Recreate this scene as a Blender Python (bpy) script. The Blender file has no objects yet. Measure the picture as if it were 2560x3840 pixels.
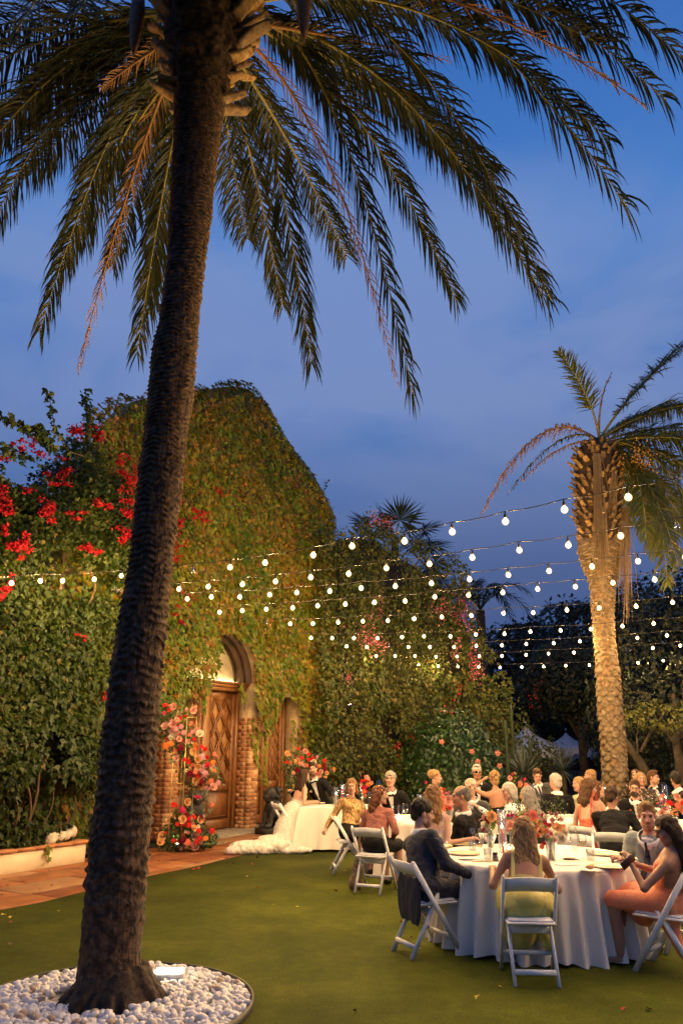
import bpy, bmesh, math, random
import numpy as np
from mathutils import Vector, Matrix
random.seed(5); rng = np.random.default_rng(5)
SC = bpy.context.scene
COL = SC.collection
# ------------------------------------------------------------------ camera
F_PX, EYE, PITCH = 2800.0, 1.82, math.atan(875 / 2800.0)
cam_d = bpy.data.cameras.new('camera'); cam = bpy.data.objects.new('camera', cam_d); COL.objects.link(cam)
cam_d.sensor_fit = 'VERTICAL'; cam_d.sensor_height = 36; cam_d.lens = F_PX / 3840 * 36
cam_d.clip_start = 0.05; cam_d.clip_end = 2000
cam.location = (0, 0, EYE); cam.rotation_euler = (math.pi / 2 + PITCH, 0, 0)
SC.camera = cam
# ------------------------------------------------------------------ dusk sky
world = bpy.data.worlds.new('World'); SC.world = world; world.use_nodes = True
wn = world.node_tree; wn.nodes.clear()
def nd(nt, t, **kw):
    n = nt.nodes.new(t)
    for k, v in kw.items(): setattr(n, k, v)
    return n
def ramp(nt, pts, interp='LINEAR'):
    r = nt.nodes.new('ShaderNodeValToRGB'); e = r.color_ramp.elements; r.color_ramp.interpolation = interp
    while len(e) < len(pts): e.new(0.5)
    for i, (p, c) in enumerate(pts): e[i].position = p; e[i].color = (*c, 1) if len(c) == 3 else c
    return r
tc = nd(wn, 'ShaderNodeTexCoord'); sx = nd(wn, 'ShaderNodeSeparateXYZ'); wn.links.new(tc.outputs['Generated'], sx.inputs[0])
grad = ramp(wn, [(0.0, (.042, .082, .20)), (.20, (.050, .105, .28)), (.40, (.066, .172, .46)), (.60, (.066, .205, .56)), (.78, (.036, .14, .46)), (1.0, (.022, .08, .30))])
wn.links.new(sx.outputs['Z'], grad.inputs[0])
mp = nd(wn, 'ShaderNodeMapping'); mp.inputs['Scale'].default_value = (1.3, 1.3, 2.6); mp.inputs['Location'].default_value = (.75, .3, .4)
wn.links.new(tc.outputs['Generated'], mp.inputs[0])
cn = nd(wn, 'ShaderNodeTexNoise'); cn.inputs['Scale'].default_value = 1.7; cn.inputs['Detail'].default_value = 7; cn.inputs['Roughness'].default_value = .48; cn.inputs['Distortion'].default_value = .35
wn.links.new(mp.outputs[0], cn.inputs['Vector'])
cr = ramp(wn, [(.41, (0, 0, 0)), (.60, (1, 1, 1))], 'EASE'); wn.links.new(cn.outputs['Fac'], cr.inputs[0])
hm = ramp(wn, [(.0, (.75, .75, .75)), (.35, (.8, .8, .8)), (.62, (.55, .55, .55)), (.85, (.08, .08, .08))]); wn.links.new(sx.outputs['Z'], hm.inputs[0])
mu = nd(wn, 'ShaderNodeMath', operation='MULTIPLY'); wn.links.new(cr.outputs[0], mu.inputs[0]); wn.links.new(hm.outputs[0], mu.inputs[1])
ccol = ramp(wn, [(.0, (.075, .090, .20)), (.22, (.085, .13, .29)), (.42, (.22, .29, .53)), (.6, (.24, .32, .57)), (1, (.16, .25, .50))]); wn.links.new(sx.outputs['Z'], ccol.inputs[0])
mx = nd(wn, 'ShaderNodeMix', data_type='RGBA'); wn.links.new(mu.outputs[0], mx.inputs[0]); wn.links.new(grad.outputs[0], mx.inputs[6]); wn.links.new(ccol.outputs[0], mx.inputs[7])
bg = nd(wn, 'ShaderNodeBackground'); bg.inputs[1].default_value = 1.02
wo = nd(wn, 'ShaderNodeOutputWorld'); wn.links.new(mx.outputs[2], bg.inputs[0]); wn.links.new(bg.outputs[0], wo.inputs[0])
vs = SC.view_settings; vs.view_transform = 'Standard'; vs.look = 'None'; vs.gamma = 1; vs.use_curve_mapping = False; vs.exposure = 0
SC.render.engine = 'CYCLES'
cy = SC.cycles; cy.use_denoising = True; cy.max_bounces = 7; cy.diffuse_bounces = 3; cy.glossy_bounces = 3; cy.transmission_bounces = 5; cy.transparent_max_bounces = 24
cy.sample_clamp_indirect = 4; cy.sample_clamp_direct = 0; cy.caustics_reflective = False; cy.caustics_refractive = False; cy.use_light_tree = True
BULB_RADIANCE = 1180.0
WARM = (1.0, .62, .24)
# ------------------------------------------------------------------ picture -> place
CP, SP = math.cos(PITCH), math.sin(PITCH)
def ray(u, v):
    s = (1920 - v) / F_PX; y = CP - s * SP
    return ((u - 1280) / F_PX / y, (SP + s * CP) / y)
def onz(u, v, z=0.0):
    a, b = ray(u, v); Y = (z - EYE) / b
    return Vector((a * Y, Y, z))
def onY(u, v, Y):
    a, b = ray(u, v); return Vector((a * Y, Y, EYE + b * Y))
# ------------------------------------------------------------------ materials
MATS = {}
def pm(name, c1, c2=None, scale=8, rough=.7, bump=0, bscale=None, stretch=(1, 1, 1), detail=4, metal=0, spec=.4, island=None, transl=0, sheen=0, lo=.35, hi=.65, bdist=.01, c3=None, imix=.35):
    if name in MATS: return MATS[name]
    m = bpy.data.materials.new(name); m.use_nodes = True; nt = m.node_tree; nt.nodes.clear(); L = nt.links.new
    out = nd(nt, 'ShaderNodeOutputMaterial'); b = nd(nt, 'ShaderNodeBsdfPrincipled')
    b.inputs['Roughness'].default_value = rough; b.inputs['Metallic'].default_value = metal
    b.inputs['Specular IOR Level'].default_value = spec
    if sheen: b.inputs['Sheen Weight'].default_value = sheen
    t = nd(nt, 'ShaderNodeTexCoord'); mpn = nd(nt, 'ShaderNodeMapping'); mpn.inputs['Scale'].default_value = stretch
    L(t.outputs['Object'], mpn.inputs[0])
    base = None
    if c2 is not None:
        n = nd(nt, 'ShaderNodeTexNoise'); n.inputs['Scale'].default_value = scale; n.inputs['Detail'].default_value = detail
        L(mpn.outputs[0], n.inputs['Vector'])
        r = ramp(nt, [(lo, c1), (hi, c2)] + ([(min(hi + .15, 1), c3)] if c3 else [])); L(n.outputs['Fac'], r.inputs[0]); base = r.outputs[0]
    if island:
        g = nd(nt, 'ShaderNodeNewGeometry')
        ri = ramp(nt, island); L(g.outputs['Random Per Island'], ri.inputs[0])
        if base is not None:
            mm = nd(nt, 'ShaderNodeMix', data_type='RGBA'); mm.inputs[0].default_value = imix; L(ri.outputs[0], mm.inputs[6]); L(base, mm.inputs[7]); base = mm.outputs[2]
        else: base = ri.outputs[0]
    if base is None: b.inputs['Base Color'].default_value = (*c1, 1)
    else: L(base, b.inputs['Base Color'])
    if bump:
        n2 = nd(nt, 'ShaderNodeTexNoise'); n2.inputs['Scale'].default_value = bscale or scale * 4; n2.inputs['Detail'].default_value = 5
        L(mpn.outputs[0], n2.inputs['Vector'])
        bp = nd(nt, 'ShaderNodeBump'); bp.inputs['Strength'].default_value = bump; bp.inputs['Distance'].default_value = bdist
        L(n2.outputs['Fac'], bp.inputs['Height']); L(bp.outputs[0], b.inputs['Normal'])
    if transl:
        tr = nd(nt, 'ShaderNodeBsdfTranslucent'); ms = nd(nt, 'ShaderNodeMixShader'); ms.inputs[0].default_value = transl
        if base is None: tr.inputs[0].default_value = (*c1, 1)
        else: L(base, tr.inputs[0])
        L(b.outputs[0], ms.inputs[1]); L(tr.outputs[0], ms.inputs[2]); L(ms.outputs[0], out.inputs[0])
    else: L(b.outputs[0], out.inputs[0])
    MATS[name] = m; return m
def emit(name, col, strength):
    if name in MATS: return MATS[name]
    m = bpy.data.materials.new(name); m.use_nodes = True; nt = m.node_tree; nt.nodes.clear()
    e = nd(nt, 'ShaderNodeEmission'); e.inputs[0].default_value = (*col, 1); e.inputs[1].default_value = strength
    o = nd(nt, 'ShaderNodeOutputMaterial'); nt.links.new(e.outputs[0], o.inputs[0]); MATS[name] = m; return m
def glass(name, tint=(.97, .98, .97), rim=.06):
    if name in MATS: return MATS[name]
    m = bpy.data.materials.new(name); m.use_nodes = True; nt = m.node_tree; nt.nodes.clear(); L = nt.links.new
    t = nd(nt, 'ShaderNodeBsdfTransparent'); t.inputs[0].default_value = (*tint, 1)
    g = nd(nt, 'ShaderNodeBsdfGlossy'); g.inputs['Roughness'].default_value = .04
    lw = nd(nt, 'ShaderNodeLayerWeight'); lw.inputs[0].default_value = .35
    ad = nd(nt, 'ShaderNodeMath', operation='MULTIPLY_ADD'); ad.inputs[1].default_value = .75; ad.inputs[2].default_value = rim
    L(lw.outputs['Facing'], ad.inputs[0]); ms = nd(nt, 'ShaderNodeMixShader'); L(ad.outputs[0], ms.inputs[0]); L(t.outputs[0], ms.inputs[1]); L(g.outputs[0], ms.inputs[2])
    o = nd(nt, 'ShaderNodeOutputMaterial'); L(ms.outputs[0], o.inputs[0]); MATS[name] = m; return m
# ------------------------------------------------------------------ meshes and objects
class MB:
    def __init__(s): s.V = []; s.F = []; s.M = []; s.n = 0
    def add(s, V, F, mi=0):
        V = np.asarray(V, dtype=np.float32).reshape(-1, 3)
        if not isinstance(F, list) or (len(F) and not isinstance(F[0], np.ndarray)): 
            by = {}
            for f in F: by.setdefault(len(f), []).append(f)
            F = [np.array(x, dtype=np.int64) for x in by.values()]
        for f in F:
            if len(f) == 0: continue
            s.F.append(f + s.n); s.M.append(np.full(len(f), 0) + mi if np.isscalar(mi) else np.asarray(mi))
        s.V.append(V); s.n += len(V); return s
    def join(s, o, T=None):
        for V in [np.concatenate(o.V)]:
            if T is not None: V = V @ np.array(T.to_3x3()).T.astype(np.float32) + np.array(T.translation, dtype=np.float32)
        n0 = s.n; s.V.append(V); s.n += len(V)
        for f, m in zip(o.F, o.M): s.F.append(f + n0); s.M.append(m)
        return s
    def mesh(s, name, mats, smooth=False, off=None):
        V = np.concatenate(s.V).astype(np.float32)
        if off is not None: V = V - np.array(off, dtype=np.float32)
        me = bpy.data.meshes.new(name)
        nl = sum(f.size for f in s.F); npoly = sum(len(f) for f in s.F)
        me.vertices.add(len(V)); me.vertices.foreach_set('co', V.ravel())
        me.loops.add(nl); me.loops.foreach_set('vertex_index', np.concatenate([f.ravel() for f in s.F]).astype(np.int32))
        sizes = np.concatenate([np.full(len(f), f.shape[1]) for f in s.F]); starts = np.concatenate([[0], np.cumsum(sizes)[:-1]])
        me.polygons.add(npoly); me.polygons.foreach_set('loop_start', starts.astype(np.int32))
        try: me.polygons.foreach_set('loop_total', sizes.astype(np.int32))
        except Exception: pass
        for m in (mats if isinstance(mats, (list, tuple)) else [mats]): me.materials.append(m)
        me.polygons.foreach_set('material_index', np.concatenate(s.M).astype(np.int32))
        if smooth: me.polygons.foreach_set('use_smooth', np.ones(npoly, dtype=bool))
        me.update(calc_edges=True); return me
    def build(s, name, mats, parent=None, smooth=False, local=False, **tags):
        off = None
        if parent is not None and not local:
            off = wloc(parent)
        me = s.mesh(name, mats, smooth, off); o = bpy.data.objects.new(name, me); COL.objects.link(o)
        if parent is not None: o.parent = parent
        tag(o, **tags); return o
def wloc(o):
    v = Vector((0, 0, 0))
    while o is not None: v = v + Vector(o.location); o = o.parent
    return v
def tag(o, label=None, category=None, group=None, kind=None):
    for k, v in (('label', label), ('category', category), ('group', group), ('kind', kind)):
        if v: o[k] = v
    return o
def thing(name, label, cat, loc=(0, 0, 0), rz=0.0, group=None):
    o = bpy.data.objects.new(name, None); COL.objects.link(o); o.location = loc; o.rotation_euler = (0, 0, rz); o.empty_display_size = .1
    return tag(o, label, cat, group)
def copy_tree(o, parent=None):
    c = o.copy(); COL.objects.link(c)
    if parent is not None: c.parent = parent
    for ch in list(o.children): copy_tree(ch, c)
    return c
def inst(name, me, parent, loc=(0, 0, 0), rot=None, scale=None, **tags):
    o = bpy.data.objects.new(name, me); COL.objects.link(o)
    if parent is not None: o.parent = parent
    o.location = loc
    if rot is not None:
        if isinstance(rot, Matrix): o.rotation_euler = rot.to_euler()
        else: o.rotation_euler = rot
    if scale is not None: o.scale = scale if hasattr(scale, '__len__') else (scale,) * 3
    return tag(o, **tags)
def nrm(a):
    a = np.asarray(a, dtype=np.float64); return a / (np.linalg.norm(a, axis=-1, keepdims=True) + 1e-12)
def box(x0, x1, y0, y1, z0, z1, ch=0.0):
    if not ch:
        V = [(x, y, z) for z in (z0, z1) for y in (y0, y1) for x in (x0, x1)]
        return V, [(0, 2, 3, 1), (4, 5, 7, 6), (0, 1, 5, 4), (2, 6, 7, 3), (0, 4, 6, 2), (1, 3, 7, 5)]
    V = []; c = ch
    for z, i in ((z0, c), (z0 + c, 0), (z1 - c, 0), (z1, c)):
        V += [(x0 + i, y0 + i, z), (x1 - i, y0 + i, z), (x1 - i, y1 - i, z), (x0 + i, y1 - i, z)]
    Fc = [(3, 2, 1, 0), (12, 13, 14, 15)]
    for k in range(3):
        for j in range(4): Fc.append((4 * k + j, 4 * k + (j + 1) % 4, 4 * k + 4 + (j + 1) % 4, 4 * k + 4 + j))
    return V, Fc
def bar(p, q, w, t, ref=(1, 0, 0), c=.25):
    """chamfered bar from p to q; w along ref, t across"""
    p = np.array(p, float); q = np.array(q, float); d = nrm(q - p); r = np.array(ref, float); r = nrm(r - d * np.dot(r, d)); s = np.cross(d, r)
    k = min(w, t) * c; w2, t2 = w / 2, t / 2
    sec = [(-w2 + k, -t2), (w2 - k, -t2), (w2, -t2 + k), (w2, t2 - k), (w2 - k, t2), (-w2 + k, t2), (-w2, t2 - k), (-w2, -t2 + k)]
    V = [p + r * a + s * b for a, b in sec] + [q + r * a + s * b for a, b in sec]
    Fc = [tuple(range(7, -1, -1)), tuple(range(8, 16))] + [(i, (i + 1) % 8, 8 + (i + 1) % 8, 8 + i) for i in range(8)]
    return V, Fc
def tube(pts, rad, n=8, cap=True):
    P = np.asarray(pts, float); m = len(P); R = np.full(m, rad, float) if np.isscalar(rad) else np.asarray(rad, float)
    T = nrm(np.gradient(P, axis=0)); up = np.array([0, 0, 1.0]) if abs(T[0][2]) < .9 else np.array([1.0, 0, 0])
    V = []; prev = nrm(np.cross(T[0], up))
    for i in range(m):
        a = prev - T[i] * np.dot(prev, T[i]); a = nrm(a); prev = a; b = np.cross(T[i], a)
        for k in range(n):
            th = 2 * math.pi * k / n; V.append(P[i] + R[i] * (math.cos(th) * a + math.sin(th) * b))
    Fc = [(i * n + k, i * n + (k + 1) % n, (i + 1) * n + (k + 1) % n, (i + 1) * n + k) for i in range(m - 1) for k in range(n)]
    if cap: Fc += [tuple(range(n - 1, -1, -1)), tuple((m - 1) * n + k for k in range(n))]
    return V, Fc
def lathe(prof, n=20, c=(0, 0, 0), close=False):
    V = []; Fc = []
    for r, z in prof:
        for k in range(n):
            th = 2 * math.pi * k / n; V.append((c[0] + r * math.cos(th), c[1] + r * math.sin(th), c[2] + z))
    m = len(prof)
    for i in range(m - 1):
        for k in range(n): Fc.append((i * n + k, i * n + (k + 1) % n, (i + 1) * n + (k + 1) % n, (i + 1) * n + k))
    if close: Fc += [tuple(range(n - 1, -1, -1)), tuple((m - 1) * n + k for k in range(n))]
    return V, Fc
def ball(c, r, n=8, m=6):
    r = (r, r, r) if np.isscalar(r) else r
    prof = [(max(math.sin(math.pi * i / m), 1e-4), -math.cos(math.pi * i / m)) for i in range(m + 1)]
    V, Fc = lathe(prof, n); V = np.array(V) * np.array(r) + np.array(c); return V, Fc
def hsh(i, j, k, seed):
    h = (i * 374761393 + j * 668265263 + k * 2147483647 + seed * 1274126177) & 0xffffffff
    h = ((h ^ (h >> 13)) * 1274126177) & 0xffffffff
    return ((h ^ (h >> 16)) & 0xffff) / 65535.0
def vnoise(P, seed=0):
    seed = int(seed); P = np.asarray(P, float); I = np.floor(P).astype(np.int64); f = P - I; f = f * f * (3 - 2 * f); r = 0
    for dx in (0, 1):
        for dy in (0, 1):
            for dz in (0, 1):
                w = (f[..., 0] if dx else 1 - f[..., 0]) * (f[..., 1] if dy else 1 - f[..., 1]) * (f[..., 2] if dz else 1 - f[..., 2])
                r = r + w * hsh(I[..., 0] + dx, I[..., 1] + dy, I[..., 2] + dz, seed)
    return r
def fbm(P, seed=0, o=3):
    r = 0; a = .5
    P = np.asarray(P, float)
    for k in range(o): r = r + a * vnoise(P * 2 ** k, seed + k); a *= .5
    return r / (1 - .5 ** o)
# ------------------------------------------------------------------ smooth solids (signed distance -> surface nets)
class SDF:
    def __init__(s, h=.01): s.h = h; s.P = []
    def ell(s, c, r, R=None, k=.02, m=0, sub=False, noise=0): s.P.append(('e', np.array(c, float), np.array(r, float), R, k, m, sub, noise)); return s
    def cone(s, a, b, r1, r2, k=.02, m=0, sub=False, noise=0): s.P.append(('c', np.array(a, float), np.array(b, float), (r1, r2), k, m, sub, noise)); return s
    def run(s, disp=None, region=None, nscale=None):
        lo = np.full(3, 1e9); hi = -lo
        B = []
        for p in s.P:
            if p[0] == 'e':
                rr = p[2] if p[3] is None else np.full(3, p[2].max()); a, b = p[1] - rr, p[1] + rr
            else:
                r = max(p[3]); a, b = np.minimum(p[1], p[2]) - r, np.maximum(p[1], p[2]) + r
            B.append((a, b))
            if not p[6]: lo = np.minimum(lo, a); hi = np.maximum(hi, b)
        h = s.h; lo = lo - 4 * h; N = np.ceil((hi + 4 * h - lo) / h).astype(int) + 1
        D = np.full(N, .08, np.float32); Mn = np.full(N, 9.0, np.float32); M = np.zeros(N, np.int8)
        ax = [lo[i] + h * np.arange(N[i]) for i in range(3)]
        for p, (a, b) in zip(s.P, B):
            k = max(p[4], 1e-4); mg = k + 3 * h
            i0 = np.maximum(((a - mg - lo) / h).astype(int), 0); i1 = np.minimum(((b + mg - lo) / h).astype(int) + 2, N)
            if (i1 <= i0).any(): continue
            X = np.stack(np.meshgrid(*[ax[i][i0[i]:i1[i]] for i in range(3)], indexing='ij'), -1).astype(np.float32)
            if p[0] == 'e':
                q = X - p[1].astype(np.float32)
                if p[3] is not None: q = q @ np.asarray(p[3], np.float32)
                r = p[2].astype(np.float32)
                k0 = np.sqrt(((q / r) ** 2).sum(-1)); k1 = np.sqrt(((q / (r * r)) ** 2).sum(-1)) + 1e-6
                d = k0 * (k0 - 1) / k1
            else:
                A = p[1].astype(np.float32); ba = (p[2] - p[1]).astype(np.float32); l2 = float(ba @ ba) + 1e-9
                t = np.clip(((X - A) @ ba) / l2, 0, 1); d = np.sqrt(((X - A - t[..., None] * ba) ** 2).sum(-1)) - (p[3][0] * (1 - t) + p[3][1] * t)
            if p[7]: d = d + p[7] * (vnoise(X * 14, 3) - .5).astype(np.float32)
            sl = tuple(slice(i0[i], i1[i]) for i in range(3)); O = D[sl]
            if p[6]:
                hh = np.clip(.5 - .5 * (O + d) / k, 0, 1); Dn = O * (1 - hh) - d * hh + k * hh * (1 - hh)
                D[sl] = Dn
                if p[5] >= 0: M[sl][(-d > O)] = p[5]
            else:
                hh = np.clip(.5 + .5 * (O - d) / k, 0, 1); D[sl] = O * (1 - hh) + d * hh - k * hh * (1 - hh)
                w = d < Mn[sl]; Ms = M[sl]; Ms[w] = p[5]; M[sl] = Ms; Mn[sl] = np.minimum(Mn[sl], d)
        ins = D < 0
        c = [ins[i:N[0] - 1 + i, j:N[1] - 1 + j, l:N[2] - 1 + l] for i in (0, 1) for j in (0, 1) for l in (0, 1)]
        sm = np.zeros(c[0].shape, np.int8)
        for q in c: sm += q
        act = (sm > 0) & (sm < 8); I = np.argwhere(act); n = len(I)
        idx = np.full(act.shape, -1, np.int64); idx[act] = np.arange(n)
        cor = [(i, j, l) for i in (0, 1) for j in (0, 1) for l in (0, 1)]
        Vc = np.stack([D[I[:, 0] + i, I[:, 1] + j, I[:, 2] + l] for i, j, l in cor], 1)
        acc = np.zeros((n, 3)); cnt = np.zeros(n)
        for e0 in range(8):
            for e1 in range(e0 + 1, 8):
                a, b = np.array(cor[e0]), np.array(cor[e1])
                if abs(a - b).sum() != 1: continue
                va, vb = Vc[:, e0], Vc[:, e1]; w = (va < 0) != (vb < 0)
                t = np.where(w, va / np.where(w, va - vb, 1), 0)
                acc[w] += (a + t[:, None] * (b - a))[w]; cnt[w] += 1
        V = lo + h * (I + acc / cnt[:, None])
        Q = []
        for axn in range(3):
            sl0 = [slice(1, -1)] * 3; sl1 = [slice(1, -1)] * 3
            sl0[axn] = slice(0, -1); sl1[axn] = slice(1, None)
            s0, s1 = ins[tuple(sl0)], ins[tuple(sl1)]; ed = np.argwhere(s0 != s1); fl = s0[s0 != s1]
            base = ed.copy()
            for q in range(3):
                if q != axn: base[:, q] += 1
            o1, o2 = [q for q in range(3) if q != axn]
            def g(a, b):
                z = base.copy(); z[:, o1] -= a; z[:, o2] -= b; return idx[z[:, 0], z[:, 1], z[:, 2]]
            q = np.stack([g(1, 1), g(0, 1), g(0, 0), g(1, 0)], 1)
            if axn == 1: fl = ~fl
            q[~fl] = q[~fl][:, ::-1]; Q.append(q)
        Q = np.concatenate(Q); Q = Q[(Q >= 0).all(1)]
        fc = V[Q].mean(1); nn = nrm(np.cross(V[Q[:, 2]] - V[Q[:, 0]], V[Q[:, 3]] - V[Q[:, 1]]))
        vn = np.zeros_like(V)
        for k in range(4): np.add.at(vn, Q[:, k], nn)
        vn = nrm(vn)
        g = np.clip(np.round((fc - lo) / h).astype(int), 0, N - 1); fm = M[g[:, 0], g[:, 1], g[:, 2]].astype(int)
        if region is not None: fm = region(fc, nn, fm)
        if disp is not None: V = V + vn * disp(V)[:, None]
        return V, [Q], fm
    def mb(s, **kw):
        V, Fq, fm = s.run(**kw); b = MB(); b.add(V, Fq, fm); return b
def scatter_leaves(P, N, size, down=.6, lobed=True, jit=.6, fold=.25):
    """leaf polygons at points P with outward normals N; returns V, F"""
    n = len(P); P = np.asarray(P, float); N = nrm(np.asarray(N, float) + rng.normal(0, jit, (n, 3)))
    size = np.full(n, size) if np.isscalar(size) else size
    D = np.tile([0, 0, -1.0], (n, 1)) * down + rng.normal(0, .45, (n, 3)); D = nrm(D - N * (D * N).sum(1, keepdims=True)); S = np.cross(N, D)
    if lobed: sh = np.array([(-.28, 0), (-.12, .42), (.22, .5), (.28, .22), (1, 0), (.28, -.22), (.22, -.5), (-.12, -.42)])
    else: sh = np.array([(-.4, 0), (0, .27), (.6, 0), (0, -.27)])
    k = len(sh)
    V = (P[:, None] + size[:, None, None] * (D[:, None] * sh[None, :, :1] + S[:, None] * sh[None, :, 1:] - N[:, None] * fold * np.abs(sh[None, :, 1:])))
    b = np.arange(n)[:, None] * k
    if lobed: Fq = [b + np.array([[0, 1, 2, 3]]), b + np.array([[0, 3, 4, 5]]), b + np.array([[0, 5, 6, 7]])]
    else: Fq = [b + np.array([[0, 1, 2]]), b + np.array([[0, 2, 3]])]
    return V.reshape(-1, 3), Fq
# ================================================================== GROUND, LAWN, PATIO
m_soil = pm('soil', (.018, .014, .009), (.035, .026, .016), 3, .95, .5)
MB().add(*box(-300, 300, -60, 600, -.3, -.02)).build('ground', m_soil, kind='structure')
m_turf = pm('turf', (.062, .078, .005), (.090, .103, .008), 1.4, .9, .55, 130, spec=.1, c3=(.116, .114, .012), bdist=.006)
def fine_grain(m, scale, amt, stretch=(1, 1, 1)):
    """multiply a fine speckle into the base colour (pile, weave)"""
    nt = m.node_tree; b = next(n for n in nt.nodes if n.type == 'BSDF_PRINCIPLED'); src = b.inputs['Base Color'].links[0].from_socket
    t = nd(nt, 'ShaderNodeTexCoord'); mp_ = nd(nt, 'ShaderNodeMapping'); mp_.inputs['Scale'].default_value = stretch; n = nd(nt, 'ShaderNodeTexNoise'); n.inputs['Scale'].default_value = scale; n.inputs['Detail'].default_value = 3
    r = ramp(nt, [(.3, (1 - amt,) * 3), (.7, (1 + amt * .6,) * 3)]); mm = nd(nt, 'ShaderNodeMix', data_type='RGBA', blend_type='MULTIPLY'); mm.inputs[0].default_value = 1
    nt.links.new(t.outputs['Object'], mp_.inputs[0]); nt.links.new(mp_.outputs[0], n.inputs['Vector']); nt.links.new(n.outputs['Fac'], r.inputs[0]); nt.links.new(src, mm.inputs[6]); nt.links.new(r.outputs[0], mm.inputs[7]); nt.links.new(mm.outputs[2], b.inputs['Base Color'])
fine_grain(m_turf, 60, .38); fine_grain(m_turf, 9, .16); fine_grain(m_turf, .7, .22)
edge_px = [(0, 3412), (150, 3385), (330, 3340), (560, 3285), (760, 3243), (900, 3208), (960, 3196)]
edge = [onz(u, v) for u, v in edge_px]
poly = [Vector((-9, -3, 0)), Vector((-6.4, 4.0, 0)), Vector((-5.0, 7.4, 0))] + edge + [Vector((-1.35, 15.6, 0)), Vector((-.9, 17.5, 0)), Vector((1.5, 19.6, 0)), Vector((5, 24, 0)), Vector((14, 26, 0)), Vector((14, -3, 0))]
def polyslab(pts, z0, z1):
    n = len(pts); V = [(p.x, p.y, z0) for p in pts] + [(p.x, p.y, z1) for p in pts]
    return V, [tuple(range(n - 1, -1, -1)), tuple(range(n, 2 * n))] + [(i, (i + 1) % n, n + (i + 1) % n, n + i) for i in range(n)]
def inpoly(x, y, pts):
    c = np.zeros(np.shape(x), bool); n = len(pts)
    for i in range(n):
        a, b = pts[i], pts[(i + 1) % n]
        c ^= ((a[1] > y) != (b[1] > y)) & (x < (b[0] - a[0]) * (y - a[1]) / (b[1] - a[1] + 1e-12) + a[0])
    return c
lawn = MB().add(*polyslab(poly, -.02, .0)).build('lawn', m_turf, kind='structure')
# patio flagstones
FO = np.array([-2.79, 18.0]); FT = np.array([.527, .850]); FT = FT / np.linalg.norm(FT); FN = np.array([FT[1], -FT[0]])
def fac(a, b, z): 
    p = FO + FT * a + FN * b; return (p[0], p[1], z)
def facn(A, B, Z): 
    return np.stack([FO[0] + FT[0] * A + FN[0] * B, FO[1] + FT[1] * A + FN[1] * B, Z], -1)
def px2a(u, v, b):
    """picture point on the vertical plane parallel to the facade at offset b -> (a, z)"""
    k, kz = ray(u, v); ox, oy = FO + FN * b
    a = (k * oy - ox) / (FT[0] - k * FT[1]); Y = oy + FT[1] * a; return a, EYE + kz * Y
def fbox(a0, a1, b0, b1, z0, z1, ch=0):
    V, Fc = box(a0, a1, b0, b1, z0, z1, ch); V = np.array(V); V = facn(V[:, 0], V[:, 1], V[:, 2]); return V, [tuple(reversed(f)) for f in Fc]
m_mortar = pm('patio_mortar', (.16, .10, .06), (.24, .16, .10), 12, .9, .4)
m_flag = pm('flagstone', (.20, .068, .024), (.31, .12, .042), 3.2, .55, .35, 26, spec=.35, island=None, c3=(.24, .14, .08), bdist=.006)
m_flag2 = pm('flagstone_pale', (.25, .12, .055), (.33, .18, .085), 3.5, .55, .35, 26, spec=.35, bdist=.006)
m_flag3 = pm('flagstone_dark', (.15, .048, .02), (.24, .08, .03), 3.5, .5, .35, 26, spec=.4, bdist=.006)
patio = MB().add(*fbox(-14, 5, -.6, 6.5, -.06, -.026)).build('patio', m_mortar, kind='structure')
b = .9; row = 0; ns = 0; lp = [(p.x, p.y) for p in poly]
while b < 6.2:
    w = random.uniform(.42, .75); a = -12.5 + random.uniform(0, .6)
    while a < 4.5:
        l = random.uniform(.55, 1.25); g = .009
        cs = [(a + g, b + g), (a + l - g, b + g), (a + l - g, b + w - g), (a + g, b + w - g)]
        skew = [(random.uniform(-.02, .02), random.uniform(-.012, .012)) for _ in cs]
        pts = [(c[0] + s[0] * .6, c[1] + s[1] * .6) for c, s in zip(cs, skew)]
        P = [fac(x, y, 0) for x, y in pts]
        inside = inpoly(np.array([p[0] for p in P]), np.array([p[1] for p in P]), lp)
        cpx = fac(a + l / 2, b + w / 2, 0)
        if (not inside.all()) and cpx[1] > 6.5 and ns < 290:
            top = -.0 + random.uniform(-.006, -.002); c = .012
            cen = np.mean([p[:2] for p in P], 0)
            V = [(p[0], p[1], -.05) for p in P] + [(p[0], p[1], top - .006) for p in P] + [(p[0] + (cen[0] - p[0]) * c / .4, p[1] + (cen[1] - p[1]) * c / .4, top) for p in P]
            Fc = [(0, 1, 5, 4), (1, 2, 6, 5), (2, 3, 7, 6), (3, 0, 4, 7), (4, 5, 9, 8), (5, 6, 10, 9), (6, 7, 11, 10), (7, 4, 8, 11), (8, 9, 10, 11)]
            Fc = [tuple(reversed(f)) for f in Fc]
            MB().add(V, Fc).build('flagstone', random.choice([m_flag, m_flag, m_flag2, m_flag3]), patio); ns += 1
        a += l
    b += w
m_conc = pm('concrete', (.22, .19, .14), (.30, .26, .19), 6, .8, .3)
MB().add(*fbox(-2.1, 3.2, -.1, .98, -.05, .035, .008)).build('threshold', m_conc, patio)
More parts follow.
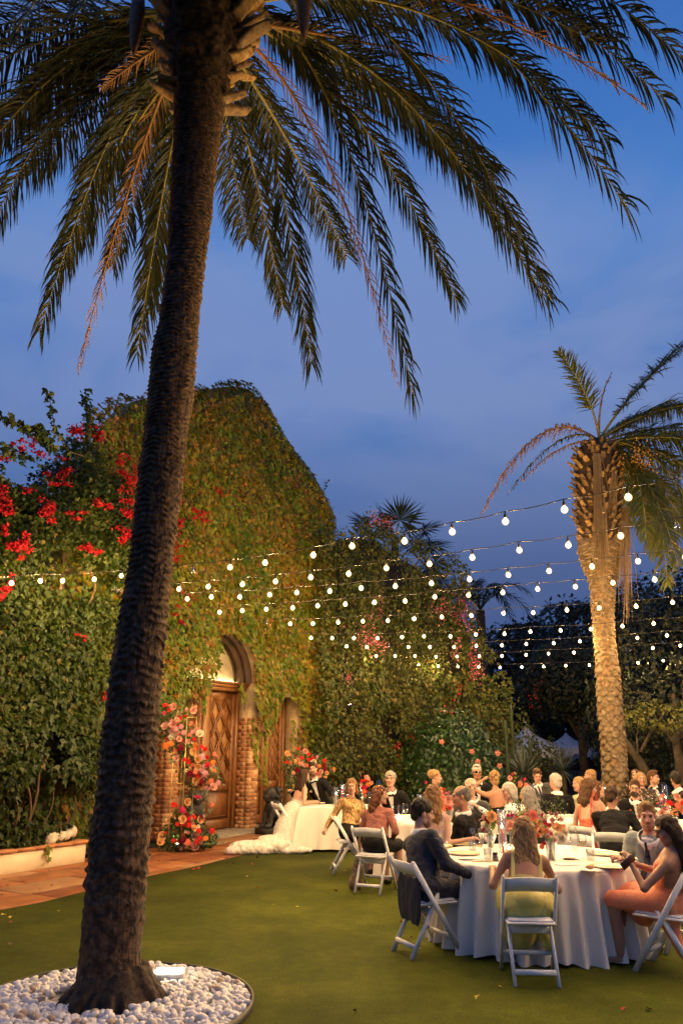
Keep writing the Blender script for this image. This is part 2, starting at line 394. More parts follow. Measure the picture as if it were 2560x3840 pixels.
# ================================================================== BUILDING
m_wallb = pm('brick_mortar', (.36, .26, .16), (.46, .34, .21), 14, .9, .5)
m_brick = pm('brick', (.30, .12, .05), (.38, .175, .075), 9, .8, .4, 60, island=None)
m_brick2 = pm('brick_dark', (.17, .065, .03), (.26, .10, .04), 9, .8, .4, 60)
m_brick3 = pm('brick_pale', (.44, .24, .12), (.50, .29, .14), 9, .8, .4, 60)
m_wood = pm('door_wood', (.12, .045, .014), (.25, .10, .03), 7, .42, .25, 30, (6, 6, .7), spec=.5, c3=(.12, .045, .014), bdist=.004)
m_wood2 = pm('door_wood_pale', (.20, .09, .026), (.33, .16, .05), 6, .4, .2, 30, (6, 6, .6), spec=.5, bdist=.004)
m_wood3 = pm('door_wood_deep', (.06, .024, .009), (.13, .05, .016), 6, .45, .2, 30, (6, 6, .6), spec=.45, bdist=.004)
m_plaster = pm('tympanum_plaster', (.40, .34, .24), (.52, .45, .32), 5, .9, .3)
bld = thing('ivy_covered_building', 'tall gabled brick building smothered in ivy, with carved wooden doors under an arch', 'building', fac(-.5, 0, 0))
# outline of the gable from the picture (on the b=.5 plane)
gab_px = [(296, 1640), (318, 1545), (352, 1515), (420, 1490), (530, 1475), (700, 1455), (800, 1437), (880, 1430), (930, 1440), (965, 1475), (1000, 1520), (1040, 1600), (1085, 1665), (1130, 1725), (1175, 1790), (1205, 1850), (1228, 1880), (1245, 1930), (1250, 1975)]
gab = [px2a(u, v, .5) for u, v in gab_px]
gL, gR = gab[0][0], gab[-1][0]
zc = lambda a: np.interp(a, [g[0] for g in gab], [g[1] for g in gab])
zc2 = lambda a: float(zc(a)) - .14 - 1.3 * min(1, max(0, gL + 1.3 - a)) - .3 * min(1, max(0, a - gR + .6))
body = MB(); out = [(gL, 0)] + [(a, zc2(a)) for a in np.linspace(gL, gR, 26)] + [(gR, 0)]
n = len(out); V = [fac(a, 0, z) for a, z in out] + [fac(a + (.9 if a < -3 else 0), -2.2, max(0, z - 3.2)) for a, z in out]
body.add(V, [tuple(range(n - 1, -1, -1)), tuple(range(n, 2 * n))] + [(i, (i + 1) % n, n + (i + 1) % n, n + i) for i in range(n)])
# front skin at b .0-.5 pierced by the bays
SPR = 3.22; A0, A1, A2, A3 = -1.84, .46, .80, 2.36
body.add(*fbox(gL, -3.7, .0, .5, 0, 5.6)); body.add(*fbox(-2.17, A0, .0, .495, 0, SPR)); body.add(*fbox(A1, A2, 0, .495, 0, SPR))
body.add(*fbox(A3, gR, 0, .5, 0, SPR)); body.add(*fbox(-3.7, -2.17, 0, .48, 2.9, SPR)); body.add(*fbox(A2, A3, 0, .48, 3.0, SPR))
ac, ar = (A0 + A1) / 2, (A1 - A0) / 2
arch = [(ac + ar * math.cos(t), SPR + ar * math.sin(t)) for t in np.linspace(math.pi, 0, 25)]
up = [(a, z - .1) for a, z in gab]
# region above the springing line, split left/right of the arch crown
topz = float(zc(ac)) - .1
def fprism(pts, b0, b1, mi=0):
    n = len(pts); V = [fac(a, b0, z) for a, z in pts] + [fac(a, b1, z) for a, z in pts]
    body.add(V, [tuple(range(n)), tuple(range(2 * n - 1, n - 1, -1))] + [(i, n + i, n + (i + 1) % n, (i + 1) % n) for i in range(n)], mi)
arch2 = [(ac + ar * math.cos(t), SPR + ar * math.sin(t)) for t in np.linspace(math.pi, 0, 27)]
for (p, q) in zip(arch2[:-1], arch2[1:]):
    fprism([p, q, (q[0], SPR + 1.6), (p[0], SPR + 1.6)], 0, .5)
fprism([(gL, SPR), (A0, SPR), (A0, SPR + 1.6), (gL, SPR + 1.6)], 0, .5); fprism([(A1, SPR), (gR, SPR), (gR, SPR + 1.6), (A1, SPR + 1.6)], 0, .5)
ga = [g[0] for g in gab if g[0] > gL + .01]
xs = np.linspace(gL, gR, 30)
for p, q in zip(xs[:-1], xs[1:]): fprism([(p, SPR + 1.6), (q, SPR + 1.6), (q, max(SPR + 1.61, zc2(q) + .01)), (p, max(SPR + 1.61, zc2(p) + .01))], 0, .5)
body.build('wall', m_wallb, bld)
# bricks on the piers between the bays
cm = .083
def brick(a0, a1, b0, b1, z):
    mm = random.choices([m_brick, m_brick2, m_brick3], [6, 2, 2])[0]
    MB().add(*fbox(a0, a1, b0, b1, z + .006, z + cm - .006, .002)).build('brick', mm, bld)
nb = 0
for (p0, p1) in ((-2.17, A0), (A1, A2)):
    for k in range(29):
        z = .03 + k * cm; pr = .502 + random.uniform(-.003, .003); sp = p0 + (.235 if k % 2 else .10) + random.uniform(-.008, .008)
        brick(p0 - .006, sp - .004, .40, pr, z); brick(sp + .004, p1, .40, pr, z)
        # the reveal faces the camera side
        s2 = .13 if k % 2 else .25
        brick(p0 - .006 - random.uniform(0, .002), p0 + .08, .005, s2 - .004, z); brick(p0 - .006 - random.uniform(0, .002), p0 + .08, s2 + .004, .394, z)
rest = MB()
for k in range(29):
    z = .03 + k * cm
    for j in range(6): rest.add(*fbox(-3.7 + j * .25 + (.12 if k % 2 else 0), -3.7 + j * .25 + .24 + (.12 if k % 2 else 0) if j < 5 else -2.2, -.01, .012, z + .007, z + cm - .007))
    for j in range(7):
        a0 = A3 + .1 + j * .22 + (.1 if k % 2 else 0); rest.add(*fbox(a0, a0 + .208, .49, .508 + random.uniform(0, .004), z + .007, z + cm - .007, .003))
for k in range(9):   # brick facing round the arch
    z = SPR + k * cm; rest.add(*fbox(A1 + .02, A1 + .23, .49, .51, z + .007, z + cm - .007, .003)); rest.add(*fbox(A1 + .245, A1 + .45, .49, .512, z + .007, z + cm - .007, .003))
rest.build('brick_facing', m_brick, bld, kind='stuff')
# arch frame, tympanum, cornice
fr = MB(); N_ = 26
for r0, r1, b0, b1 in ((ar - .07, ar - .012, .295, .51), (ar - .13, ar - .012, .10, .30)):
    T = np.linspace(math.pi, 0, N_)
    V = []
    for t0 in T:
        for rr_, bb in ((r0, b0), (r0, b1), (r1, b1), (r1, b0)): V.append(fac(ac + rr_ * math.cos(t0), bb, SPR + rr_ * math.sin(t0)))
    fr.add(V, [(4 * i + k, 4 * i + (k + 1) % 4, 4 * i + 4 + (k + 1) % 4, 4 * i + 4 + k) for i in range(len(T) - 1) for k in range(4)])
fr.build('arch_frame', pm('arch_wood', (.030, .015, .008), (.06, .028, .013), 4, .6), bld)
ty = [(ac + (ar - .2) * math.cos(t), SPR + (ar - .2) * math.sin(t)) for t in np.linspace(math.pi, 0, 24)]
V = [fac(a, .06, z) for a, z in ty] + [fac(a, .10, z) for a, z in ty]; n = len(ty)
MB().add(V, [tuple(range(n)), tuple(range(2 * n - 1, n - 1, -1))] + [(i, n + i, n + (i + 1) % n, (i + 1) % n) for i in range(n)]).build('tympanum', m_plaster, bld)
co = MB(); co.add(*fbox(A0, A1, .02, .40, 3.10, 3.17, .01)); co.add(*fbox(A0, A1, .02, .46, 3.17, 3.215, .01)); co.add(*fbox(A0, A1, .02, .34, 3.02, 3.10, .01))
co.build('cornice', m_wood, bld)
lm = MB().add(*fbox(A0 + .35, A1 - .12, .13, .17, SPR + .0, SPR + .03)).build('cornice_light', emit('cornice_led', (1, .72, .36), 26), bld)
# doors
def lattice_door(a0, a1, z0, z1, b0, name, lowpanel=True):
    """leaf between a0..a1 with diamond lattice above and a raised panel below"""
    st = .12; zl = z0 + .95; zt = z1 - .16
    d = MB().add(*fbox(a0 + .002, a1 - .002, b0, b0 + .03, z0, z1)).build(name, m_wood3, bld)
    def p(nm, x0, x1, y0, y1, c0, c1, mt=m_wood, ch=.008): return MB().add(*fbox(x0, x1, c0, c1, y0, y1, ch)).build(nm, mt, d)
    p('stile', a0, a0 + st, z0, z1, b0 + .028, b0 + .085); p('stile', a1 - st, a1, z0, z1, b0 + .028, b0 + .085)
    for r0, r1 in ((z0, z0 + .2), (zl - .16, zl), (zt, z1)): p('rail', a0 + st, a1 - st, r0, r1, b0 + .028, b0 + .083)
    # lower raised panel
    p('moulding', a0 + st, a1 - st, z0 + .2, zl - .16, b0 + .03, b0 + .05, m_wood3); p('raised_panel', a0 + st + .05, a1 - st - .05, z0 + .26, zl - .22, b0 + .05, b0 + .075, m_wood, .02)
    # lattice
    X0, X1 = a0 + st, a1 - st; W = X1 - X0; nx = 2; cw = W / nx; ny = max(2, round((zt - zl) / (cw * 1.55 / 1.0) )); chh = (zt - zl) / ny
    for i in range(-1, nx * 2 + 1):
        for j in range(-1, ny * 2 + 1):
            if (i + j) % 2: continue
            cx, cz = X0 + i * cw / 2, zl + j * chh / 2; hw, hh = cw / 2 - .035, chh / 2 - .05
            pts = [(cx - hw, cz), (cx, cz - hh), (cx + hw, cz), (cx, cz + hh)]
            q = [(min(max(x, X0), X1), min(max(z, zl), zt)) for x, z in pts]
            ar_ = abs(sum(q[k][0] * q[(k + 1) % 4][1] - q[(k + 1) % 4][0] * q[k][1] for k in range(4))) / 2
            if ar_ < .002: continue
            clip = any(x < X0 - .001 or x > X1 + .001 or z < zl - .001 or z > zt + .001 for x, z in pts)
            ce = (min(max(cx, X0), X1), min(max(cz, zl), zt))
            V = [fac(x, b0 + .032, z) for x, z in q] + [fac(ce[0], b0 + .085, ce[1])]
            MB().add(V, [(1, 0, 4), (2, 1, 4), (3, 2, 4), (0, 3, 4)]).build('diamond_panel', m_wood if (i + j) % 3 else m_wood2, d)
    lat = []
    def seg(cx, cz, sx):   # clip a diagonal line to the panel
        pts = []
        L = np.linspace(-6, 6, 4801); x = cx + sx * L * cw / 2; z = cz + L * chh / 2
        k = (x >= X0) & (x <= X1) & (z >= zl) & (z <= zt)
        if k.sum() < 6: return None
        x, z = x[k], z[k]; return (x[0], z[0]), (x[-1], z[-1])
    for s, nmx in ((1, 0), (-1, 1)):
        for j in range(-nx * 2, ny * 2 + nx * 2 + 1):
            if j % 2 == 0: continue
            for off in (-.017, .017):
                r = seg((X0 if s > 0 else X1) , zl + j * chh / 2 + off * chh / cw * 1.9, s)
                if r:
                    (xa, za), (xb, zb) = r
                    if abs(xa - xb) < .03: continue
                    lat.append((fac(xa, b0 + .066 + nmx * .012, za), fac(xb, b0 + .066 + nmx * .012, zb)))
    for A, B in lat: MB().add(*bar(A, B, .04, .032, (FN[0], FN[1], 0), .2)).build('lattice_bar', m_wood, d)
    return d
lattice_door(A0 + .10, ac - .075, .05, 3.02, .03, 'door'); lattice_door(ac + .075, A1 - .10, .05, 3.02, .03, 'door')
MB().add(*fbox(ac - .075, ac + .075, .03, .16, .05, 3.02, .012)).build('door_post', m_wood2, bld)
MB().add(*fbox(A1 - .10, A1, .0, .16, .03, 3.02, .01)).add(*fbox(A0, A0 + .10, .0, .16, .03, 3.02, .01)).build('door_jamb', m_wood, bld)
lattice_door(A2 + .10, (A2 + A3) / 2 - .03, .05, 2.98, .03, 'side_door'); lattice_door((A2 + A3) / 2 + .03, A3 - .10, .05, 2.98, .03, 'side_door')
MB().add(*fbox(A3 - .10, A3, .0, .14, .03, 2.98, .01)).add(*fbox(A2, A2 + .10, .0, .14, .03, 2.98, .01)).add(*fbox((A2 + A3) / 2 - .03, (A2 + A3) / 2 + .03, .03, .13, .05, 2.98, .01)).build('side_door_jamb', m_wood, bld)
# ================================================================== IVY
IVY = [(0, (.020, .055, .003)), (.28, (.050, .115, .004)), (.52, (.095, .175, .006)), (.68, (.16, .185, .008)), (.82, (.26, .15, .012)), (.94, (.30, .085, .014)), (1, (.18, .035, .010))]
m_ivy = pm('ivy_leaf', (.035, .10, .003), (.24, .13, .010), 1.1, .5, imix=.42, island=IVY, transl=.3, spec=.35)
GRN = [(0, (.005, .015, .002)), (.45, (.013, .032, .003)), (.75, (.034, .060, .005)), (.93, (.085, .10, .008)), (1, (.14, .07, .012))]
m_vine = pm('vine_leaf', (.014, .032, .003), (.062, .088, .006), 1.2, .5, island=GRN, transl=.3, spec=.35)
m_stem = pm('vine_stem', (.07, .045, .025), (.12, .08, .045), 9, .9, .4)
m_red = pm('bougainvillea_bract', (.45, .01, .02), island=[(0, (.16, .002, .008)), (.4, (.34, .005, .014)), (.8, (.52, .015, .022)), (1, (.60, .06, .06))], rough=.6, transl=.35, spec=.2)
m_pink = pm('pink_blossom', (.6, .1, .2), island=[(0, (.26, .02, .07)), (.5, (.42, .08, .15)), (1, (.55, .26, .24))], rough=.6, transl=.35, spec=.2)
def ivy_low(a):
    return np.interp(a, [-5, -3.8, -3.7, -2.3, -2.17, -1.9, -1.6, -1.3, -.9, .12, .24, .46, .62, .80, .95, 1.3, 1.7, 2.1, 2.3, 2.42, 2.55, 3.0], [.0, .0, 2.4, 2.4, 2.5, 2.75, 2.6, 3.05, 3.35, 3.9, 2.75, 2.35, 2.2, 2.1, 2.15, 2.8, 3.05, 2.95, 2.5, 1.5, .5, .05])
ivy = thing('climbing_ivy', 'green and rust ivy covering the whole gable front above the wooden doors', 'ivy', fac(-.5, .5, 0))
n = 46000; A = rng.uniform(gL - .25, gR + .15, n); Z = rng.uniform(0, 12, n); tz = zc(np.clip(A, gL, gR))
lowv = ivy_low(A) + .55 * (fbm(np.stack([A * 2.6, Z * 0, Z * 0], -1), 4) - .5)
inside_arch = (np.hypot(A - ac, Z - SPR) < ar - .09) & (Z > SPR - .1) & (A > -1.10 + .30 * (vnoise(np.stack([Z * 5, Z * 0, Z * 0], -1), 8) - .5))
k = (Z < tz + .05 * rng.random(n) + .30 * (fbm(np.stack([A * 3.1, A * 0, A * 0], -1), 14) - .55)) & (Z > lowv) & ~inside_arch; A, Z = A[k], Z[k]; tz = tz[k]
undf = lambda a_, z_: fbm(np.stack([a_ * .9, z_ * .9, a_ * 0], -1), 2) * .22 + .16 * fbm(np.stack([a_ * 2.3, z_ * 1.9, a_ * 0], -1), 15)
und = undf(A, Z)
edgef = np.clip((tz - Z) / .5, 0, 1); endf = np.clip(np.minimum(A - gL + .25, gR + .15 - A) / .5, 0.0, 1)
B = .5 + .04 + (und + rng.random(len(A)) * .08) * np.minimum(edgef, endf) - .25 * (1 - endf)
P = facn(A, B, Z)
dn = undf(A + .1, Z) - und; dz = undf(A, Z + .1) - und
Nn = np.tile([FN[0], FN[1], .25], (len(A), 1)) + np.outer(dn * -7, [FT[0], FT[1], 0]) + np.outer(dz * -7, [0, 0, 1]) + np.outer(1 - edgef, [0, 0, 1.2])
V, Fq = scatter_leaves(P, Nn, rng.uniform(.06, .15, len(P)), 1.6, True, .42, .3)
MB().add(V, Fq).build('foliage', m_ivy, ivy, kind='stuff')
# second look: outline fringe and hanging trails, picked out as single leaves
LEAFM = []
for i in range(6):
    V, Fq = scatter_leaves([(0, 0, 0)], [(0, -1, .2)], 1.0, 2.5, True, .25, .35); mb = MB(); mb.add(V, Fq); LEAFM.append(mb.mesh('ivy_leaf', m_ivy))
def single_leaves(parent, pts, sz, name='leaf', meshes=LEAFM, yaw=math.atan2(FN[1], FN[0]) + math.pi / 2):
    base = wloc(parent)
    for p in pts:
        inst(name, random.choice(meshes), parent, Vector(p) - base, (random.uniform(-.4, .4), random.uniform(-.5, .5), yaw + random.uniform(-.6, .6)), random.uniform(*sz))
pts = []
for a, z0, z1 in [(.70, 2.2, 1.35), (.52, 2.4, 1.75), (1.0, 2.2, .95), (.1, 3.2, 2.75), (2.15, 2.4, 1.9), (-1.2, 3.1, 2.5), (-1.75, 2.8, 1.6), (2.33, 2.2, 1.2)]:
    z = z0
    while z > z1: pts.append(fac(a + random.gauss(0, .035), .53 + random.uniform(-.03, .06), z)); z -= random.uniform(.03, .06)
for _ in range(150):
    a = random.uniform(-2.4, 3.9); z = random.uniform(float(ivy_low(a)) + .1, 5.2)
    if math.hypot(a - ac, z - SPR) < ar + .05 and z > SPR - .1: continue
    pts.append(fac(a, .80 + random.uniform(-.02, .05), z))
single_leaves(ivy, pts[:290], (.11, .155))
st = MB()
for a, z0, z1 in [(.70, 2.4, 1.35), (1.0, 2.3, .95), (-1.75, 2.9, 1.6), (.52, 2.5, 1.75), (.1, 3.6, 2.75), (2.33, 2.3, 1.2)]:
    zz = np.linspace(z0, z1, 8); st.add(*tube([fac(a + random.gauss(0, .012), .53, z) for z in zz], .005, 5))
for a, z in [(3.3, 8.6), (3.75, 7.9)]:
    st.add(*tube([fac(a + .05 * i + random.gauss(0, .03), .5, z + .12 * i) for i in range(7)], .006, 5))
st.build('trailing_stem', m_stem, ivy)
q = [fac(3.3 + .05 * i + random.gauss(0, .05), .5, 8.6 + .12 * i * .9) for i in range(8)] * 2
V, Fq = scatter_leaves(q, [(0, -1, .3)] * len(q), .08, 1, True, .6); MB().add(V, Fq).build('stray_leaves', m_vine, ivy, kind='stuff')
# ------------------------------------------------------------------ left bougainvillea wall
lw_px = [(-260, 1740), (-100, 1720), (0, 1745), (80, 1700), (150, 1715), (225, 1740), (300, 1690), (345, 1620), (400, 1600), (470, 1640), (560, 1700)]
lw = [px2a(u, v, 1.1) for u, v in lw_px]; lz = lambda a: np.interp(a, [g[0] for g in lw], [g[1] for g in lw])
aL, aR = px2a(-260, 2600, 1.1)[0], px2a(420, 2600, 1.1)[0]
gw = thing('garden_wall', 'plastered garden wall hidden behind bougainvillea left of the gable', 'wall', fac(-7, .2, 0))
MB().add(*fbox(aL - 2, gL + .1, -.3, .2, 0, 5.3)).build('wall', pm('wall_plaster', (.30, .22, .13), (.38, .28, .17), 4, .9, .4), gw)
boug = thing('bougainvillea', 'large bougainvillea with red bracts climbing the wall left of the leaning palm trunk', 'bougainvillea', fac(-7, .6, 0))
def thickness(a, z):
    b0 = .55 + .75 * fbm(np.stack([a * .55, z * .55, a * 0], -1), 21) + .35 * fbm(np.stack([a * 1.6, z * 1.6, a * 0], -1), 22)
    return b0 + .35 * np.clip((3.2 - z) / 2, 0, 1) * np.clip((z - .3) / 1.2, 0, 1) - .3 * np.clip((z - lz(a) + 1) / 1, 0, 1)
n = 54000; A = rng.uniform(aL, gL + 1.9, n); Z = rng.uniform(.25, 7.4, n)
rb = np.interp(Z, [0, 2.2, 3.0, 4.5, 5.6, 6.5], [px2a(345, 3050, .9)[0], px2a(350, 2700, .9)[0], px2a(440, 2500, .9)[0], gL + 1.9, gL + 1.4, gL + .9])
k = (Z < lz(A) + rng.normal(0, .09, n)) & (A < rb + rng.normal(0, .1, n)); A, Z = A[k], Z[k]
hole = fbm(np.stack([A * 1.1, Z * 1.1, A * 0], -1), 31); k = hole > .43 - .08 * rng.random(len(A)); A, Z = A[k], Z[k]
TH = thickness(A, Z); B = TH - rng.random(len(A)) ** 2 * .5
g1 = (thickness(A + .1, Z) - TH) / .1; g2 = (thickness(A, Z + .1) - TH) / .1
Nn = np.tile([FN[0], FN[1], .3], (len(A), 1)) - np.outer(g1, [FT[0], FT[1], 0]) - np.outer(g2, [0, 0, 1])
V, Fq = scatter_leaves(facn(A, B, Z), Nn, rng.uniform(.06, .12, len(A)) * np.where(Z < 3.4, .92, .74), 1.0, True, .6, .25); MB().add(V, Fq).build('foliage', m_vine, boug, kind='stuff')
# inner leaves close the gaps to the wall, shade painted into their colour
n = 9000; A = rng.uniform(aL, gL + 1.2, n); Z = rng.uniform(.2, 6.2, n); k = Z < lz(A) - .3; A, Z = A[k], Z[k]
V, Fq = scatter_leaves(facn(A, .25 + rng.random(len(A)) * .2, Z), np.tile([FN[0], FN[1], 0], (len(A), 1)), .15, 1, True, .5); MB().add(V, Fq).build('inner_foliage', pm('shaded_vine_leaf', (.006, .010, .003), (.03, .022, .008), 1.5, .8), boug, kind='stuff')
pts = []
for _ in range(230):
    u, v = random.uniform(0, 395), random.uniform(2180, 3120); a, z = px2a(u, v, 1.0)
    if a > np.interp(z, [0, 2.2, 3.0], [px2a(345, 3050, .9)[0], px2a(350, 2700, .9)[0], px2a(440, 2500, .9)[0]]): continue
    pts.append(fac(a, float(thickness(np.array(a), np.array(z))) + .03, z))
single_leaves(boug, pts, (.09, .135), meshes=[MB().add(*scatter_leaves([(0, 0, 0)], [(0, -1, .2)], 1.0, 1.5, True, .3, .3)).mesh('vine_leaf', m_vine) for _ in range(6)])
for (u0, v0, u1, v1, r) in ((95, 3120, 160, 2700, .028), (110, 3120, 60, 2760, .02), (150, 3120, 215, 2850, .014), (235, 3100, 300, 2960, .012), (60, 3100, 20, 2880, .016), (560, 2150, 570, 2000, .02), (340, 2260, 330, 2080, .02)):
    pp = []
    for t in np.linspace(0, 1, 9):
        a, z = px2a(u0 + (u1 - u0) * t + 14 * math.sin(t * 5), v0 + (v1 - v0) * t, 1.15); pp.append(fac(a, 1.12 + .1 * math.sin(t * 3), z))
    MB().add(*tube(pp, np.linspace(r, r * .5, 9), 6)).build('stem', m_stem, boug)
# long shoots against the sky
sh = MB(); shl = []; 
for pts_ in ([(345, 1720), (250, 1690), (205, 1600), (185, 1480)], [(330, 1650), (335, 1560), (322, 1475)], [(150, 1640), (90, 1600), (30, 1570), (-30, 1545)], [(130, 1720), (60, 1700), (0, 1680), (-60, 1660)], [(200, 1680), (170, 1630), (140, 1600)], [(460, 2140), (440, 2190), (400, 2240)]):
    pp = [px2a(u, v, 1.2) for u, v in pts_]; ts = np.linspace(0, len(pp) - 1, 14); aa = np.interp(ts, range(len(pp)), [p[0] for p in pp]); zz = np.interp(ts, range(len(pp)), [p[1] for p in pp])
    P = facn(aa, np.full(14, 1.2), zz); sh.add(*tube(P, .008, 5))
    for p in P: shl += [p + rng.normal(0, .05, 3) for _ in range(5)]
sh.build('shoot', m_stem, boug); V, Fq = scatter_leaves(shl, [(FN[0], FN[1], .3)] * len(shl), rng.uniform(.08, .14, len(shl)), 1, True, .7); MB().add(V, Fq).build('shoot_leaves', m_vine, boug, kind='stuff')
# bract clusters
def bract_cluster(parent, u, v, su, sv, n, bfun, mt, nm='bract_cluster', sz=(.046, .078)):
    n = int(n * 1.25)
    au, zu = px2a(u, v, 1.0); a2, _ = px2a(u + su, v, 1.0); _, z2 = px2a(u, v - sv, 1.0); ra, rz = abs(a2 - au), abs(z2 - zu)
    ce = rng.normal(0, .5, (max(3, n // 22), 2)); ci = rng.integers(0, len(ce), n); a = au + (ce[ci, 0] * 1.05 + rng.normal(0, .16, n)) * ra; z = zu + (ce[ci, 1] * 1.05 + rng.normal(0, .16, n)) * rz; bb = bfun(a, z) + rng.uniform(0, .12, n) + .02
    V, Fq = scatter_leaves(facn(a, bb, z), np.tile([FN[0], FN[1], .1], (n, 1)), rng.uniform(*sz, n), .1, False, .9, .4)
    return MB().add(V, Fq).build(nm, mt, parent, kind='stuff')
thk = lambda a, z: thickness(a, z)
for c in [(340, 1610, 55, 40, 260), (400, 1625, 30, 25, 90), (240, 1770, 40, 35, 110), (455, 1720, 35, 30, 90), (20, 1860, 35, 45, 170), (25, 1920, 35, 35, 140), (150, 1930, 40, 40, 240), (240, 1935, 35, 18, 80), (330, 1895, 40, 25, 100), (450, 1930, 50, 40, 230), (420, 2030, 45, 30, 190), (55, 2060, 40, 45, 260), (280, 2075, 32, 24, 130), (15, 2190, 22, 35, 130), (12, 2010, 20, 25, 70), (460, 1830, 45, 45, 160), (495, 1790, 25, 40, 120), (90, 1660, 45, 30, 70), (150, 1620, 35, 25, 60), (200, 1700, 60, 30, 90), (30, 1700, 50, 18, 90), (395, 2600, 10, 14, 26), (375, 2790, 14, 16, 40), (350, 2830, 16, 12, 34), (305, 2400, 8, 14, 14), (275, 2384, 7, 6, 10), (110, 1835, 40, 18, 30), (190, 1815, 40, 12, 30)]:
    bract_cluster(boug, *c[:5], thk, m_red)
ib = lambda a, z: np.full(np.shape(a), .72)
redv = thing('red_flowering_vine', 'red flowering vine hanging through the ivy right of the leaning palm trunk', 'vine', fac(-2.5, .6, 0))
V, Fq = scatter_leaves(facn(rng.normal(-2.6, .35, 700), rng.uniform(.6, .8, 700), rng.uniform(3.2, 8.4, 700)), np.tile([FN[0], FN[1], .1], (700, 1)), .11, 1, True, .6); MB().add(V, Fq).build('foliage', m_vine, redv, kind='stuff')
for c in [(698, 1860, 12, 35, 80), (775, 1935, 45, 22, 130), (700, 1960, 18, 40, 110), (690, 2030, 25, 40, 140), (685, 2090, 18, 40, 110), (875, 1855, 45, 45, 90), (715, 1790, 10, 12, 14), (660, 2180, 20, 20, 40), (735, 2215, 40, 60, 90), (690, 2300, 28, 24, 60), (655, 2240, 14, 16, 50), (640, 2480, 22, 18, 60), (735, 2030, 10, 12, 14), (930, 1870, 14, 10, 18)]:
    bract_cluster(redv, *c[:5], ib, m_red)
# ------------------------------------------------------------------ right hedge wall
def hb(a): return .55 - .42 * np.clip(a - 4.2, 0, 20)   # the hedge bends off to the right of the facade line
# simple polyline in plan: from gable end to far right
HP = np.array([list(np.array([1.6, 23.0]) + (np.array(fac(gR - .3, .45, 0)[:2]) - np.array([1.6, 23.0])) * 1.4), [1.6, 23.0], [3.6, 24.6], [5.3, 25.2], [6.4, 26.6]])
HL = np.concatenate([[0], np.cumsum(np.linalg.norm(np.diff(HP, axis=0), axis=1))])
def hpt(s): return np.stack([np.interp(s, HL, HP[:, 0]), np.interp(s, HL, HP[:, 1])], -1)
def px2h(u, v):
    k, kz = ray(u, v); S = np.linspace(0, HL[-1], 400); q = hpt(S); i = np.argmin(np.abs(q[:, 0] - k * q[:, 1])); return S[i], EYE + kz * q[i, 1]
hp_px = [(1225, 2020), (1262, 1975), (1300, 1960), (1345, 1950), (1400, 1985), (1480, 2020), (1560, 2080), (1640, 2120), (1700, 2190), (1740, 2280), (1770, 2370), (1810, 2480), (1860, 2600), (1900, 2700), (1925, 2790)]
hh_ = [px2h(u, v) for u, v in hp_px]; hz = lambda s: np.interp(s, [h[0] for h in hh_], [h[1] for h in hh_])
hedge = thing('flowering_vine_hedge', 'tall mixed vine hedge with pink blossoms right of the gable behind the guests', 'hedge', (*hpt(3.0), 0))
def hth(s, z): return .3 + .9 * fbm(np.stack([s * .7, z * .7, s * 0], -1), 41) + .45 * fbm(np.stack([s * 2, z * 2, s * 0], -1), 42)
def hnorm(s):
    d = nrm(hpt(s + .2) - hpt(s - .2)); return np.stack([d[:, 1], -d[:, 0]], -1)
n = 42000; S = rng.uniform(0, HL[-1], n); Z = rng.uniform(0, 9, n); k = Z < hz(S) + rng.normal(0, .14, n); S, Z = S[k], Z[k]
hole = fbm(np.stack([S * 1.2, Z * 1.2, S * 0], -1), 51); k = hole > .33 - .06 * rng.random(len(S)); S, Z = S[k], Z[k]
Hn = hnorm(S); TH = hth(S, Z); pos = hpt(S) + Hn * (TH - rng.random(len(S)) ** 2 * .55)[:, None]
P = np.concatenate([pos, Z[:, None]], 1)
V, Fq = scatter_leaves(P, np.concatenate([Hn, np.full((len(S), 1), .35)], 1), rng.uniform(.05, .12, len(S)), 1, True, .7, .25)
VINE2 = [(0, (.014, .034, .003)), (.4, (.032, .064, .005)), (.68, (.062, .085, .007)), (.9, (.13, .11, .015)), (1, (.20, .13, .04))]
m_vine2 = pm('hedge_leaf', (.04, .05, .008), (.10, .09, .02), .8, .5, island=VINE2, transl=.3, spec=.35)
MB().add(V, Fq).build('foliage', m_vine2, hedge, kind='stuff')
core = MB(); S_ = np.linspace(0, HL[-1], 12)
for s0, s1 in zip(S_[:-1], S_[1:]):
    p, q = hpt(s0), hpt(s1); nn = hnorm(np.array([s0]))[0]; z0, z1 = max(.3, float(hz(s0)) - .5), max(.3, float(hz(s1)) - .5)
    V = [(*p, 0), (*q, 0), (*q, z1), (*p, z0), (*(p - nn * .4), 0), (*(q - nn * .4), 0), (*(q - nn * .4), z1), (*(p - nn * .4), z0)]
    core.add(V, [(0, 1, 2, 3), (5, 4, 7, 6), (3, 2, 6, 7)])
core.build('backing_wall', pm('dark_trellis', (.02, .016, .01), (.035, .028, .018), 5, .95), hedge)
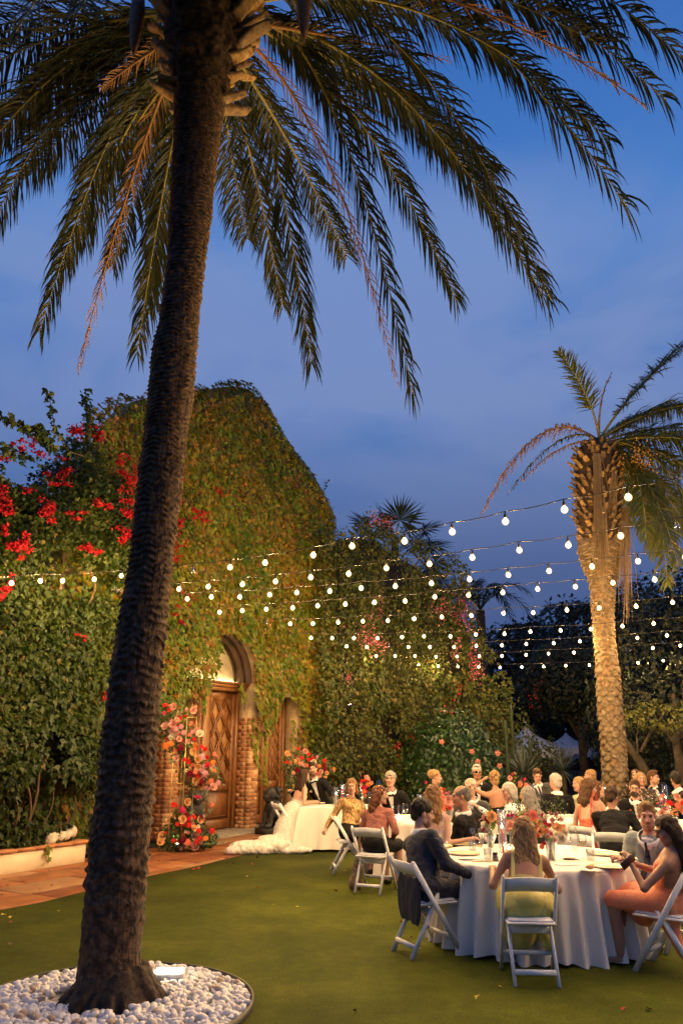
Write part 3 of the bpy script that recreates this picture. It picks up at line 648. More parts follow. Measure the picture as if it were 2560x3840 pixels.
for (u, v, su, sv, n, mt) in [(1350, 1985, 60, 40, 160, m_pink), (1310, 1975, 30, 25, 60, m_pink), (1265, 2405, 60, 50, 200, m_pink), (1320, 2430, 45, 35, 130, m_pink), (1310, 2300, 60, 60, 70, m_pink), (1560, 2310, 45, 60, 120, m_pink), (1660, 2290, 60, 60, 120, m_pink), (1700, 2340, 50, 60, 110, m_pink), (1630, 2440, 20, 50, 90, m_pink), (1722, 2470, 28, 60, 170, m_pink), (1718, 2530, 26, 40, 120, m_pink), (1640, 2330, 60, 40, 70, m_pink), (1590, 2670, 40, 30, 30, m_red), (1640, 2590, 25, 25, 20, m_red), (1200, 2550, 25, 20, 20, m_pink), (1900, 2600, 18, 60, 40, m_red), (1380, 2800, 14, 20, 20, m_red), (1440, 2780, 14, 20, 16, m_red)]:
    s, z = px2h(u, v); kx = hpt(np.array([s]))[0]; dpt = kx[1] / F_PX
    n = int(n * .6) + 6; SS = s + rng.normal(0, .5, n) * su * dpt * 1.3; ZZ = z + rng.normal(0, .5, n) * sv * dpt; Hn = hnorm(SS)
    P = np.concatenate([hpt(SS) + Hn * (hth(SS, ZZ) + rng.uniform(0, .2, n))[:, None], ZZ[:, None]], 1)
    V, Fq = scatter_leaves(P, np.concatenate([Hn, np.full((n, 1), .2)], 1), rng.uniform(.05, .09, n), .1, False, .9, .4); MB().add(V, Fq).build('blossom_cluster', mt, hedge, kind='stuff')
# hibiscus shrub in front of the hedge's right end
hib = thing('hibiscus_shrub', 'glossy green hibiscus shrub with a few pale pink flowers behind the guests', 'shrub', (*onY(1680, 2900, 21.5)[:2], 0))
c = np.array(onY(1690, 2790, 22.0)); n = 9000
d = nrm(rng.normal(0, 1, (n, 3))); rr = np.array([1.65, 1.3, 2.5]); P = c * [1, 1, 0] + [0, 0, .2] + d * rr * rng.uniform(.75, 1.05, (n, 1)) * (1 + .25 * (fbm(d * 2.2, 61)[:, None] - .5)); k = (P[:, 2] > 0) & (P[:, 1] < c[1] + .5); P, d = P[k], d[k]
V, Fq = scatter_leaves(P, d + [0, -.3, .2], rng.uniform(.10, .19, len(P)), .8, False, .5, .2)
m_gloss = pm('hibiscus_leaf', (.02, .06, .012), island=[(0, (.008, .030, .007)), (.6, (.018, .055, .010)), (1, (.045, .085, .014))], rough=.3, transl=.2, spec=.5)
MB().add(V, Fq).build('foliage', m_gloss, hib, kind='stuff')
core = MB().add(*ball((c[0], c[1], .2), (1.5, .9, 1.9), 12, 8)).build('shade_core', pm('shrub_shade', (.02, .03, .01), (.03, .04, .012), 6, .95), hib)  # dark ball filling the shrub, stands in for shade among the leaves
m_hibf = pm('hibiscus_petal', (.60, .20, .15), rough=.6, transl=.3)
for (u, v) in [(1655, 2782), (1865, 2825), (1768, 2818), (1790, 2856), (1872, 2872)]:
    p = np.array(onY(u, v, 20.7)); V = []; Fc = []
    for k in range(5):
        t = k * 1.2566 + u; ca, sa = math.cos(t), math.sin(t); ca2, sa2 = math.cos(t + .5), math.sin(t + .5); ca3, sa3 = math.cos(t - .5), math.sin(t - .5)
        i = len(V); V += [tuple(p), tuple(p + [.04 * ca3, -.03, .04 * sa3]), tuple(p + [.072 * ca3 * .9 + .01 * ca, -.01, .066 * sa3 * .9 + .01 * sa]), tuple(p + [.078 * ca, -.0 + .02 * math.sin(k * 3), .07 * sa]), tuple(p + [.072 * ca2 * .9, -.01, .066 * sa2 * .9]), tuple(p + [.04 * ca2, -.03, .04 * sa2])]; Fc.append((i, i + 1, i + 2, i + 3, i + 4, i + 5))
    MB().add(V, Fc).build('flower', m_hibf, hib)
# ================================================================== PLANTER
pl = thing('planter', 'low cream rendered planter with terracotta coping under the bougainvillea', 'planter', (*onz(200, 3255)[:2], 0))
pa1 = -4.66; pb = 1.22
m_cream = pm('cream_render', (.62, .50, .34), (.72, .60, .42), 4, .85, .25, 30)
MB().add(*fbox(-12, pa1, .6, pb, -.03, .27, .01)).build('planter_wall', m_cream, pl)
MB().add(*fbox(-12, pa1 - .1, .2, 1.0, .2, .315)).build('soil', m_soil, pl)
m_terra = pm('terracotta', (.36, .14, .055), (.45, .20, .08), 6, .6, .3, 40)
a = pa1 + .04
while a > -11.8:
    l = .34; MB().add(*fbox(a - l + .008, a, .9, pb + .035 + random.uniform(-.006, .006), .275, .325 + random.uniform(-.004, .004), .012)).build('coping_tile', m_terra, pl); a -= l
MB().add(*fbox(pa1 - .02, pa1 + .05, .3, .9, .275, .325, .012)).build('coping_tile', m_terra, pl)
rk = SDF(.012); rc = np.array(fac(px2a(222, 3135, 1.05)[0], 1.05, .42))
for i in range(11): rk.ell(rc + np.array([FT[0], FT[1], 0]) * (i - 5) * .048 + rng.normal(0, .02, 3) + [0, 0, .012 * (i - 5) * .6], rng.uniform(.065, .10, 3), k=.03)
for _ in range(6): rk.ell(rc + rng.normal(0, 1, 3) * [.14, .1, .05] + [0, -.08, .03], rng.uniform(.015, .03, 3), k=.015, sub=True, m=0)
o = rk.mb(disp=lambda V: .02 * (fbm(V * 22, 5) - .5)).build('rock', pm('pale_rock', (.45, .38, .28), (.62, .54, .42), 12, .85, .4), None, smooth=False)
tag(o, 'pitted pale rock lying on the planter under the bougainvillea', 'rock')
pts = []
for a_, l in ((-7.35, .32), (-7.25, .25), (-7.5, .28), (-5.4, .26), (-5.45, .12)):
    z = .31
    while z > .31 - l: pts.append(fac(a_ + random.gauss(0, .02), pb + .03 + random.uniform(0, .02), z)); z -= .035
single_leaves(boug, pts, (.05, .08), 'trailing_leaf')
# weeds and dead leaves at the foot of the planter, petals on the lawn: each lies loose
LM = {}
for nm, mt in (('y', pm('fallen_yellow', (.45, .33, .04), rough=.7)), ('b', pm('fallen_brown', (.10, .06, .02), rough=.8)), ('r', pm('fallen_petal_red', (.45, .01, .03), rough=.7))):
    V, Fq = scatter_leaves([(0, 0, 0)], [(0, .1, 1)], 1.0, 0, True, .15, -.3); mb = MB(); mb.add(V, Fq); LM[nm] = mb.mesh('fallen_leaf', mt)
for nm, col, pts in (('fallen_leaf', 'y', [(380, 3275), (200, 3335), (90, 3300), (455, 3360), (220, 3325), (110, 3190 + 70), (645, 3258), (700, 3272), (925, 3286), (1025, 3392), (1115, 3400), (1290, 3265), (218, 3415), (10, 3430), (40, 3437), (1570, 3555), (1870, 3698), (1630, 3530), (1790, 3735)]),
                     ('fallen_leaf', 'b', [(80, 3290), (185, 3265), (255, 3258), (150, 3335), (305, 3290), (235, 3285), (30, 3320), (195, 3320), (600, 3380), (845, 3226), (735, 3224), (965, 3216), (590, 3393), (40, 3540), (140, 3318), (8, 3355), (1260, 3340), (1330, 3790)]),
                     ('fallen_petal', 'r', [(595, 3228), (50, 3408), (1092, 3226), (946, 3240), (1330, 3349), (1258, 3340), (965, 3328), (727, 3260), (745, 3256), (2430, 3782), (2330, 3785), (905, 3720), (38, 3458), (1503, 3458), (1490, 3520), (1540, 3515), (875, 3239)])):
    for i, (u, v) in enumerate(pts):
        p = onz(u, v, .012); onl = bool(inpoly(np.array(p.x), np.array(p.y), lp)); wh = 'green lawn' if onl else 'terracotta paving'; what = {'y': 'yellow leaf', 'b': 'dark withered leaf', 'r': 'red petal'}[col]; lab = 'small %s lying loose on the %s' % (what, wh)
        inst(nm, LM[col], None, p, (random.uniform(-.3, .3), random.uniform(-.3, .3), random.uniform(0, 6.28)), random.uniform(.03, .055), label=lab, category='leaf' if col != 'r' else 'petal', group='%s pieces fallen on the %s' % (what, wh))
# up-lights hidden in the greenery
def spot(name, loc, tgt, W, size=60, blend=.6, col=(1, .72, .38), r=.03, parent=None):
    d = bpy.data.lights.new(name, 'SPOT'); d.energy = W; d.spot_size = math.radians(size); d.spot_blend = blend; d.color = col; d.shadow_soft_size = r
    o = bpy.data.objects.new(name, d); COL.objects.link(o)
    if parent is not None: o.parent = parent; o.location = Vector(loc) - wloc(parent)
    else: o.location = loc
    o.rotation_euler = (Vector(tgt) - Vector(loc)).to_track_quat('-Z', 'Y').to_euler(); return o
m_black = pm('black_metal', (.012, .012, .012), rough=.45)
def uplight(label, loc, tgt, W, size=70, col=(1, .72, .38), glow=60):
    t = thing('garden_uplight', label, 'garden light', loc); L = Vector(loc); d = (Vector(tgt) - L).normalized()
    MB().add(*tube([L, L + d * .09], .04, 10)).build('housing', m_black, t)
    MB().add(*tube([L + d * .088, L + d * .096], .034, 10)).build('lens', emit('uplight_lens', col, glow), t)
    spot('lamp', L + d * .11, tgt, W, size, .7, col, .03, t); return t
# ================================================================== STONE RING, LEANING PALM
m_peb = pm('white_pebble', (.62, .58, .52), (.78, .74, .68), 14, .55, .15, island=None)
m_peb2 = pm('cream_pebble', (.60, .48, .36), (.72, .62, .50), 14, .55, .15)
RC = Vector((-1.68, 6.24, 0)); RR = 1.02
ring = thing('pebble_bed', 'round bed of white pebbles edged in dark metal round the foot of the leaning palm', 'pebble bed', RC)
MB().add(*lathe([(RR, -.02), (RR, .045), (RR + .018, .048), (RR + .02, -.02)], 72, RC)).build('metal_edging', m_black, ring, smooth=False)
MB().add(*lathe([(.001, .006), (RR, .004)], 48, RC)).build('bed_soil', pm('gravel_bed', (.28, .25, .21), (.5, .46, .4), 60, .9, 1, 120), ring)
PM = []
for i in range(7):
    V, Fc = ball((0, 0, 0), (1, random.uniform(.62, .9), random.uniform(.45, .7)), 8, 6); V = np.array(V); V *= (1 + .25 * (vnoise(V * 1.3 + i * 7, i)[:, None] - .5)); PM.append((V, Fc))
PMM = [MB().add(V, Fc).mesh('pebble', m_peb if i not in (2, 5) else (m_peb2 if i == 2 else pm('tan_pebble', (.34, .24, .16), (.50, .38, .26), 14, .6, .2)), True) for i, (V, Fc) in enumerate(PM)]
cand = []
for _ in range(4200):
    r = RR * math.sqrt(random.random()) * .985; t = random.uniform(0, 6.283); x, y = RC.x + r * math.cos(t), RC.y + r * math.sin(t)
    if math.hypot(x + 1.73, y - 6.42) < .40 + .06 * math.sin(t * 5): continue
    # nothing closer than the frame's lower edge
    if 1.82 / y > .375: continue
    if math.hypot(x + 1.35, y - 7.0) < .10: continue
    cand.append((x, y, random.uniform(.002, .035), random.choice([random.uniform(.014, .026), random.uniform(.022, .044)])))
cand.sort(key=lambda c: -c[3] / c[1] - (.01 if c[2] > .02 else 0))
for i, (x, y, z, s) in enumerate(cand[:295]): inst('pebble', random.choice(PMM), ring, (x - RC.x, y - RC.y, z + .014), (random.uniform(-.5, .5), random.uniform(-.5, .5), random.uniform(0, 6.28)), s)
rb_ = MB()
from mathutils import Euler
for x, y, z, s in cand[295:]:
    V, Fc = random.choice(PM); R = np.array(Euler((random.uniform(-.5, .5), random.uniform(-.5, .5), random.uniform(0, 6.28))).to_matrix()); rb_.add(V @ R.T * s + [x, y, z + .008], Fc)
rb_.build('pebbles', [m_peb], ring, smooth=True, kind='stuff')
# trunk axis from the picture
tr_px = [(2352, 3720, 300, 560), (0, 3640, 292, 532), (0, 3592, 285, 535), (0, 3429, 302, 555), (0, 3266, 318, 563), (0, 3103, 335, 575), (0, 2939, 359, 591), (0, 2612, 392, 612), (0, 2286, 441, 640), (0, 2123, 474, 653), (0, 1960, 490, 673), (0, 1796, 510, 694), (0, 1633, 531, 705), (0, 1470, 547, 735), (0, 1306, 563, 746), (0, 1225, 588, 751), (0, 980, 620, 776), (0, 816, 629, 800), (0, 653, 637, 817), (0, 490, 645, 836), (0, 350, 645, 860), (0, 200, 640, 880)]
TY = 6.42
tz, tx, trd = [], [], []
for _, v, l, r in tr_px:
    p = onY((l + r) / 2, v, TY); q = onY(r, v, TY); tz.append(p.z); tx.append(p.x); trd.append(q.x - p.x)
tz, tx, trd = map(np.array, (tz, tx, trd)); trd = trd * .93
H_ = 10.0; nz, nt_ = 1150, 190
zz = np.linspace(-.05, H_, nz); cx = np.interp(zz, tz, tx); rr = np.interp(zz, tz, trd)
ker = np.ones(31) / 31; cxp = np.convolve(np.pad(cx, 15, 'edge'), ker, 'valid'); rrp = np.convolve(np.pad(rr, 15, 'edge'), ker, 'valid')
rrp = rrp + .15 * np.exp(-np.clip(zz, 0, 9) / .10)
TH = np.linspace(0, 2 * math.pi, nt_, endpoint=False); Zg, Tg = np.meshgrid(zz, TH, indexing='ij')
C_, S_ = np.cos(Tg), np.sin(Tg)
w = fbm(np.stack([C_ * 1.1, S_ * 1.1, Zg * .8], -1), 71) - .5
per = np.interp(Zg, [0, 3, 5, 9], [.095, .080, .065, .052])
ph = Zg / per + 2.2 * w + .9 * (fbm(np.stack([C_ * 2.2, S_ * 2.2, Zg * 4.5], -1), 72, 4) - .5) * 2
saw = ph - np.floor(ph); rid = np.floor(ph); ridge = np.where(saw < .8, (saw / .8) ** 1.8, (1 - saw) / .2)
brk = np.clip((vnoise(np.stack([C_ * 2.6 + rid * 3.7, S_ * 2.6 + rid * 1.9, rid * 5.1], -1), 76) - .30) * 2.6, 0, 1.2)
amp = (.009 + .017 * brk) * np.clip((Zg - .25) / .5, .25, 1) * np.interp(Zg, [0, 6, 8.5], [1.15, .9, .75])
rough = .012 * (fbm(np.stack([C_ * 5, S_ * 5, Zg * 12], -1), 74) - .5) + .016 * (fbm(np.stack([C_ * 30, S_ * 30, Zg * 11], -1), 75) - .5)
R_ = rrp[:, None] - .018 + amp * ridge + rough
V = np.stack([cxp[:, None] + R_ * C_, TY + R_ * S_, Zg - .02 * ridge * (Zg > .3)], -1).reshape(-1, 3)
ii = np.arange(nz - 1)[:, None] * nt_; jj = np.arange(nt_)[None]; j2 = (jj + 1) % nt_
Fq = np.stack([ii + jj, ii + j2, ii + nt_ + j2, ii + nt_ + jj], -1).reshape(-1, 4)
m_bark = pm('palm_bark', (.022, .012, .007), (.125, .070, .036), 20, .85, 1.0, 70, (1, 1, 1), 6, lo=.38, hi=.66, c3=(.20, .135, .085), bdist=.012)
PALM = thing('palm_tree', 'tall leaning date palm in front at left rising from the pebble bed', 'palm', (float(cx[3]), TY, 0))
MB().add(V, [Fq]).build('trunk', m_bark, PALM, smooth=True)
# root collar
rs = SDF(.018)
for i in range(46):
    t = i * .1366; r0 = .20; r1 = random.uniform(.33, .45)
    rs.cone((float(cx[3]) + r0 * math.cos(t), TY + r0 * math.sin(t), random.uniform(.10, .2)), (float(cx[3]) + r1 * math.cos(t), TY + r1 * math.sin(t), -.01), .05, .022, k=.02)
rs.mb(disp=lambda V: .022 * (fbm(V * 30, 9) - .5)).build('root_collar', pm('palm_root', (.02, .012, .008), (.06, .038, .02), 25, .95, .8, 80), PALM)
# boots under the crown
m_scale2 = pm('palm_scale_dark', (.10, .06, .03), (.22, .14, .07), 14, .8, .9, 60, bdist=.01)
m_boot = pm('palm_boot', (.20, .11, .035), (.42, .26, .10), 10, .75, .6, 50, (1, 1, 5), c3=(.5, .34, .15), bdist=.006)
m_boot2 = pm('palm_fibre', (.025, .015, .008), (.075, .045, .02), 30, .95, .8, 80)
def boot(parent, base, out, up, L, W, T, mt, name='leaf_base'):
    out = nrm(np.array(out, float)); up_ = np.array(up, float); side = nrm(np.cross(out, up_)); nn = np.cross(side, out)
    V = []; N_ = 5; K = 6
    for i in range(N_):
        t = i / (N_ - 1); w_ = W * (1 - .38 * t) * random.uniform(.95, 1.05); th = T * (1 - .35 * t)
        c = np.array(base) + out * L * t + nn * (.10 * L * t * t)
        for k in range(K):
            a = math.pi * 2 * k / K; V.append(c + side * w_ / 2 * math.cos(a) + nn * th / 2 * math.sin(a) + rng.normal(0, .006, 3))
    Fc = [(i * K + k, i * K + (k + 1) % K, (i + 1) * K + (k + 1) % K, (i + 1) * K + k) for i in range(N_ - 1) for k in range(K)] + [tuple((N_ - 1) * K + k for k in range(K))]
    return MB().add(V, Fc).build(name, mt, parent)
ctop = lambda z: np.array([float(np.interp(z, tz, tx)), TY, z])
for j in range(10):
    z = 8.5 + j * .16; m_ = 10 + (j > 4) * 2
    for i in range(m_):
        t = 6.283 * (i + .5 * (j % 2)) / m_ + random.uniform(-.16, .16)
        if z < 8.9 and random.random() < .40: continue
        d = np.array([math.cos(t), math.sin(t), 0]); r = .20 + .022 * j; sidef = abs(d[0])
        if z < 9.7 and d[1] < -.5: continue
        boot(PALM, ctop(z) + d * r, d + [random.uniform(-.15, .15), random.uniform(-.15, .15), random.uniform(.0, .6) + .05 * j], (0, 0, 1), random.uniform(.20, .44) + .010 * j, random.uniform(.13, .25), random.uniform(.04, .08), random.choice([m_boot, m_boot, m_scale2]))
fb = SDF(.022); fb.ell(ctop(9.55), (.42, .42, 1.05), k=.05); fb.mb(disp=lambda V: .16 * (fbm(V * 9, 12, 4) - .5)).build('crown_fibre', m_boot2, PALM)
# fronds
FR = [(0, (.007, .016, .004)), (.5, (.018, .028, .006)), (.82, (.048, .046, .010)), (1, (.13, .085, .02))]
m_frond = pm('frond_leaflet', (.018, .032, .008), (.05, .055, .012), 2, .45, island=FR, transl=.18, spec=.4)
m_rach = pm('frond_rachis', (.16, .15, .03), (.26, .22, .05), 6, .5, .1, spec=.4)
m_dry = pm('dry_frond', (.22, .10, .04), (.40, .22, .09), 5, .8, island=[(0, (.18, .08, .035)), (.6, (.34, .18, .07)), (1, (.45, .28, .12))], transl=.15)
UPV = np.array([0, 0, 1.0])
def frond(parent, P0, P1, P2, Lm, n=90, mt=None, rachis=None, r0=.028, hang=.55, wl=.028, dens=1, start=.14, label=None, tipk=.35, tight=0.0):
    mt = mt or m_frond; rachis = rachis or m_rach
    P0, P1, P2 = (np.array(p, float) for p in (P0, P1, P2)); t = np.linspace(0, 1, 26)[:, None]
    Pc = (1 - t) ** 2 * P0 + 2 * t * (1 - t) * P1 + t * t * P2
    mb = MB(); mb.add(*tube(Pc, np.linspace(r0, .004, 26), 6))
    o = mb.build('frond', [rachis], parent, smooth=True); tag(o, label=label)
    tt = np.linspace(start, .995, n); tt = np.repeat(tt, 2); N = len(tt); sd = np.tile([1.0, -1.0], n); tt = np.clip(tt + rng.normal(0, .003, N), start * .8, 1)
    T_ = tt[:, None]; base = (1 - T_) ** 2 * P0 + 2 * T_ * (1 - T_) * P1 + T_ * T_ * P2
    tan = nrm(2 * (1 - T_) * (P1 - P0) + 2 * T_ * (P2 - P1)); ref = np.array(P1 - P0); hz_ = nrm(np.cross(tan, UPV + 1e-3)); nrmv = nrm(np.cross(hz_, tan))
    side = hz_ * sd[:, None]
    # when the frond hangs, leaflets close in
    prof = np.interp(tt, [start, .3, .6, .85, 1], [.55, .95, 1, .85, tipk]) * Lm * rng.uniform(.7, 1.15, N)
    vang = rng.normal(.15, .22, N)
    d = nrm(side * (1 - tight * .55) + tan * np.interp(tt, [0, 1], [.45 + tight * .5, 1.1 + tight])[:, None] + nrmv * vang[:, None] + rng.normal(0, .15, (N, 3)))
    g = np.array([0, 0, -1.0]); segs = 4; pts = [base]; dd = d.copy(); w = []
    for i in range(segs):
        pts.append(pts[-1] + dd * (prof / segs)[:, None]); dd = nrm(dd + g * hang * (.35 + .35 * i) * rng.uniform(.7, 1.3, (N, 1)))
    wd = [.5, 1, .9, .6, .06]
    ws = nrm(np.cross(d, nrmv) + rng.normal(0, .35, (N, 3)))
    V = []
    for p, q in zip(pts, wd): V += [p - ws * wl * q / 2, p + ws * wl * q / 2]
    V = np.stack(V, 1); K = V.shape[1]; b = np.arange(N)[:, None] * K
    Fq = [b + np.array([[2 * i, 2 * i + 1, 2 * i + 3, 2 * i + 2]]) for i in range(segs)]
    MB().add(V.reshape(-1, 3), Fq).build('leaflets', mt, o, kind='stuff'); return o
def tip_at(u, v, C, chord, far=True):
    Ys = np.linspace(2.0, 26, 2400); a, b = ray(u, v); P = np.stack([a * Ys, Ys, EYE + b * Ys], -1); d = np.linalg.norm(P - C, axis=1)
    i0 = int(np.argmin(d))
    if d[i0] >= chord: return P[i0]
    if far: j = i0 + int(np.argmax(d[i0:] > chord)); return P[j]
    j = i0 - int(np.argmax(d[:i0 + 1][::-1] > chord)); return P[j]
C1 = np.array([float(np.interp(9.5, tz, tx)) + .02, TY, 10.15])
def fr1(u, v, chord, rise, far=True, dry=False, Lm=.60, n=140, bul=.5, hang=.6, **kw):
    tip = tip_at(u, v, C1, chord, far); h = tip - C1; hd = nrm(np.array([h[0], h[1], 0])); base = C1 + hd * .22 + [0, 0, random.uniform(-.35, .1)]
    P1 = base + np.array([h[0], h[1], 0]) * bul + [0, 0, rise]
    if dry: return frond(PALM, base, P1, tip, Lm, n, m_dry, m_dry, hang=hang, **kw)
    return frond(PALM, base, P1, tip, Lm, n, hang=hang, **kw)
for a in [(1548, 1478, 5.2, 1.2), (1168, 1363, 5.0, .5), (2066, 1127, 5.3, 1.6), (2035, 1110, 5.4, 1.2), (1711, 1127, 4.9, .9), (2351, 776, 5.2, 1.5), (2498, 376, 5.2, 1.2), (2286, 530, 4.9, 1.0), (1300, 960, 4.4, .2),
          (930, 900, 4.4, -.3), (1940, 900, 5.2, 1.0), (2330, 150, 4.6, 1.5), (2600, 250, 5.4, 1.9), (1060, 1150, 4.8, -.1), (1850, 640, 4.6, .2), 
          (147, 1249, 5.0, .9), (514, 1323, 5.0, .5), (122, 653, 4.6, .6), (245, 980, 4.5, .2), (-120, 650, 5.0, 1.3), (-300, 420, 5.1, 1.3), (-250, 150, 5.0, 1.2), (-60, 900, 5.2, 1.5), (60, 420, 4.3, .3), (420, 1000, 4.6, -.1), (560, 1180, 4.8, .2), (-200, 760, 5.2, 1.4), (330, 640, 4.3, -.2)]:
    u, v, c, r = a; fr1(u, v, c, r, True, n=150, Lm=random.uniform(.62, .76), hang=random.uniform(.6, 1.0), tight=.50 if v > 1000 else .28, wl=.026, tipk=.6)
for a in [(294, 1388, 5.0, -.3), (1490, 1440, 5.1, .7), (2420, 400, 4.9, .4)]: fr1(*a, True, True, Lm=.34, n=70, wl=.016, tight=.6, label='dry brown hanging frond')
for a in [(2250, 170, 3.9, .9), (60, 120, 3.6, .6), (300, 40, 3.4, .4), (-200, -100, 4, .9), (2500, -160, 4.4, 1.2), (1250, -200, 3.0, .5), (900, -500, 3.0, .8), (500, -300, 3.2, .8), (2100, -300, 4, 1.5)]:
    fr1(*a, False, n=130, hang=.6)
for u, v in [(1120, 180), (980, 60), (380, 330), (1690, 230)]:
    p = tip_at(u, v, C1, 1.6 if u != 1690 else 3.2, True); base = C1 + [.0, .1, -.3]
    frond(PALM, base, (base + p) / 2 + [0, 0, .1], p, .22, 40, m_dry, m_dry, wl=.012, r0=.03, label='reddish dried flower stalk')
m_pod = pm('dry_sheath', (.10, .055, .03), (.18, .10, .05), 12, .7, .3)
for u, v in [(500, 210), (1140, 160)]:
    p = onY(u, v, 6.3); q = p + Vector((-.03, .05, 1.3)); MB().add(*tube([q, q.lerp(p, .5), q.lerp(p, .85), p], [.03, .09, .05, .004], 8)).build('dry_sheath', m_pod, PALM, smooth=True)
# flood light in the pebbles
fl = thing('flood_light', 'small lit white flood light lying in the pebbles behind the palm foot', 'flood light', onz(632, 3690))
L0 = onz(632, 3680, .03); 
MB().add(*box(L0.x - .12, L0.x + .12, L0.y - .05, L0.y + .07, .0, .10, .015)).build('housing', pm('light_housing', (.6, .6, .58), rough=.4), fl)
MB().add(*box(L0.x - .105, L0.x + .105, L0.y - .04, L0.y + .06, .101, .112, .004)).build('lens', emit('flood_lens', (1, .86, .62), 60), fl)
spot('flood_lamp', L0 + Vector((0, .01, .13)), (-1.1, 6.6, 9), 170, 75, .8, (1, .66, .30), .05, fl)
# ================================================================== SECOND PALM
P2Y = 17.0
p2 = [(2970, 2260, 2345), (2900, 2262, 2346), (2800, 2256, 2340), (2700, 2248, 2332), (2600, 2240, 2322), (2500, 2236, 2315), (2400, 2228, 2300), (2300, 2222, 2296), (2200, 2215, 2302), (2130, 2190, 2315), (2060, 2165, 2330), (1950, 2150, 2332), (1850, 2150, 2335), (1750, 2140, 2330), (1690, 2160, 2310), (1660, 2200, 2290)]
z2 = []; x2 = []; r2 = []
for v, l, r in p2:
    p = onY((l + r) / 2, v, P2Y); z2.append(p.z); x2.append(p.x); r2.append(onY(r, v, P2Y).x - p.x)
z2[0:0] = [0.0]; x2[0:0] = [x2[0] + .0]; r2[0:0] = [r2[0]]
z2, x2, r2 = map(np.array, (z2, x2, r2)); ax2 = lambda z: np.array([float(np.interp(z, z2, x2)), P2Y, z]); rd2 = lambda z: float(np.interp(z, z2, r2))
PALM2 = thing('palm_tree', 'shorter scaly palm lit from below behind the guests at right, with ragged hanging dead fronds', 'palm', ax2(0) * [1, 1, 0])
core = [ax2(z) for z in np.linspace(0, z2[-1], 40)]; m_scale = pm('palm_scale', (.10, .068, .036), (.22, .155, .09), 14, .8, .9, 60, c3=(.30, .23, .14), bdist=.01)
m_scale2 = pm('palm_scale_dark', (.16, .10, .05), (.30, .20, .10), 14, .8, .9, 60, bdist=.01)
MB().add(*tube(core, [max(.1, rd2(z) * .86) for z in np.linspace(0, z2[-1], 40)], 20)).build('trunk', m_boot2, PALM2, smooth=True)
def scale_at(z0, th0, R0, hwid, hh, prot, mt):
    nu, nv = 9, 5; V = []; Fc = []
    for b in range(nv + 1):
        for a in range(nu):
            s = -1 + 2 * a / (nu - 1); q = max(0, 1 - abs(s) ** 2.2)
            if b == nv: t = 0; rad = R0 * .90; z = -hh * .62 * q + .02
            else: t = b / (nv - 1); rad = R0 * .93 + prot * (1 - t) ** 1.3 * (q ** .7) + .012 * q; z = -hh * .62 * q * (1 - t) + hh * .75 * t * (.35 + .65 * q)
            an = th0 + s * hwid + .02 * math.sin(9 * s + z0 * 7) * 0; rad += rng.normal(0, .004); c_ = ax2(z0 + z); V.append((c_[0] + rad * math.cos(an), c_[1] + rad * math.sin(an), z0 + z + rng.normal(0, .004)))
    for b in range(nv - 1):
        for a in range(nu - 1): Fc.append((b * nu + a, b * nu + a + 1, (b + 1) * nu + a + 1, (b + 1) * nu + a))
    for a in range(nu - 1): Fc.append((nv * nu + a, nv * nu + a + 1, a + 1, a))
    MB().add(V, Fc).build('leaf_scar', mt, PALM2)
z = .15; row = 0; cnt = 0
while z < 6.35:
    r = rd2(z); m_ = 6; hh = .20 if z < 3.5 else .15
    for i in range(m_):
        t = 6.283 * (i + .5 * (row % 2)) / m_ + random.uniform(-.12, .12) + .05 * row
        if math.sin(t) > .55 or cnt > 295: continue
        scale_at(z + random.uniform(-.02, .02), t, r, 6.283 / m_ * .56, hh, .060 if z < 3.5 else .04, m_scale if random.random() < .7 else m_scale2); cnt += 1
    z += hh * .52; row += 1
nb2 = 0; m_bootd = pm('palm_boot_dark', (.09, .05, .02), (.22, .135, .06), 10, .8, .6, 50, (1, 1, 5), bdist=.006)
z = 6.35
while z < z2[-1] - .1 and nb2 < 290:
    r = rd2(z)
    for i in range(15):
        t = 6.283 * (i + .5 * (row % 2)) / 15 + random.uniform(-.15, .15)
        if math.sin(t) > .45: continue
        d = np.array([math.cos(t), math.sin(t), 0]); l = random.uniform(.10, .2) if r > .4 else .07
        boot(PALM2, ax2(z) + d * r * .72, d + [0, 0, random.uniform(.35, 1.1)], UPV, r * .30 + l * random.uniform(.2, .7), random.uniform(.11, .20), .06, random.choice([m_bootd, m_bootd, m_scale2, m_boot])); nb2 += 1
    z += .16; row += 1
C2 = ax2(z2[-1] + .05)
m_frond2 = pm('palm_leaflet_lit', (.05, .075, .012), (.11, .12, .02), 2, .45, island=[(0, (.03, .05, .008)), (.5, (.07, .09, .012)), (.85, (.13, .12, .02)), (1, (.2, .13, .04))], transl=.25, spec=.4)  # lighter leaflet colours give this crown its lit look
def fr2(tu, tv, cu, cv, dY=0, mt=None, Lm=.42, n=80, hang=.4, lab=None, **kw):
    mt = mt or m_frond2; T_ = np.array(onY(tu, tv, P2Y + dY)); M = np.array(onY(cu, cv, P2Y + dY * .5)); frond(PALM2, C2 + [0, dY * .1, random.uniform(-.15, .05)], M, T_, Lm, n, mt, (m_dry if mt is m_dry else None), r0=.035, hang=hang, wl=.034, label=lab, **kw)
fr2(2093, 1318, 2225, 1480, -.6, hang=.15, start=.35, n=74, Lm=.5); fr2(2700, 1180, 2400, 1400, .5, Lm=.62, n=120, hang=.15, start=.2); fr2(2650, 1230, 2330, 1480, .2, Lm=.55, n=110, hang=.2, start=.25)
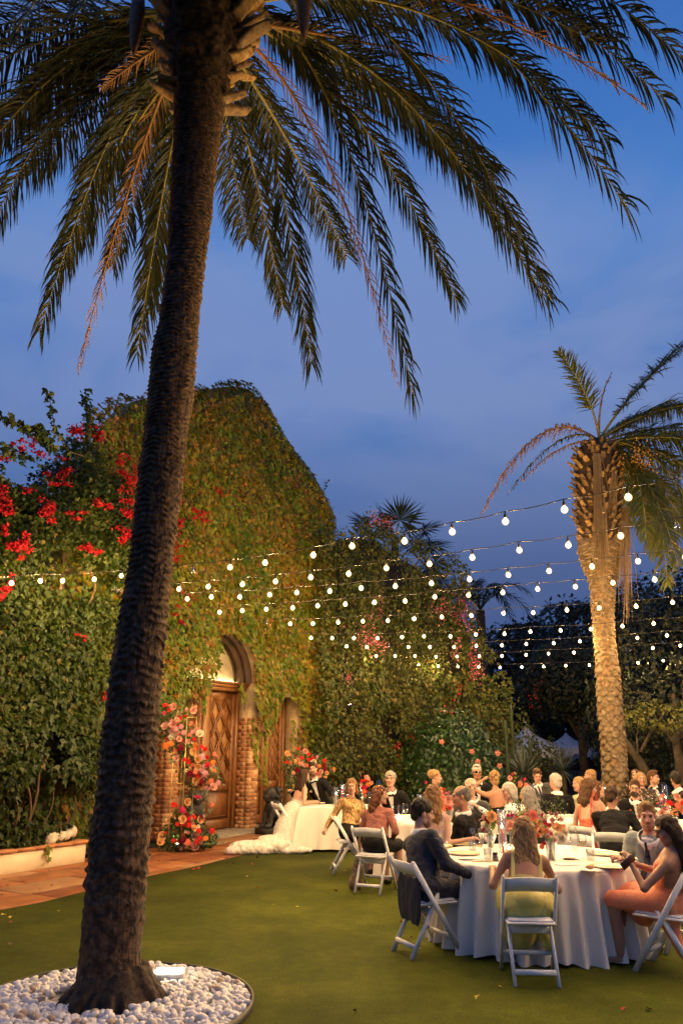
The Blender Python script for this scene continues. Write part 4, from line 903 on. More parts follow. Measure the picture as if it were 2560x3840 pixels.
fr2(1806, 1925, 1990, 1440, -.4, m_dry, .4, 66, .8, 'dry arching brown frond', wl=.02) if False else frond(PALM2, C2, np.array(onY(2020, 1480, P2Y - .2)), np.array(onY(1806, 1925, P2Y - .4)), .52, 100, m_dry, m_dry, hang=1.3, wl=.03, label='dry arching brown frond')
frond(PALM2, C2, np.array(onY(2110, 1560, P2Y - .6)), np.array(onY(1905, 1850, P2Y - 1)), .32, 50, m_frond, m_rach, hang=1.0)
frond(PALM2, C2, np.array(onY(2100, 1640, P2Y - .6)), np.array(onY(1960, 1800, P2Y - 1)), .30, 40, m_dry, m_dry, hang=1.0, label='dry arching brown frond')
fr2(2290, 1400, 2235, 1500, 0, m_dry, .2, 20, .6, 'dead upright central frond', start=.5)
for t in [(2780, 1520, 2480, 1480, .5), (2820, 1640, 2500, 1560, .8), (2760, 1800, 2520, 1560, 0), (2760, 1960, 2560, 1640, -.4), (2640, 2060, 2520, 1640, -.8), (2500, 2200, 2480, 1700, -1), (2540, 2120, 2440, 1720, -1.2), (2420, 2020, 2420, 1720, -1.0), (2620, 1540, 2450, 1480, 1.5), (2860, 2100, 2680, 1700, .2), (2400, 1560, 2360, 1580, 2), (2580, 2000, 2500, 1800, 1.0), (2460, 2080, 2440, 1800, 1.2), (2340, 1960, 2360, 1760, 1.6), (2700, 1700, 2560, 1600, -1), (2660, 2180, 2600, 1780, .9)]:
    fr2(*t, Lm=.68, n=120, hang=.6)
m_straw = pm('straw_frond', (.18, .12, .06), (.34, .24, .13), 14, .8, island=[(0, (.16, .10, .05)), (.6, (.30, .20, .11)), (1, (.42, .31, .18))], transl=.15)
for (u0, v0, u1, v1, dY, w_) in [(2235, 1700, 2258, 2290, -.62, 42), (2262, 1900, 2262, 2200, -.6, 28), (2345, 1900, 2350, 2360, -.3, 34), (2330, 1950, 2320, 2230, -.35, 22), (2300, 1760, 2290, 1960, -.55, 22)]:
    V = []; Fc = []
    for k in range(38):
        a = random.gauss(0, .30); e = random.uniform(.55, 1.0); p = np.array(onY(u0 + a * w_ * .5, v0, P2Y + dY)); q = np.array(onY(u0 + (u1 - u0) * e + a * w_ * 1.6, v0 + (v1 - v0) * e, P2Y + dY + random.uniform(-.1, .1))); mid = p + (q - p) * .5 + rng.normal(0, .03, 3)
        w = np.array([.010, 0.006, 0]); i = len(V); V += [p - w, p + w, mid - w, mid + w, q - w * .2, q + w * .2]; Fc += [(i, i + 1, i + 3, i + 2), (i + 2, i + 3, i + 5, i + 4)]
    MB().add(V, Fc).build('dead_frond', m_straw, PALM2, label='straw coloured dead frond hanging down the trunk', kind='stuff')
p = np.array(onY(2385, 1730, P2Y - .5)); db = MB()
for _ in range(240): db.add(*ball(p + rng.normal(0, 1, 3) * [.20, .15, .20], .022, 6, 4))
db.build('date_cluster', pm('dates', (.38, .17, .02), (.5, .26, .04), 9, .5), PALM2, kind='stuff')
uplight('garden uplight at the foot of the scaly palm on its left', onY(2262, 2975, 16.0) , ax2(4) + np.array([0, -.1, 0]), 90, 50, (1, .74, .42), 90)
spot('trunk_lamp', (ax2(0)[0] + .10, P2Y - .62, .12), ax2(5.5) - [0, .2, 0], 240, 34, .8, (1, .72, .38), .04, PALM2)
# ================================================================== STRING LIGHTS
m_cable = pm('cable', (.012, .010, .008), rough=.6)
m_bulb = emit('bulb_glow', WARM, BULB_RADIANCE * 2.2); m_off = glass('bulb_glass', (.95, .9, .8), .25)
bp = [(.001, -.058), (.016, -.052), (.026, -.036), (.027, -.022), (.020, -.008), (.013, .0)]
m_globe = bpy.data.materials.new('halo_globe'); m_globe.use_nodes = True; _n = m_globe.node_tree; _n.nodes.clear()  # glowing shell added as a warm halo round the bulb core
_t = nd(_n, 'ShaderNodeBsdfTransparent'); _e = nd(_n, 'ShaderNodeEmission'); _e.inputs[0].default_value = (1, .62, .22, 1); _e.inputs[1].default_value = 1.5; _a = nd(_n, 'ShaderNodeAddShader'); _o = nd(_n, 'ShaderNodeOutputMaterial')
_n.links.new(_t.outputs[0], _a.inputs[0]); _n.links.new(_e.outputs[0], _a.inputs[1]); _n.links.new(_a.outputs[0], _o.inputs[0])
_b = MB(); _V, _F = ball((0, 0, -.030), (.0175, .0175, .020), 8, 6); _b.add(_V, _F, 0); _V, _F = lathe([(r * 1.2, z * 1.12) for r, z in bp], 10); _b.add(_V, _F, 1)
BM = _b.mesh('bulb', [m_bulb, m_globe], True); BMO = MB().add(*lathe(bp, 10)).mesh('bulb', m_off, True)
SKM = MB().add(*lathe([(.013, -.003), (.016, .0), (.016, .03), (.010, .04), (.006, .06)], 8, close=True)).mesh('socket', m_cable)
STR = {
 'nearest and highest string of lit bulbs rising to the right edge': ([(724, 2136, 0), (864, 2124), (994, 2107), (1174, 2078), (1320, 2044), (1516, 2025), (1694, 1990), (1894, 1951), (2114, 1906), (2352, 1860)], (2600, 1775)),
 'second string of lit bulbs below the highest one': ([(672, 2206), (782, 2197), (910, 2188), (1034, 2177), (1165, 2162), (1307, 2148), (1447, 2127), (1609, 2111), (1770, 2087), (1945, 2059), (2129, 2040), (2326, 2006), (2537, 1973, 0)], (2700, 1940)),
 'third string of lit bulbs counting from the highest': ([(703, 2243), (792, 2236), (900, 2235), (1011, 2227), (1113, 2219), (1236, 2214), (1353, 2202), (1482, 2195), (1617, 2184), (1759, 2169), (1904, 2153), (2056, 2138), (2217, 2121), (2390, 2101)], (2620, 2060)),
 'fourth string of lit bulbs counting from the highest': ([(823, 2293), (909, 2287), (999, 2282), (1098, 2277), (1191, 2269), (1295, 2263), (1404, 2256), (1518, 2251), (1629, 2235), (1756, 2229), (1884, 2219), (2014, 2206), (2155, 2197), (2297, 2182), (2452, 2170)], (2630, 2140)),
 'fifth string of lit bulbs, passing above the arched tympanum': ([(997, 2335, 0), (1088, 2337), (1173, 2336), (1267, 2331), (1360, 2327), (1453, 2325), (1552, 2318), (1656, 2311), (1766, 2306), (1886, 2297), (1997, 2295), (2124, 2285), (2245, 2277), (2383, 2271), (2519, 2256)], (2640, 2240)),
 'sixth string of lit bulbs in front of the vine hedge': ([(1166, 2390), (1245, 2391), (1327, 2391), (1415, 2391), (1507, 2387), (1589, 2384), (1688, 2384), (1783, 2377), (1890, 2375), (1987, 2366), (2100, 2362), (2214, 2357), (2332, 2346), (2449, 2336)], (2620, 2318)),
 'seventh string of lit bulbs in front of the vine hedge': ([(1299, 2422), (1375, 2424), (1458, 2422, 0), (1531, 2424), (1611, 2424), (1701, 2424), (1785, 2420), (1881, 2418), (1971, 2413), (2074, 2410), (2172, 2403), (2277, 2398), (2388, 2390), (2498, 2381)], (2620, 2370)),
 'second lowest string of lit bulbs crossing the scaly palm': ([(1410, 2458), (1481, 2458), (1555, 2458), (1633, 2461), (1713, 2460), (1796, 2459), (1881, 2458), (1971, 2454), (2055, 2449), (2150, 2445), (2247, 2442), (2345, 2436, 0), (2446, 2428), (2548, 2419)], (2640, 2410)),
 'lowest and farthest string of lit bulbs': ([(1569, 2492), (1642, 2496), (1716, 2498), (1794, 2499), (1874, 2501), (1955, 2500), (2037, 2498), (2119, 2495), (2208, 2492), (2299, 2490), (2390, 2484), (2484, 2476)], (2600, 2466)),
}
ZS = 4.08
NST = 0
for lab, (bl, end) in STR.items():
    u = np.array([b[0] for b in bl] + [end[0]]); v = np.array([b[1] for b in bl] + [end[1]])
    # drop the sag out of v by fitting a line, then find the strand's vertical plane from its ends
    pf = np.polyfit(u[:-1], v[:-1], 1); A_ = onz(u[0], np.polyval(pf, u[0]), ZS); B_ = onz(u[-2], np.polyval(pf, u[-2]), ZS)
    dxy = np.array([B_.x - A_.x, B_.y - A_.y]); 
    def onplane(uu, vv):
        k, kz = ray(uu, vv); den = k * dxy[1] - dxy[0]; t = (A_.x - k * A_.y) / den; Y = A_.y + t * dxy[1]; return np.array([k * Y, Y, EYE + kz * Y])
    s_ = thing('string_light', lab, 'string lights', onplane(u[0], v[0]), group='parallel strings of festoon bulbs over the dinner')
    base = wloc(s_); pts = []
    for i, b in enumerate(bl):
        p = onplane(b[0], b[1]); lit = len(b) < 3
        inst('bulb', BM if lit else BMO, s_, Vector(p) - base + Vector((0, 0, .02)), (random.uniform(-.1, .1), random.uniform(-.1, .1), 0), 1.12, label=None if lit else 'unlit clear bulb')
        inst('socket', SKM, s_, Vector(p) - base + Vector((0, 0, .02)), (0, 0, 0), 1.12)
        pts.append(p + [0, 0, .095])
    stp = (pts[-1] - pts[-4]) / 3; stp[2] = .004
    for i in range(8 if NST < 5 else 4):
        q_ = pts[-1] + stp; inst('bulb', BM, s_, Vector(q_) - base - Vector((0, 0, .075)), (0, 0, 0), 1.12); inst('socket', SKM, s_, Vector(q_) - base - Vector((0, 0, .075)), (0, 0, 0), 1.12); pts.append(q_)
    NST += 1; e = pts[-1] + stp
    # anchor on the left: run on along the strand to the greenery
    first = pts[0] - nrm(pts[1] - pts[0]) * (np.linalg.norm(pts[1] - pts[0]) * .8) 
    lead = pts[0] + (pts[0] - pts[2]) * 1.2; lead[2] = pts[0][2] + .02
    allp = [lead, first] + pts + [e]; cab = []
    for p, q in zip(allp[:-1], allp[1:]):
        for t in (0, .33, .66): m_ = p + (q - p) * t; cab.append(m_ - [0, 0, .018 * math.sin(math.pi * t)] )
    cab.append(allp[-1]); MB().add(*tube(cab, .0055, 5)).build('cable', m_cable, s_, smooth=True)
# separate string on the left wall
bl = [(45, 2183), (153, 2175), (236, 2174), (355, 2169), (456, 2156), (560, 2150)]
pl3 = [np.array(onY(u, v, Y)) for (u, v), Y in zip(bl, [11.0, 11.5, 11.8, 12.2, 12.6, 13])]
pl3 = [pl3[0] - (pl3[2] - pl3[0]) / 2 * 1.15 * i for i in range(5, 0, -1)] + pl3
s_ = thing('string_light', 'string of lit bulbs in front of the bougainvillea left of the leaning palm', 'string lights', pl3[0])
for p in pl3:
    inst('bulb', BM, s_, Vector(p) - wloc(s_) + Vector((0, 0, .02)), (0, 0, 0), 1.2); inst('socket', SKM, s_, Vector(p) - wloc(s_) + Vector((0, 0, .02)), (0, 0, 0), 1.2)
MB().add(*tube([p + [0, 0, .1 - .015 * (i % 2)] for i, p in enumerate(pl3)], .0055, 5)).build('cable', m_cable, s_)
# up-lights in the greenery
uplight('small uplight glowing inside the hedge at the right end of the gable', onY(1312, 2655, 21.2), onY(1300, 2300, 22.4), 55, 100, (.95, .85, .35), 45)
uplight('small spotlight glowing among the pink blossoms beside the gable', onY(1288, 2428, 21.2), onY(1262, 2330, 22.2), 28, 110, (1, .78, .45), 45)
uplight('small spotlight in the vine hedge above the hibiscus', onY(1400, 2462, 21.5), onY(1420, 2350, 23), 22, 110, (.95, .85, .4), 35)
uplight('small spotlight buried in the right end of the vine hedge', onY(1716, 2545, 21.8), onY(1716, 2400, 23.2), 25, 110, (1, .8, .5), 35)
uplight('small spotlight in the vine leaves just left of the leaning palm', onY(452, 2215, 12.4), onY(330, 2300, 13.2), 26, 120, (.95, .85, .4), 35)
uplight('ground uplight behind the bride washing the brick pier', fac(2.2, 1.9, .05), fac(-.2, .4, 5.0), 340, 90, (1, .74, .32), 40)
# ================================================================== BACKGROUND
def cloud(parent, c, r, n, size, mt, seed, name='crown', kind=None, shell=.45):
    d = nrm(rng.normal(0, 1, (n, 3))); q = d * (1 + .7 * (fbm(d * 1.7 + seed * 3.1, seed)[:, None] - .5)) * rng.uniform(shell, 1.0, (n, 1)) ** .6
    P = np.array(c) + q * np.array(r); k = fbm(P * (1.3 / np.mean(r) * 2), seed + 5) > .36; P, d = P[k], d[k]
    V, Fq = scatter_leaves(P, d + [0, 0, .3], rng.uniform(size * .6, size * 1.3, len(P)), .5, False, .7, .2)
    return MB().add(V, Fq).build(name, mt, parent, kind=kind)
m_dark = pm('night_leaf', (.012, .018, .006), island=[(0, (.006, .012, .004)), (.6, (.014, .022, .007)), (1, (.032, .032, .012))], rough=.6, transl=.15)
m_trunkd = pm('grey_bark', (.03, .022, .014), (.07, .05, .03), 8, .9, .6, 30)
def tree(label, u, v, Y, r, h0, n, size, seed, trunk=None, mt=None):
    c = np.array(onY(u, v, Y)); t = thing('tree', label, 'tree', (c[0], c[1], 0), group='dark garden trees behind the tables')
    tx_ = c[0] + (trunk or 0); pts = [(tx_, c[1], 0), (tx_ * .6 + c[0] * .4, c[1], c[2] * .45), (c[0], c[1], c[2])]
    MB().add(*tube(pts, [.2, .15, .06], 8)).build('trunk', m_trunkd, t)
    for k in range(5):
        a = k * 1.26 + seed; MB().add(*tube([pts[1], (c[0] + r[0] * .4 * math.cos(a), c[1] + r[1] * .3 * math.sin(a), c[2] + r[2] * .1 * (k - 2)), (c[0] + r[0] * .8 * math.cos(a), c[1] + r[1] * .6 * math.sin(a), c[2] + r[2] * .25 * (k - 2))], [.07, .045, .015], 6)).build('branch', m_trunkd, t)
    cloud(t, c, r, n, size, mt or m_dark, seed); return t
tree('broad dark tree filling the right edge beyond the scaly palm', 2520, 2600, 23, (2.6, 2.2, 3.0), 0, 9000, .16, 1, .3)
tree('dark tree crown just left of the scaly palm above the parasols', 2160, 2560, 30, (2.6, 2, 1.7), 0, 8000, .2, 2)
tree('dark rounded tree far behind the right end of the hedge', 1960, 2560, 38, (4, 3, 3.2), 0, 7000, .28, 3)
tree('tall dark tree right of the scaly palm with its crown under the bulbs', 2420, 2490, 34, (4.2, 2.5, 3.4), 0, 8000, .24, 4)
tree('dark tree whose top meets the sky between scaly palm and hedge', 2230, 2480, 44, (6, 3, 3.6), 0, 7000, .32, 5)
tree('dark tree rising above the roofline of bulbs at the right edge', 2560, 2400, 40, (5, 3, 4.2), 0, 8000, .3, 6)
tree('dark low tree beyond the parasols at left', 1880, 2640, 46, (5, 3, 3.8), 0, 6000, .34, 7)
tree('dark low tree between the scaly palm and the right edge', 2430, 2760, 27, (2.4, 2, 1.6), 0, 6000, .17, 8, -1.2)
far = MB()
for i in range(60):
    x = -10 + i * 1.3; c = np.array([x, 66 + random.uniform(-4, 4), random.uniform(1, 4)]); d = nrm(rng.normal(0, 1, (500, 3))); V, Fq = scatter_leaves(c + d * [3.2, 2, 4.2] * rng.uniform(.8, 1, (500, 1)), d, .6, .5, False, .7); far.add(V, Fq)
far.build('distant_woods', m_dark, None, kind='stuff')
MB().add(*box(-60, 90, 72, 73, -1, 5.5)).build('hill', m_dark, None, kind='structure')
# slanting branch and climber-covered trunk at the right edge
t = thing('tree', 'gnarled tree with a slanting trunk and twiggy limbs right of the scaly palm', 'tree', onY(2440, 3000, 20) * 1)
for pts_, r0 in [([(2450, 2960), (2400, 2860), (2350, 2790), (2320, 2760)], .14), ([(2560, 3000), (2545, 2850), (2530, 2780), (2560, 2700)], .15), ([(2530, 2790), (2490, 2740), (2440, 2700), (2380, 2680)], .05), ([(2400, 2820), (2440, 2740), (2480, 2690), (2500, 2640)], .045), ([(2390, 2830), (2385, 2760), (2400, 2700)], .03)]:
    P = [onY(u, v, 20 + .2 * i) for i, (u, v) in enumerate(pts_)]; MB().add(*tube(P, np.linspace(r0, r0 * .5, len(P)), 8)).build('trunk' if r0 > .1 else 'branch', m_trunkd, t, smooth=True)
cloud(t, onY(2500, 2690, 20), (1.3, .8, .5), 700, .12, pm('lit_leaf', (.08, .10, .02), (.14, .13, .02), 3, .6, transl=.2), 9)  # leaves coloured lighter so they look lit
# distant fan palm
def fan(parent, c, d, s, mt, n=34):
    d = nrm(np.array(d, float)); sd = nrm(np.cross(d, [0.01, .2, 1])); up = np.cross(sd, d); V = []; Fc = []
    for k in range(n):
        a = -2.3 + 4.6 * k / (n - 1); e = np.array(c) + s * (d * math.cos(a) + sd * math.sin(a)) * random.uniform(.85, 1.05) - [0, 0, .18 * s * random.random()]
        m_ = np.array(c) * .5 + e * .5 + up * .05 * s; w = nrm(np.cross(e - c, up)) * .035 * s; i = len(V)
        V += [tuple(c), tuple(m_ - w), tuple(m_ + w), tuple(e)]; Fc += [(i, i + 1, i + 2), (i + 1, i + 3, i + 2)]
    return MB().add(V, Fc)
m_fan = pm('fan_leaf', (.015, .035, .018), (.03, .055, .028), 3, .5, transl=.2)
fp = thing('fan_palm', 'fan palm standing above the hedge against the sky', 'palm', (*onY(1480, 2010, 31)[:2], 0)); c = np.array(onY(1480, 2020, 31))
MB().add(*tube([(c[0], c[1], 0), c], [.22, .16], 10)).build('trunk', m_trunkd, fp)
for (u, v, s) in [(1500, 1950, 1.3), (1440, 1950, 1.3), (1545, 1950, 1.3), (1590, 1990, 1.15), (1610, 2050, 1.2), (1630, 2110, 1.0), (1370, 1970, 1.15), (1560, 2040, 1.2), (1400, 2020, 1.2), (1650, 2170, 1.0), (1600, 2130, 1.0)]:
    e = np.array(onY(u, v, 31 + random.uniform(-.8, .8))); MB().add(*tube([c, (c + e) / 2 + [0, 0, .1], e], .025, 5)).build('leaf_stalk', m_rach, fp)
    fan(fp, e, e - c + [0, 0, .15], s, m_fan).build('fan_leaf', m_fan, fp)
for lab, u, v, Y, s in [('feathery palm just behind the right end of the hedge', 1800, 2290, 34, 3.0), ('feathery palm against the sky left of the scaly palm', 2150, 2340, 40, 2.6), ('low feathery palm between the hedge and the parasols', 1960, 2400, 42, 2.6), ('feathery palm at the right edge against the sky', 2570, 2300, 38, 2.2)]:
    c = np.array(onY(u, v, Y)); t = thing('feather_palm', lab, 'palm', (c[0], c[1], 0)); MB().add(*tube([(c[0], c[1], 0), c], .2, 8)).build('trunk', m_trunkd, t)
    for k in range(12):
        a = k * .5236 + random.uniform(-.2, .2); hx = np.array([math.cos(a), math.sin(a) * .6, 0]) * s * random.uniform(.6, .9)
        frond(t, c, c + hx * .5 + [0, 0, s * .65], c + hx + [0, 0, random.uniform(-.5, .35) * s], .7, 34, m_dark, m_dark, wl=.04, hang=.5)
# parasols
m_par = pm('parasol_cloth', (.70, .72, .80), (.78, .8, .86), 3, .9, transl=.3)
m_tassel = pm('fringe', (.30, .14, .10), (.4, .2, .14), 20, .9)
def parasol(lab, u, v, Y, R_, hgt):
    c = np.array(onY(u, v, Y)); t = thing('parasol', lab, 'parasol', (c[0], c[1], 0), group='pale scalloped parasols in the dark garden'); n = 24
    prof = [(.03, 0), (.10, -.12), (.3, -.30), (.6, -.46), (.85, -.56), (1.0, -.66)]; V, Fc = lathe([(r * R_, z * hgt) for r, z in prof], n, c); MB().add(V, Fc).build('canopy', m_par, t, smooth=True)
    V = []; Fq = []
    for k in range(8):
        for j in range(7):
            a = 2 * math.pi * (k + j / 6) / 8; dz = -.22 - .16 * math.sin(math.pi * j / 6); V += [(c[0] + R_ * math.cos(a), c[1] + R_ * math.sin(a), c[2] - .66 * hgt), (c[0] + R_ * 1.01 * math.cos(a), c[1] + R_ * 1.01 * math.sin(a), c[2] - .66 * hgt + dz)]
            if j: i = len(V); Fq.append((i - 4, i - 2, i - 1, i - 3))
    MB().add(V, Fq).build('valance', m_par, t)
    MB().add(*tube([(c[0], c[1], 0), (c[0], c[1], c[2] + .12)], .03, 8)).build('pole', m_trunkd, t); MB().add(*ball(c + [0, 0, .14], .05, 8, 6)).build('finial', m_par, t, smooth=True)
parasol('large pale parasol left of centre in the dark garden', 1970, 2722, 30, 1.35, 1.25); parasol('pale parasol half hidden behind a dark tree left of the scaly palm', 2120, 2748, 35, 1.2, 1.0); parasol('small pale parasol lowest of the group beside the scaly palm', 2150, 2786, 46, 1.3, .8); parasol('pale parasol mostly hidden behind the hibiscus', 1835, 2750, 36, 1.1, .9)
# spiky plants and cacti
m_agave = pm('yucca_blade', (.05, .07, .06), (.10, .12, .10), 4, .5)
for lab, u, v, Y, s, n in [('spiky blue yucca behind the man in the navy tie', 1960, 2905, 21.5, 1.0, 110), ('spiky dark yucca left of the scaly palm foot', 2110, 2890, 24, .9, 80)]:
    c = np.array(onY(u, v, Y)); t = thing('yucca', lab, 'yucca', (c[0], c[1], 0)); MB().add(*tube([(c[0], c[1], 0), c], .08, 8)).build('stem', m_trunkd, t); b_ = MB()
    for k in range(n):
        d = nrm(rng.normal(0, 1, 3) + [0, 0, .45]); e = c + d * s * random.uniform(.7, 1.1); w = nrm(np.cross(d, UPV)) * .011; b_.add([c - w, c + w, (c + e) / 2 + w * 1.2 , (c + e) / 2 - w * 1.2, e], [(0, 1, 2, 3), (3, 2, 4)])
    b_.build('leaves', m_agave, t, kind='stuff')
m_cact = pm('cactus_skin', (.012, .024, .010), (.022, .036, .014), 6, .7)
for lab, pts_, Y in [('tall column cactus beside the hibiscus', [(1905, 2940, 0), (1898, 2700, 0)], 21), ('column cactus in front of the large parasol', [(1993, 2940, 0), (1995, 2765, 0)], 22), ('slim column cactus just left of the large parasol', [(1930, 2940, 0), (1915, 2640, 0)], 23)]:
    P0, P1 = onY(pts_[0][0], 2900, Y), onY(pts_[1][0], pts_[1][1], Y); t = thing('cactus', lab, 'cactus', (P0.x, P0.y, 0)); V = []; n = 24; L = np.linspace(0, 1, 12)
    prof = [(.045 if l < .93 else .03, P1.z * l) for l in L]; V, Fc = lathe(prof, n, (P0.x, P0.y, 0), True); V = np.array(V); a = np.arctan2(V[:, 1] - P0.y, V[:, 0] - P0.x); V[:, :2] = np.array(P0[:2]) + (V[:, :2] - np.array(P0[:2])) * (1 + .14 * np.cos(a * 8))[:, None]; MB().add(V, Fc).build('stem', m_cact, t, smooth=True)
    if 'column cactus in' in lab: MB().add(*tube([(P0.x, P0.y, P1.z * .7), (P0.x - .18, P0.y, P1.z * .72), (P0.x - .2, P0.y, P1.z * .9)], .05, 8)).build('arm', m_cact, t, smooth=True)

uplight('ground uplight on the paving in front of the left brick pier', fac(-3.0, 1.7, .04), fac(-2.0, .5, 5.0), 190, 85, (1, .74, .32), 40)
# ================================================================== FOLDING CHAIRS
m_chair = pm('white_resin', (.64, .63, .60), (.78, .77, .74), 9, .5, .12, 60, spec=.4)
m_pad = pm('white_vinyl_pad', (.70, .69, .66), (.76, .75, .72), 6, .5, .1, 30)
def make_chair(label):
    t = thing('folding_chair', label, 'chair')
    for s in (-1, 1):
        mb = MB(); mb.add(*bar((s * .215, -.262, .785), (s * .215, .235, .0), .026, .046, (1, 0, 0), .3)); mb.add(*ball((s * .215, -.263, .785), (.013, .023, .022), 8, 6)); mb.build('front_leg', m_chair, t, local=True)
        mb = MB(); mb.add(*bar((s * .172, .015, .50), (s * .172, -.275, .0), .026, .044, (1, 0, 0), .3)); mb.add(*ball((s * .172, .015, .50), (.013, .022, .022), 8, 6)); mb.build('rear_leg', m_chair, t, local=True)
    V = []; Fc = []; n = 13
    for i in range(n):
        x = -.203 + .406 * i / (n - 1); q = 1 - (x / .203) ** 2; 
        for (z, dy) in ((.665 + .012 * q, 0), (.775 + .016 * q, -.068)):
            yc = -.262 + (.785 - z) * .633 + -.030 * q
            V += [(x, yc - .010, z), (x, yc + .010, z)]
    for i in range(n - 1):
        b = 4 * i; c = b + 4; Fc += [(b, c, c + 2, b + 2), (b + 1, b + 3, c + 3, c + 1), (b + 2, c + 2, c + 3, b + 3), (b, b + 1, c + 1, c)]
    Fc += [(0, 2, 3, 1), (4 * n - 4, 4 * n - 3, 4 * n - 1, 4 * n - 2)]
    MB().add(V, Fc).build('backrest', m_chair, t, local=True)
    MB().add(*box(-.197, .197, -.20, .215, .420, .442, .008)).build('seat', m_chair, t, local=True)
    MB().add(*box(-.180, .180, -.185, .200, .436, .462, .012)).build('seat_pad', m_pad, t, local=True)
    MB().add(*box(-.160, .160, -.255, -.228, .075, .115, .006)).build('rear_stretcher', m_chair, t, local=True)
    MB().add(*box(-.160, .160, -.075, -.045, .335, .395, .006)).build('rear_rail', m_chair, t, local=True)
    MB().add(*box(-.203, .203, .13, .155, .13, .165, .006)).build('front_stretcher', m_chair, t, local=True)
    return t
CH0 = None
def chair(label, x, y, deg):
    global CH0
    rz = math.radians(deg - 90)
    if CH0 is None: CH0 = make_chair(label); c = CH0
    else: c = copy_tree(CH0); c['label'] = label
    c['group'] = 'white folding chairs at the dinner tables'; c.location = (x, y, 0); c.rotation_euler = (0, 0, rz); return c
for a in [('white folding chair of the man in the navy suit', .80, 7.79, 25), ('white folding chair of the woman in the yellow dress, its back to the camera', 1.56, 7.0, 86), ('white folding chair of the woman in the peach dress at the right edge', 2.79, 7.18, 140),
          ('white folding chair of the man in the pale grey suit', 3.08, 8.0, 205), ('white folding chair under the man hunched in a dark jacket', 3.42, 10.3, 72), ('white folding chair of the woman in the red floral dress', 3.32, 11.0, 50), ('empty white folding chair behind the large bouquet', 2.72, 9.55, 250),
          ('white folding chair of the white haired man in a black jacket seen from behind', 3.42, 12.9, 100), ('white folding chair of the woman in the rust shawl', .44, 10.83, 66), ('white folding chair of the woman in gold sequins', .13, 12.35, 8), ('white folding chair of the bride', -.98, 15.0, 25),
          ('white folding chair of the man with the goatee', 1.50, 9.75, 215), ('white folding chair of the curly haired woman in a floral dress', 1.0, 9.3, 80)]: chair(*a)
# ================================================================== TABLES AND CLOTHS
m_cloth = pm('white_tablecloth', (.74, .69, .60), (.80, .75, .66), 1.5, .8, .45, 9, spec=.2, bdist=.012)
m_leg = pm('table_metal', (.1, .1, .1), rough=.4, metal=.6)
def fold_r(th, t, seed, R, flare, amp, nf):
    """radius of the hanging cloth at angle th, t=0 edge .. 1 floor"""
    ph = nf * th + 1.3 * np.sin(2 * th + seed) + .9 * np.sin(5 * th + seed * 2)
    w = .5 + .5 * np.cos(ph); w = w ** 1.0; a2 = .6 + .8 * vnoise(np.stack([np.cos(th) * 2 + seed, np.sin(th) * 2, th * 0], -1), 7)
    return R + (flare * t + amp * a2 * (t ** .75) * (w - .35))
def round_table(label, cl_label, c, R, seed, nf=17, flare=.07, amp=.13, floor=.012):
    t = thing('round_table', label, 'table', (c[0], c[1], 0), group='round dinner tables under white cloths')
    MB().add(*lathe([(.001, .715), (R - .01, .715), (R - .01, .738), (.001, .738)], 40, (c[0], c[1], 0))).build('table_top', m_leg, t)
    for k in range(4):
        a = k * 1.5708 + .6; MB().add(*tube([(c[0] + .5 * math.cos(a), c[1] + .5 * math.sin(a), .715), (c[0] + .58 * math.cos(a), c[1] + .58 * math.sin(a), 0)], .016, 6)).build('leg', m_leg, t)
    nt, nr = 420, 16; th = np.linspace(0, 2 * math.pi, nt, endpoint=False); V = [[(c[0], c[1], .745)] * nt]; V = []
    for r in (.02, .4, .8, .95): V.append(np.stack([c[0] + R * r * np.cos(th), c[1] + R * r * np.sin(th), .7445 + .0015 * fbm(np.stack([np.cos(th) * 9 * r, np.sin(th) * 9 * r, th * 0], -1), seed)], -1))
    T = np.concatenate([[0, .012, .03, .06], np.linspace(.1, 1, nr)])
    for tt in T:
        r = fold_r(th, tt, seed, R, flare, amp, nf); z = .744 - (.744 - floor) * tt
        if tt < .03: r = R - .012 + .012 * tt / .03 + 0 * th
        z = z + 0 * th + (.02 * (tt > .93) * np.sin(th * 11 + seed))
        dr = .012 * (fbm(np.stack([np.cos(th) * 7, np.sin(th) * 7, th * 0 + tt * 3], -1), seed + 3) - .5) * min(1, tt * 5)
        V.append(np.stack([c[0] + (r + dr) * np.cos(th), c[1] + (r + dr) * np.sin(th), z], -1))
    m = len(V); V = np.concatenate(V); i = np.arange(m - 1)[:, None] * nt; j = np.arange(nt)[None]; j2 = (j + 1) % nt
    Fq = np.stack([i + j, i + nt + j, i + nt + j2, i + j2], -1).reshape(-1, 4); Fq = [Fq, np.arange(nt)[None, :]]
    o = MB().add(V, Fq).build('tablecloth', m_cloth, None, smooth=True); tag(o, cl_label, 'tablecloth', 'floor length white tablecloths'); return o
round_table('round table nearest the camera under a white cloth', 'floor length white cloth with deep folds on the nearest round table', (1.98, 8.33), 1.0, 1.0, 38, .05, .135)
round_table('round table between the rust shawl and the grey haired man in a tuxedo', 'white cloth on the table beside the woman in the rust shawl', (1.27, 12.35), .80, 2.0)
round_table('round table beside the white haired woman in a white blouse', 'white cloth on the table before the white haired woman in a white blouse', (2.98, 12.3), .70, 3.0)
round_table('round table in front of the man in the navy tie', 'white cloth on the table of the man in the navy tie', (3.25, 14.45), .8, 4.0)
round_table('round table in front of the man in glasses and bow tie', 'white cloth on the table of the man in glasses and bow tie', (4.55, 11.6), .9, 5.0)
round_table('round table at the right edge beyond the man in glasses', 'white cloth on the farthest table at the right edge', (6.5, 14.4), .9, 6.0)
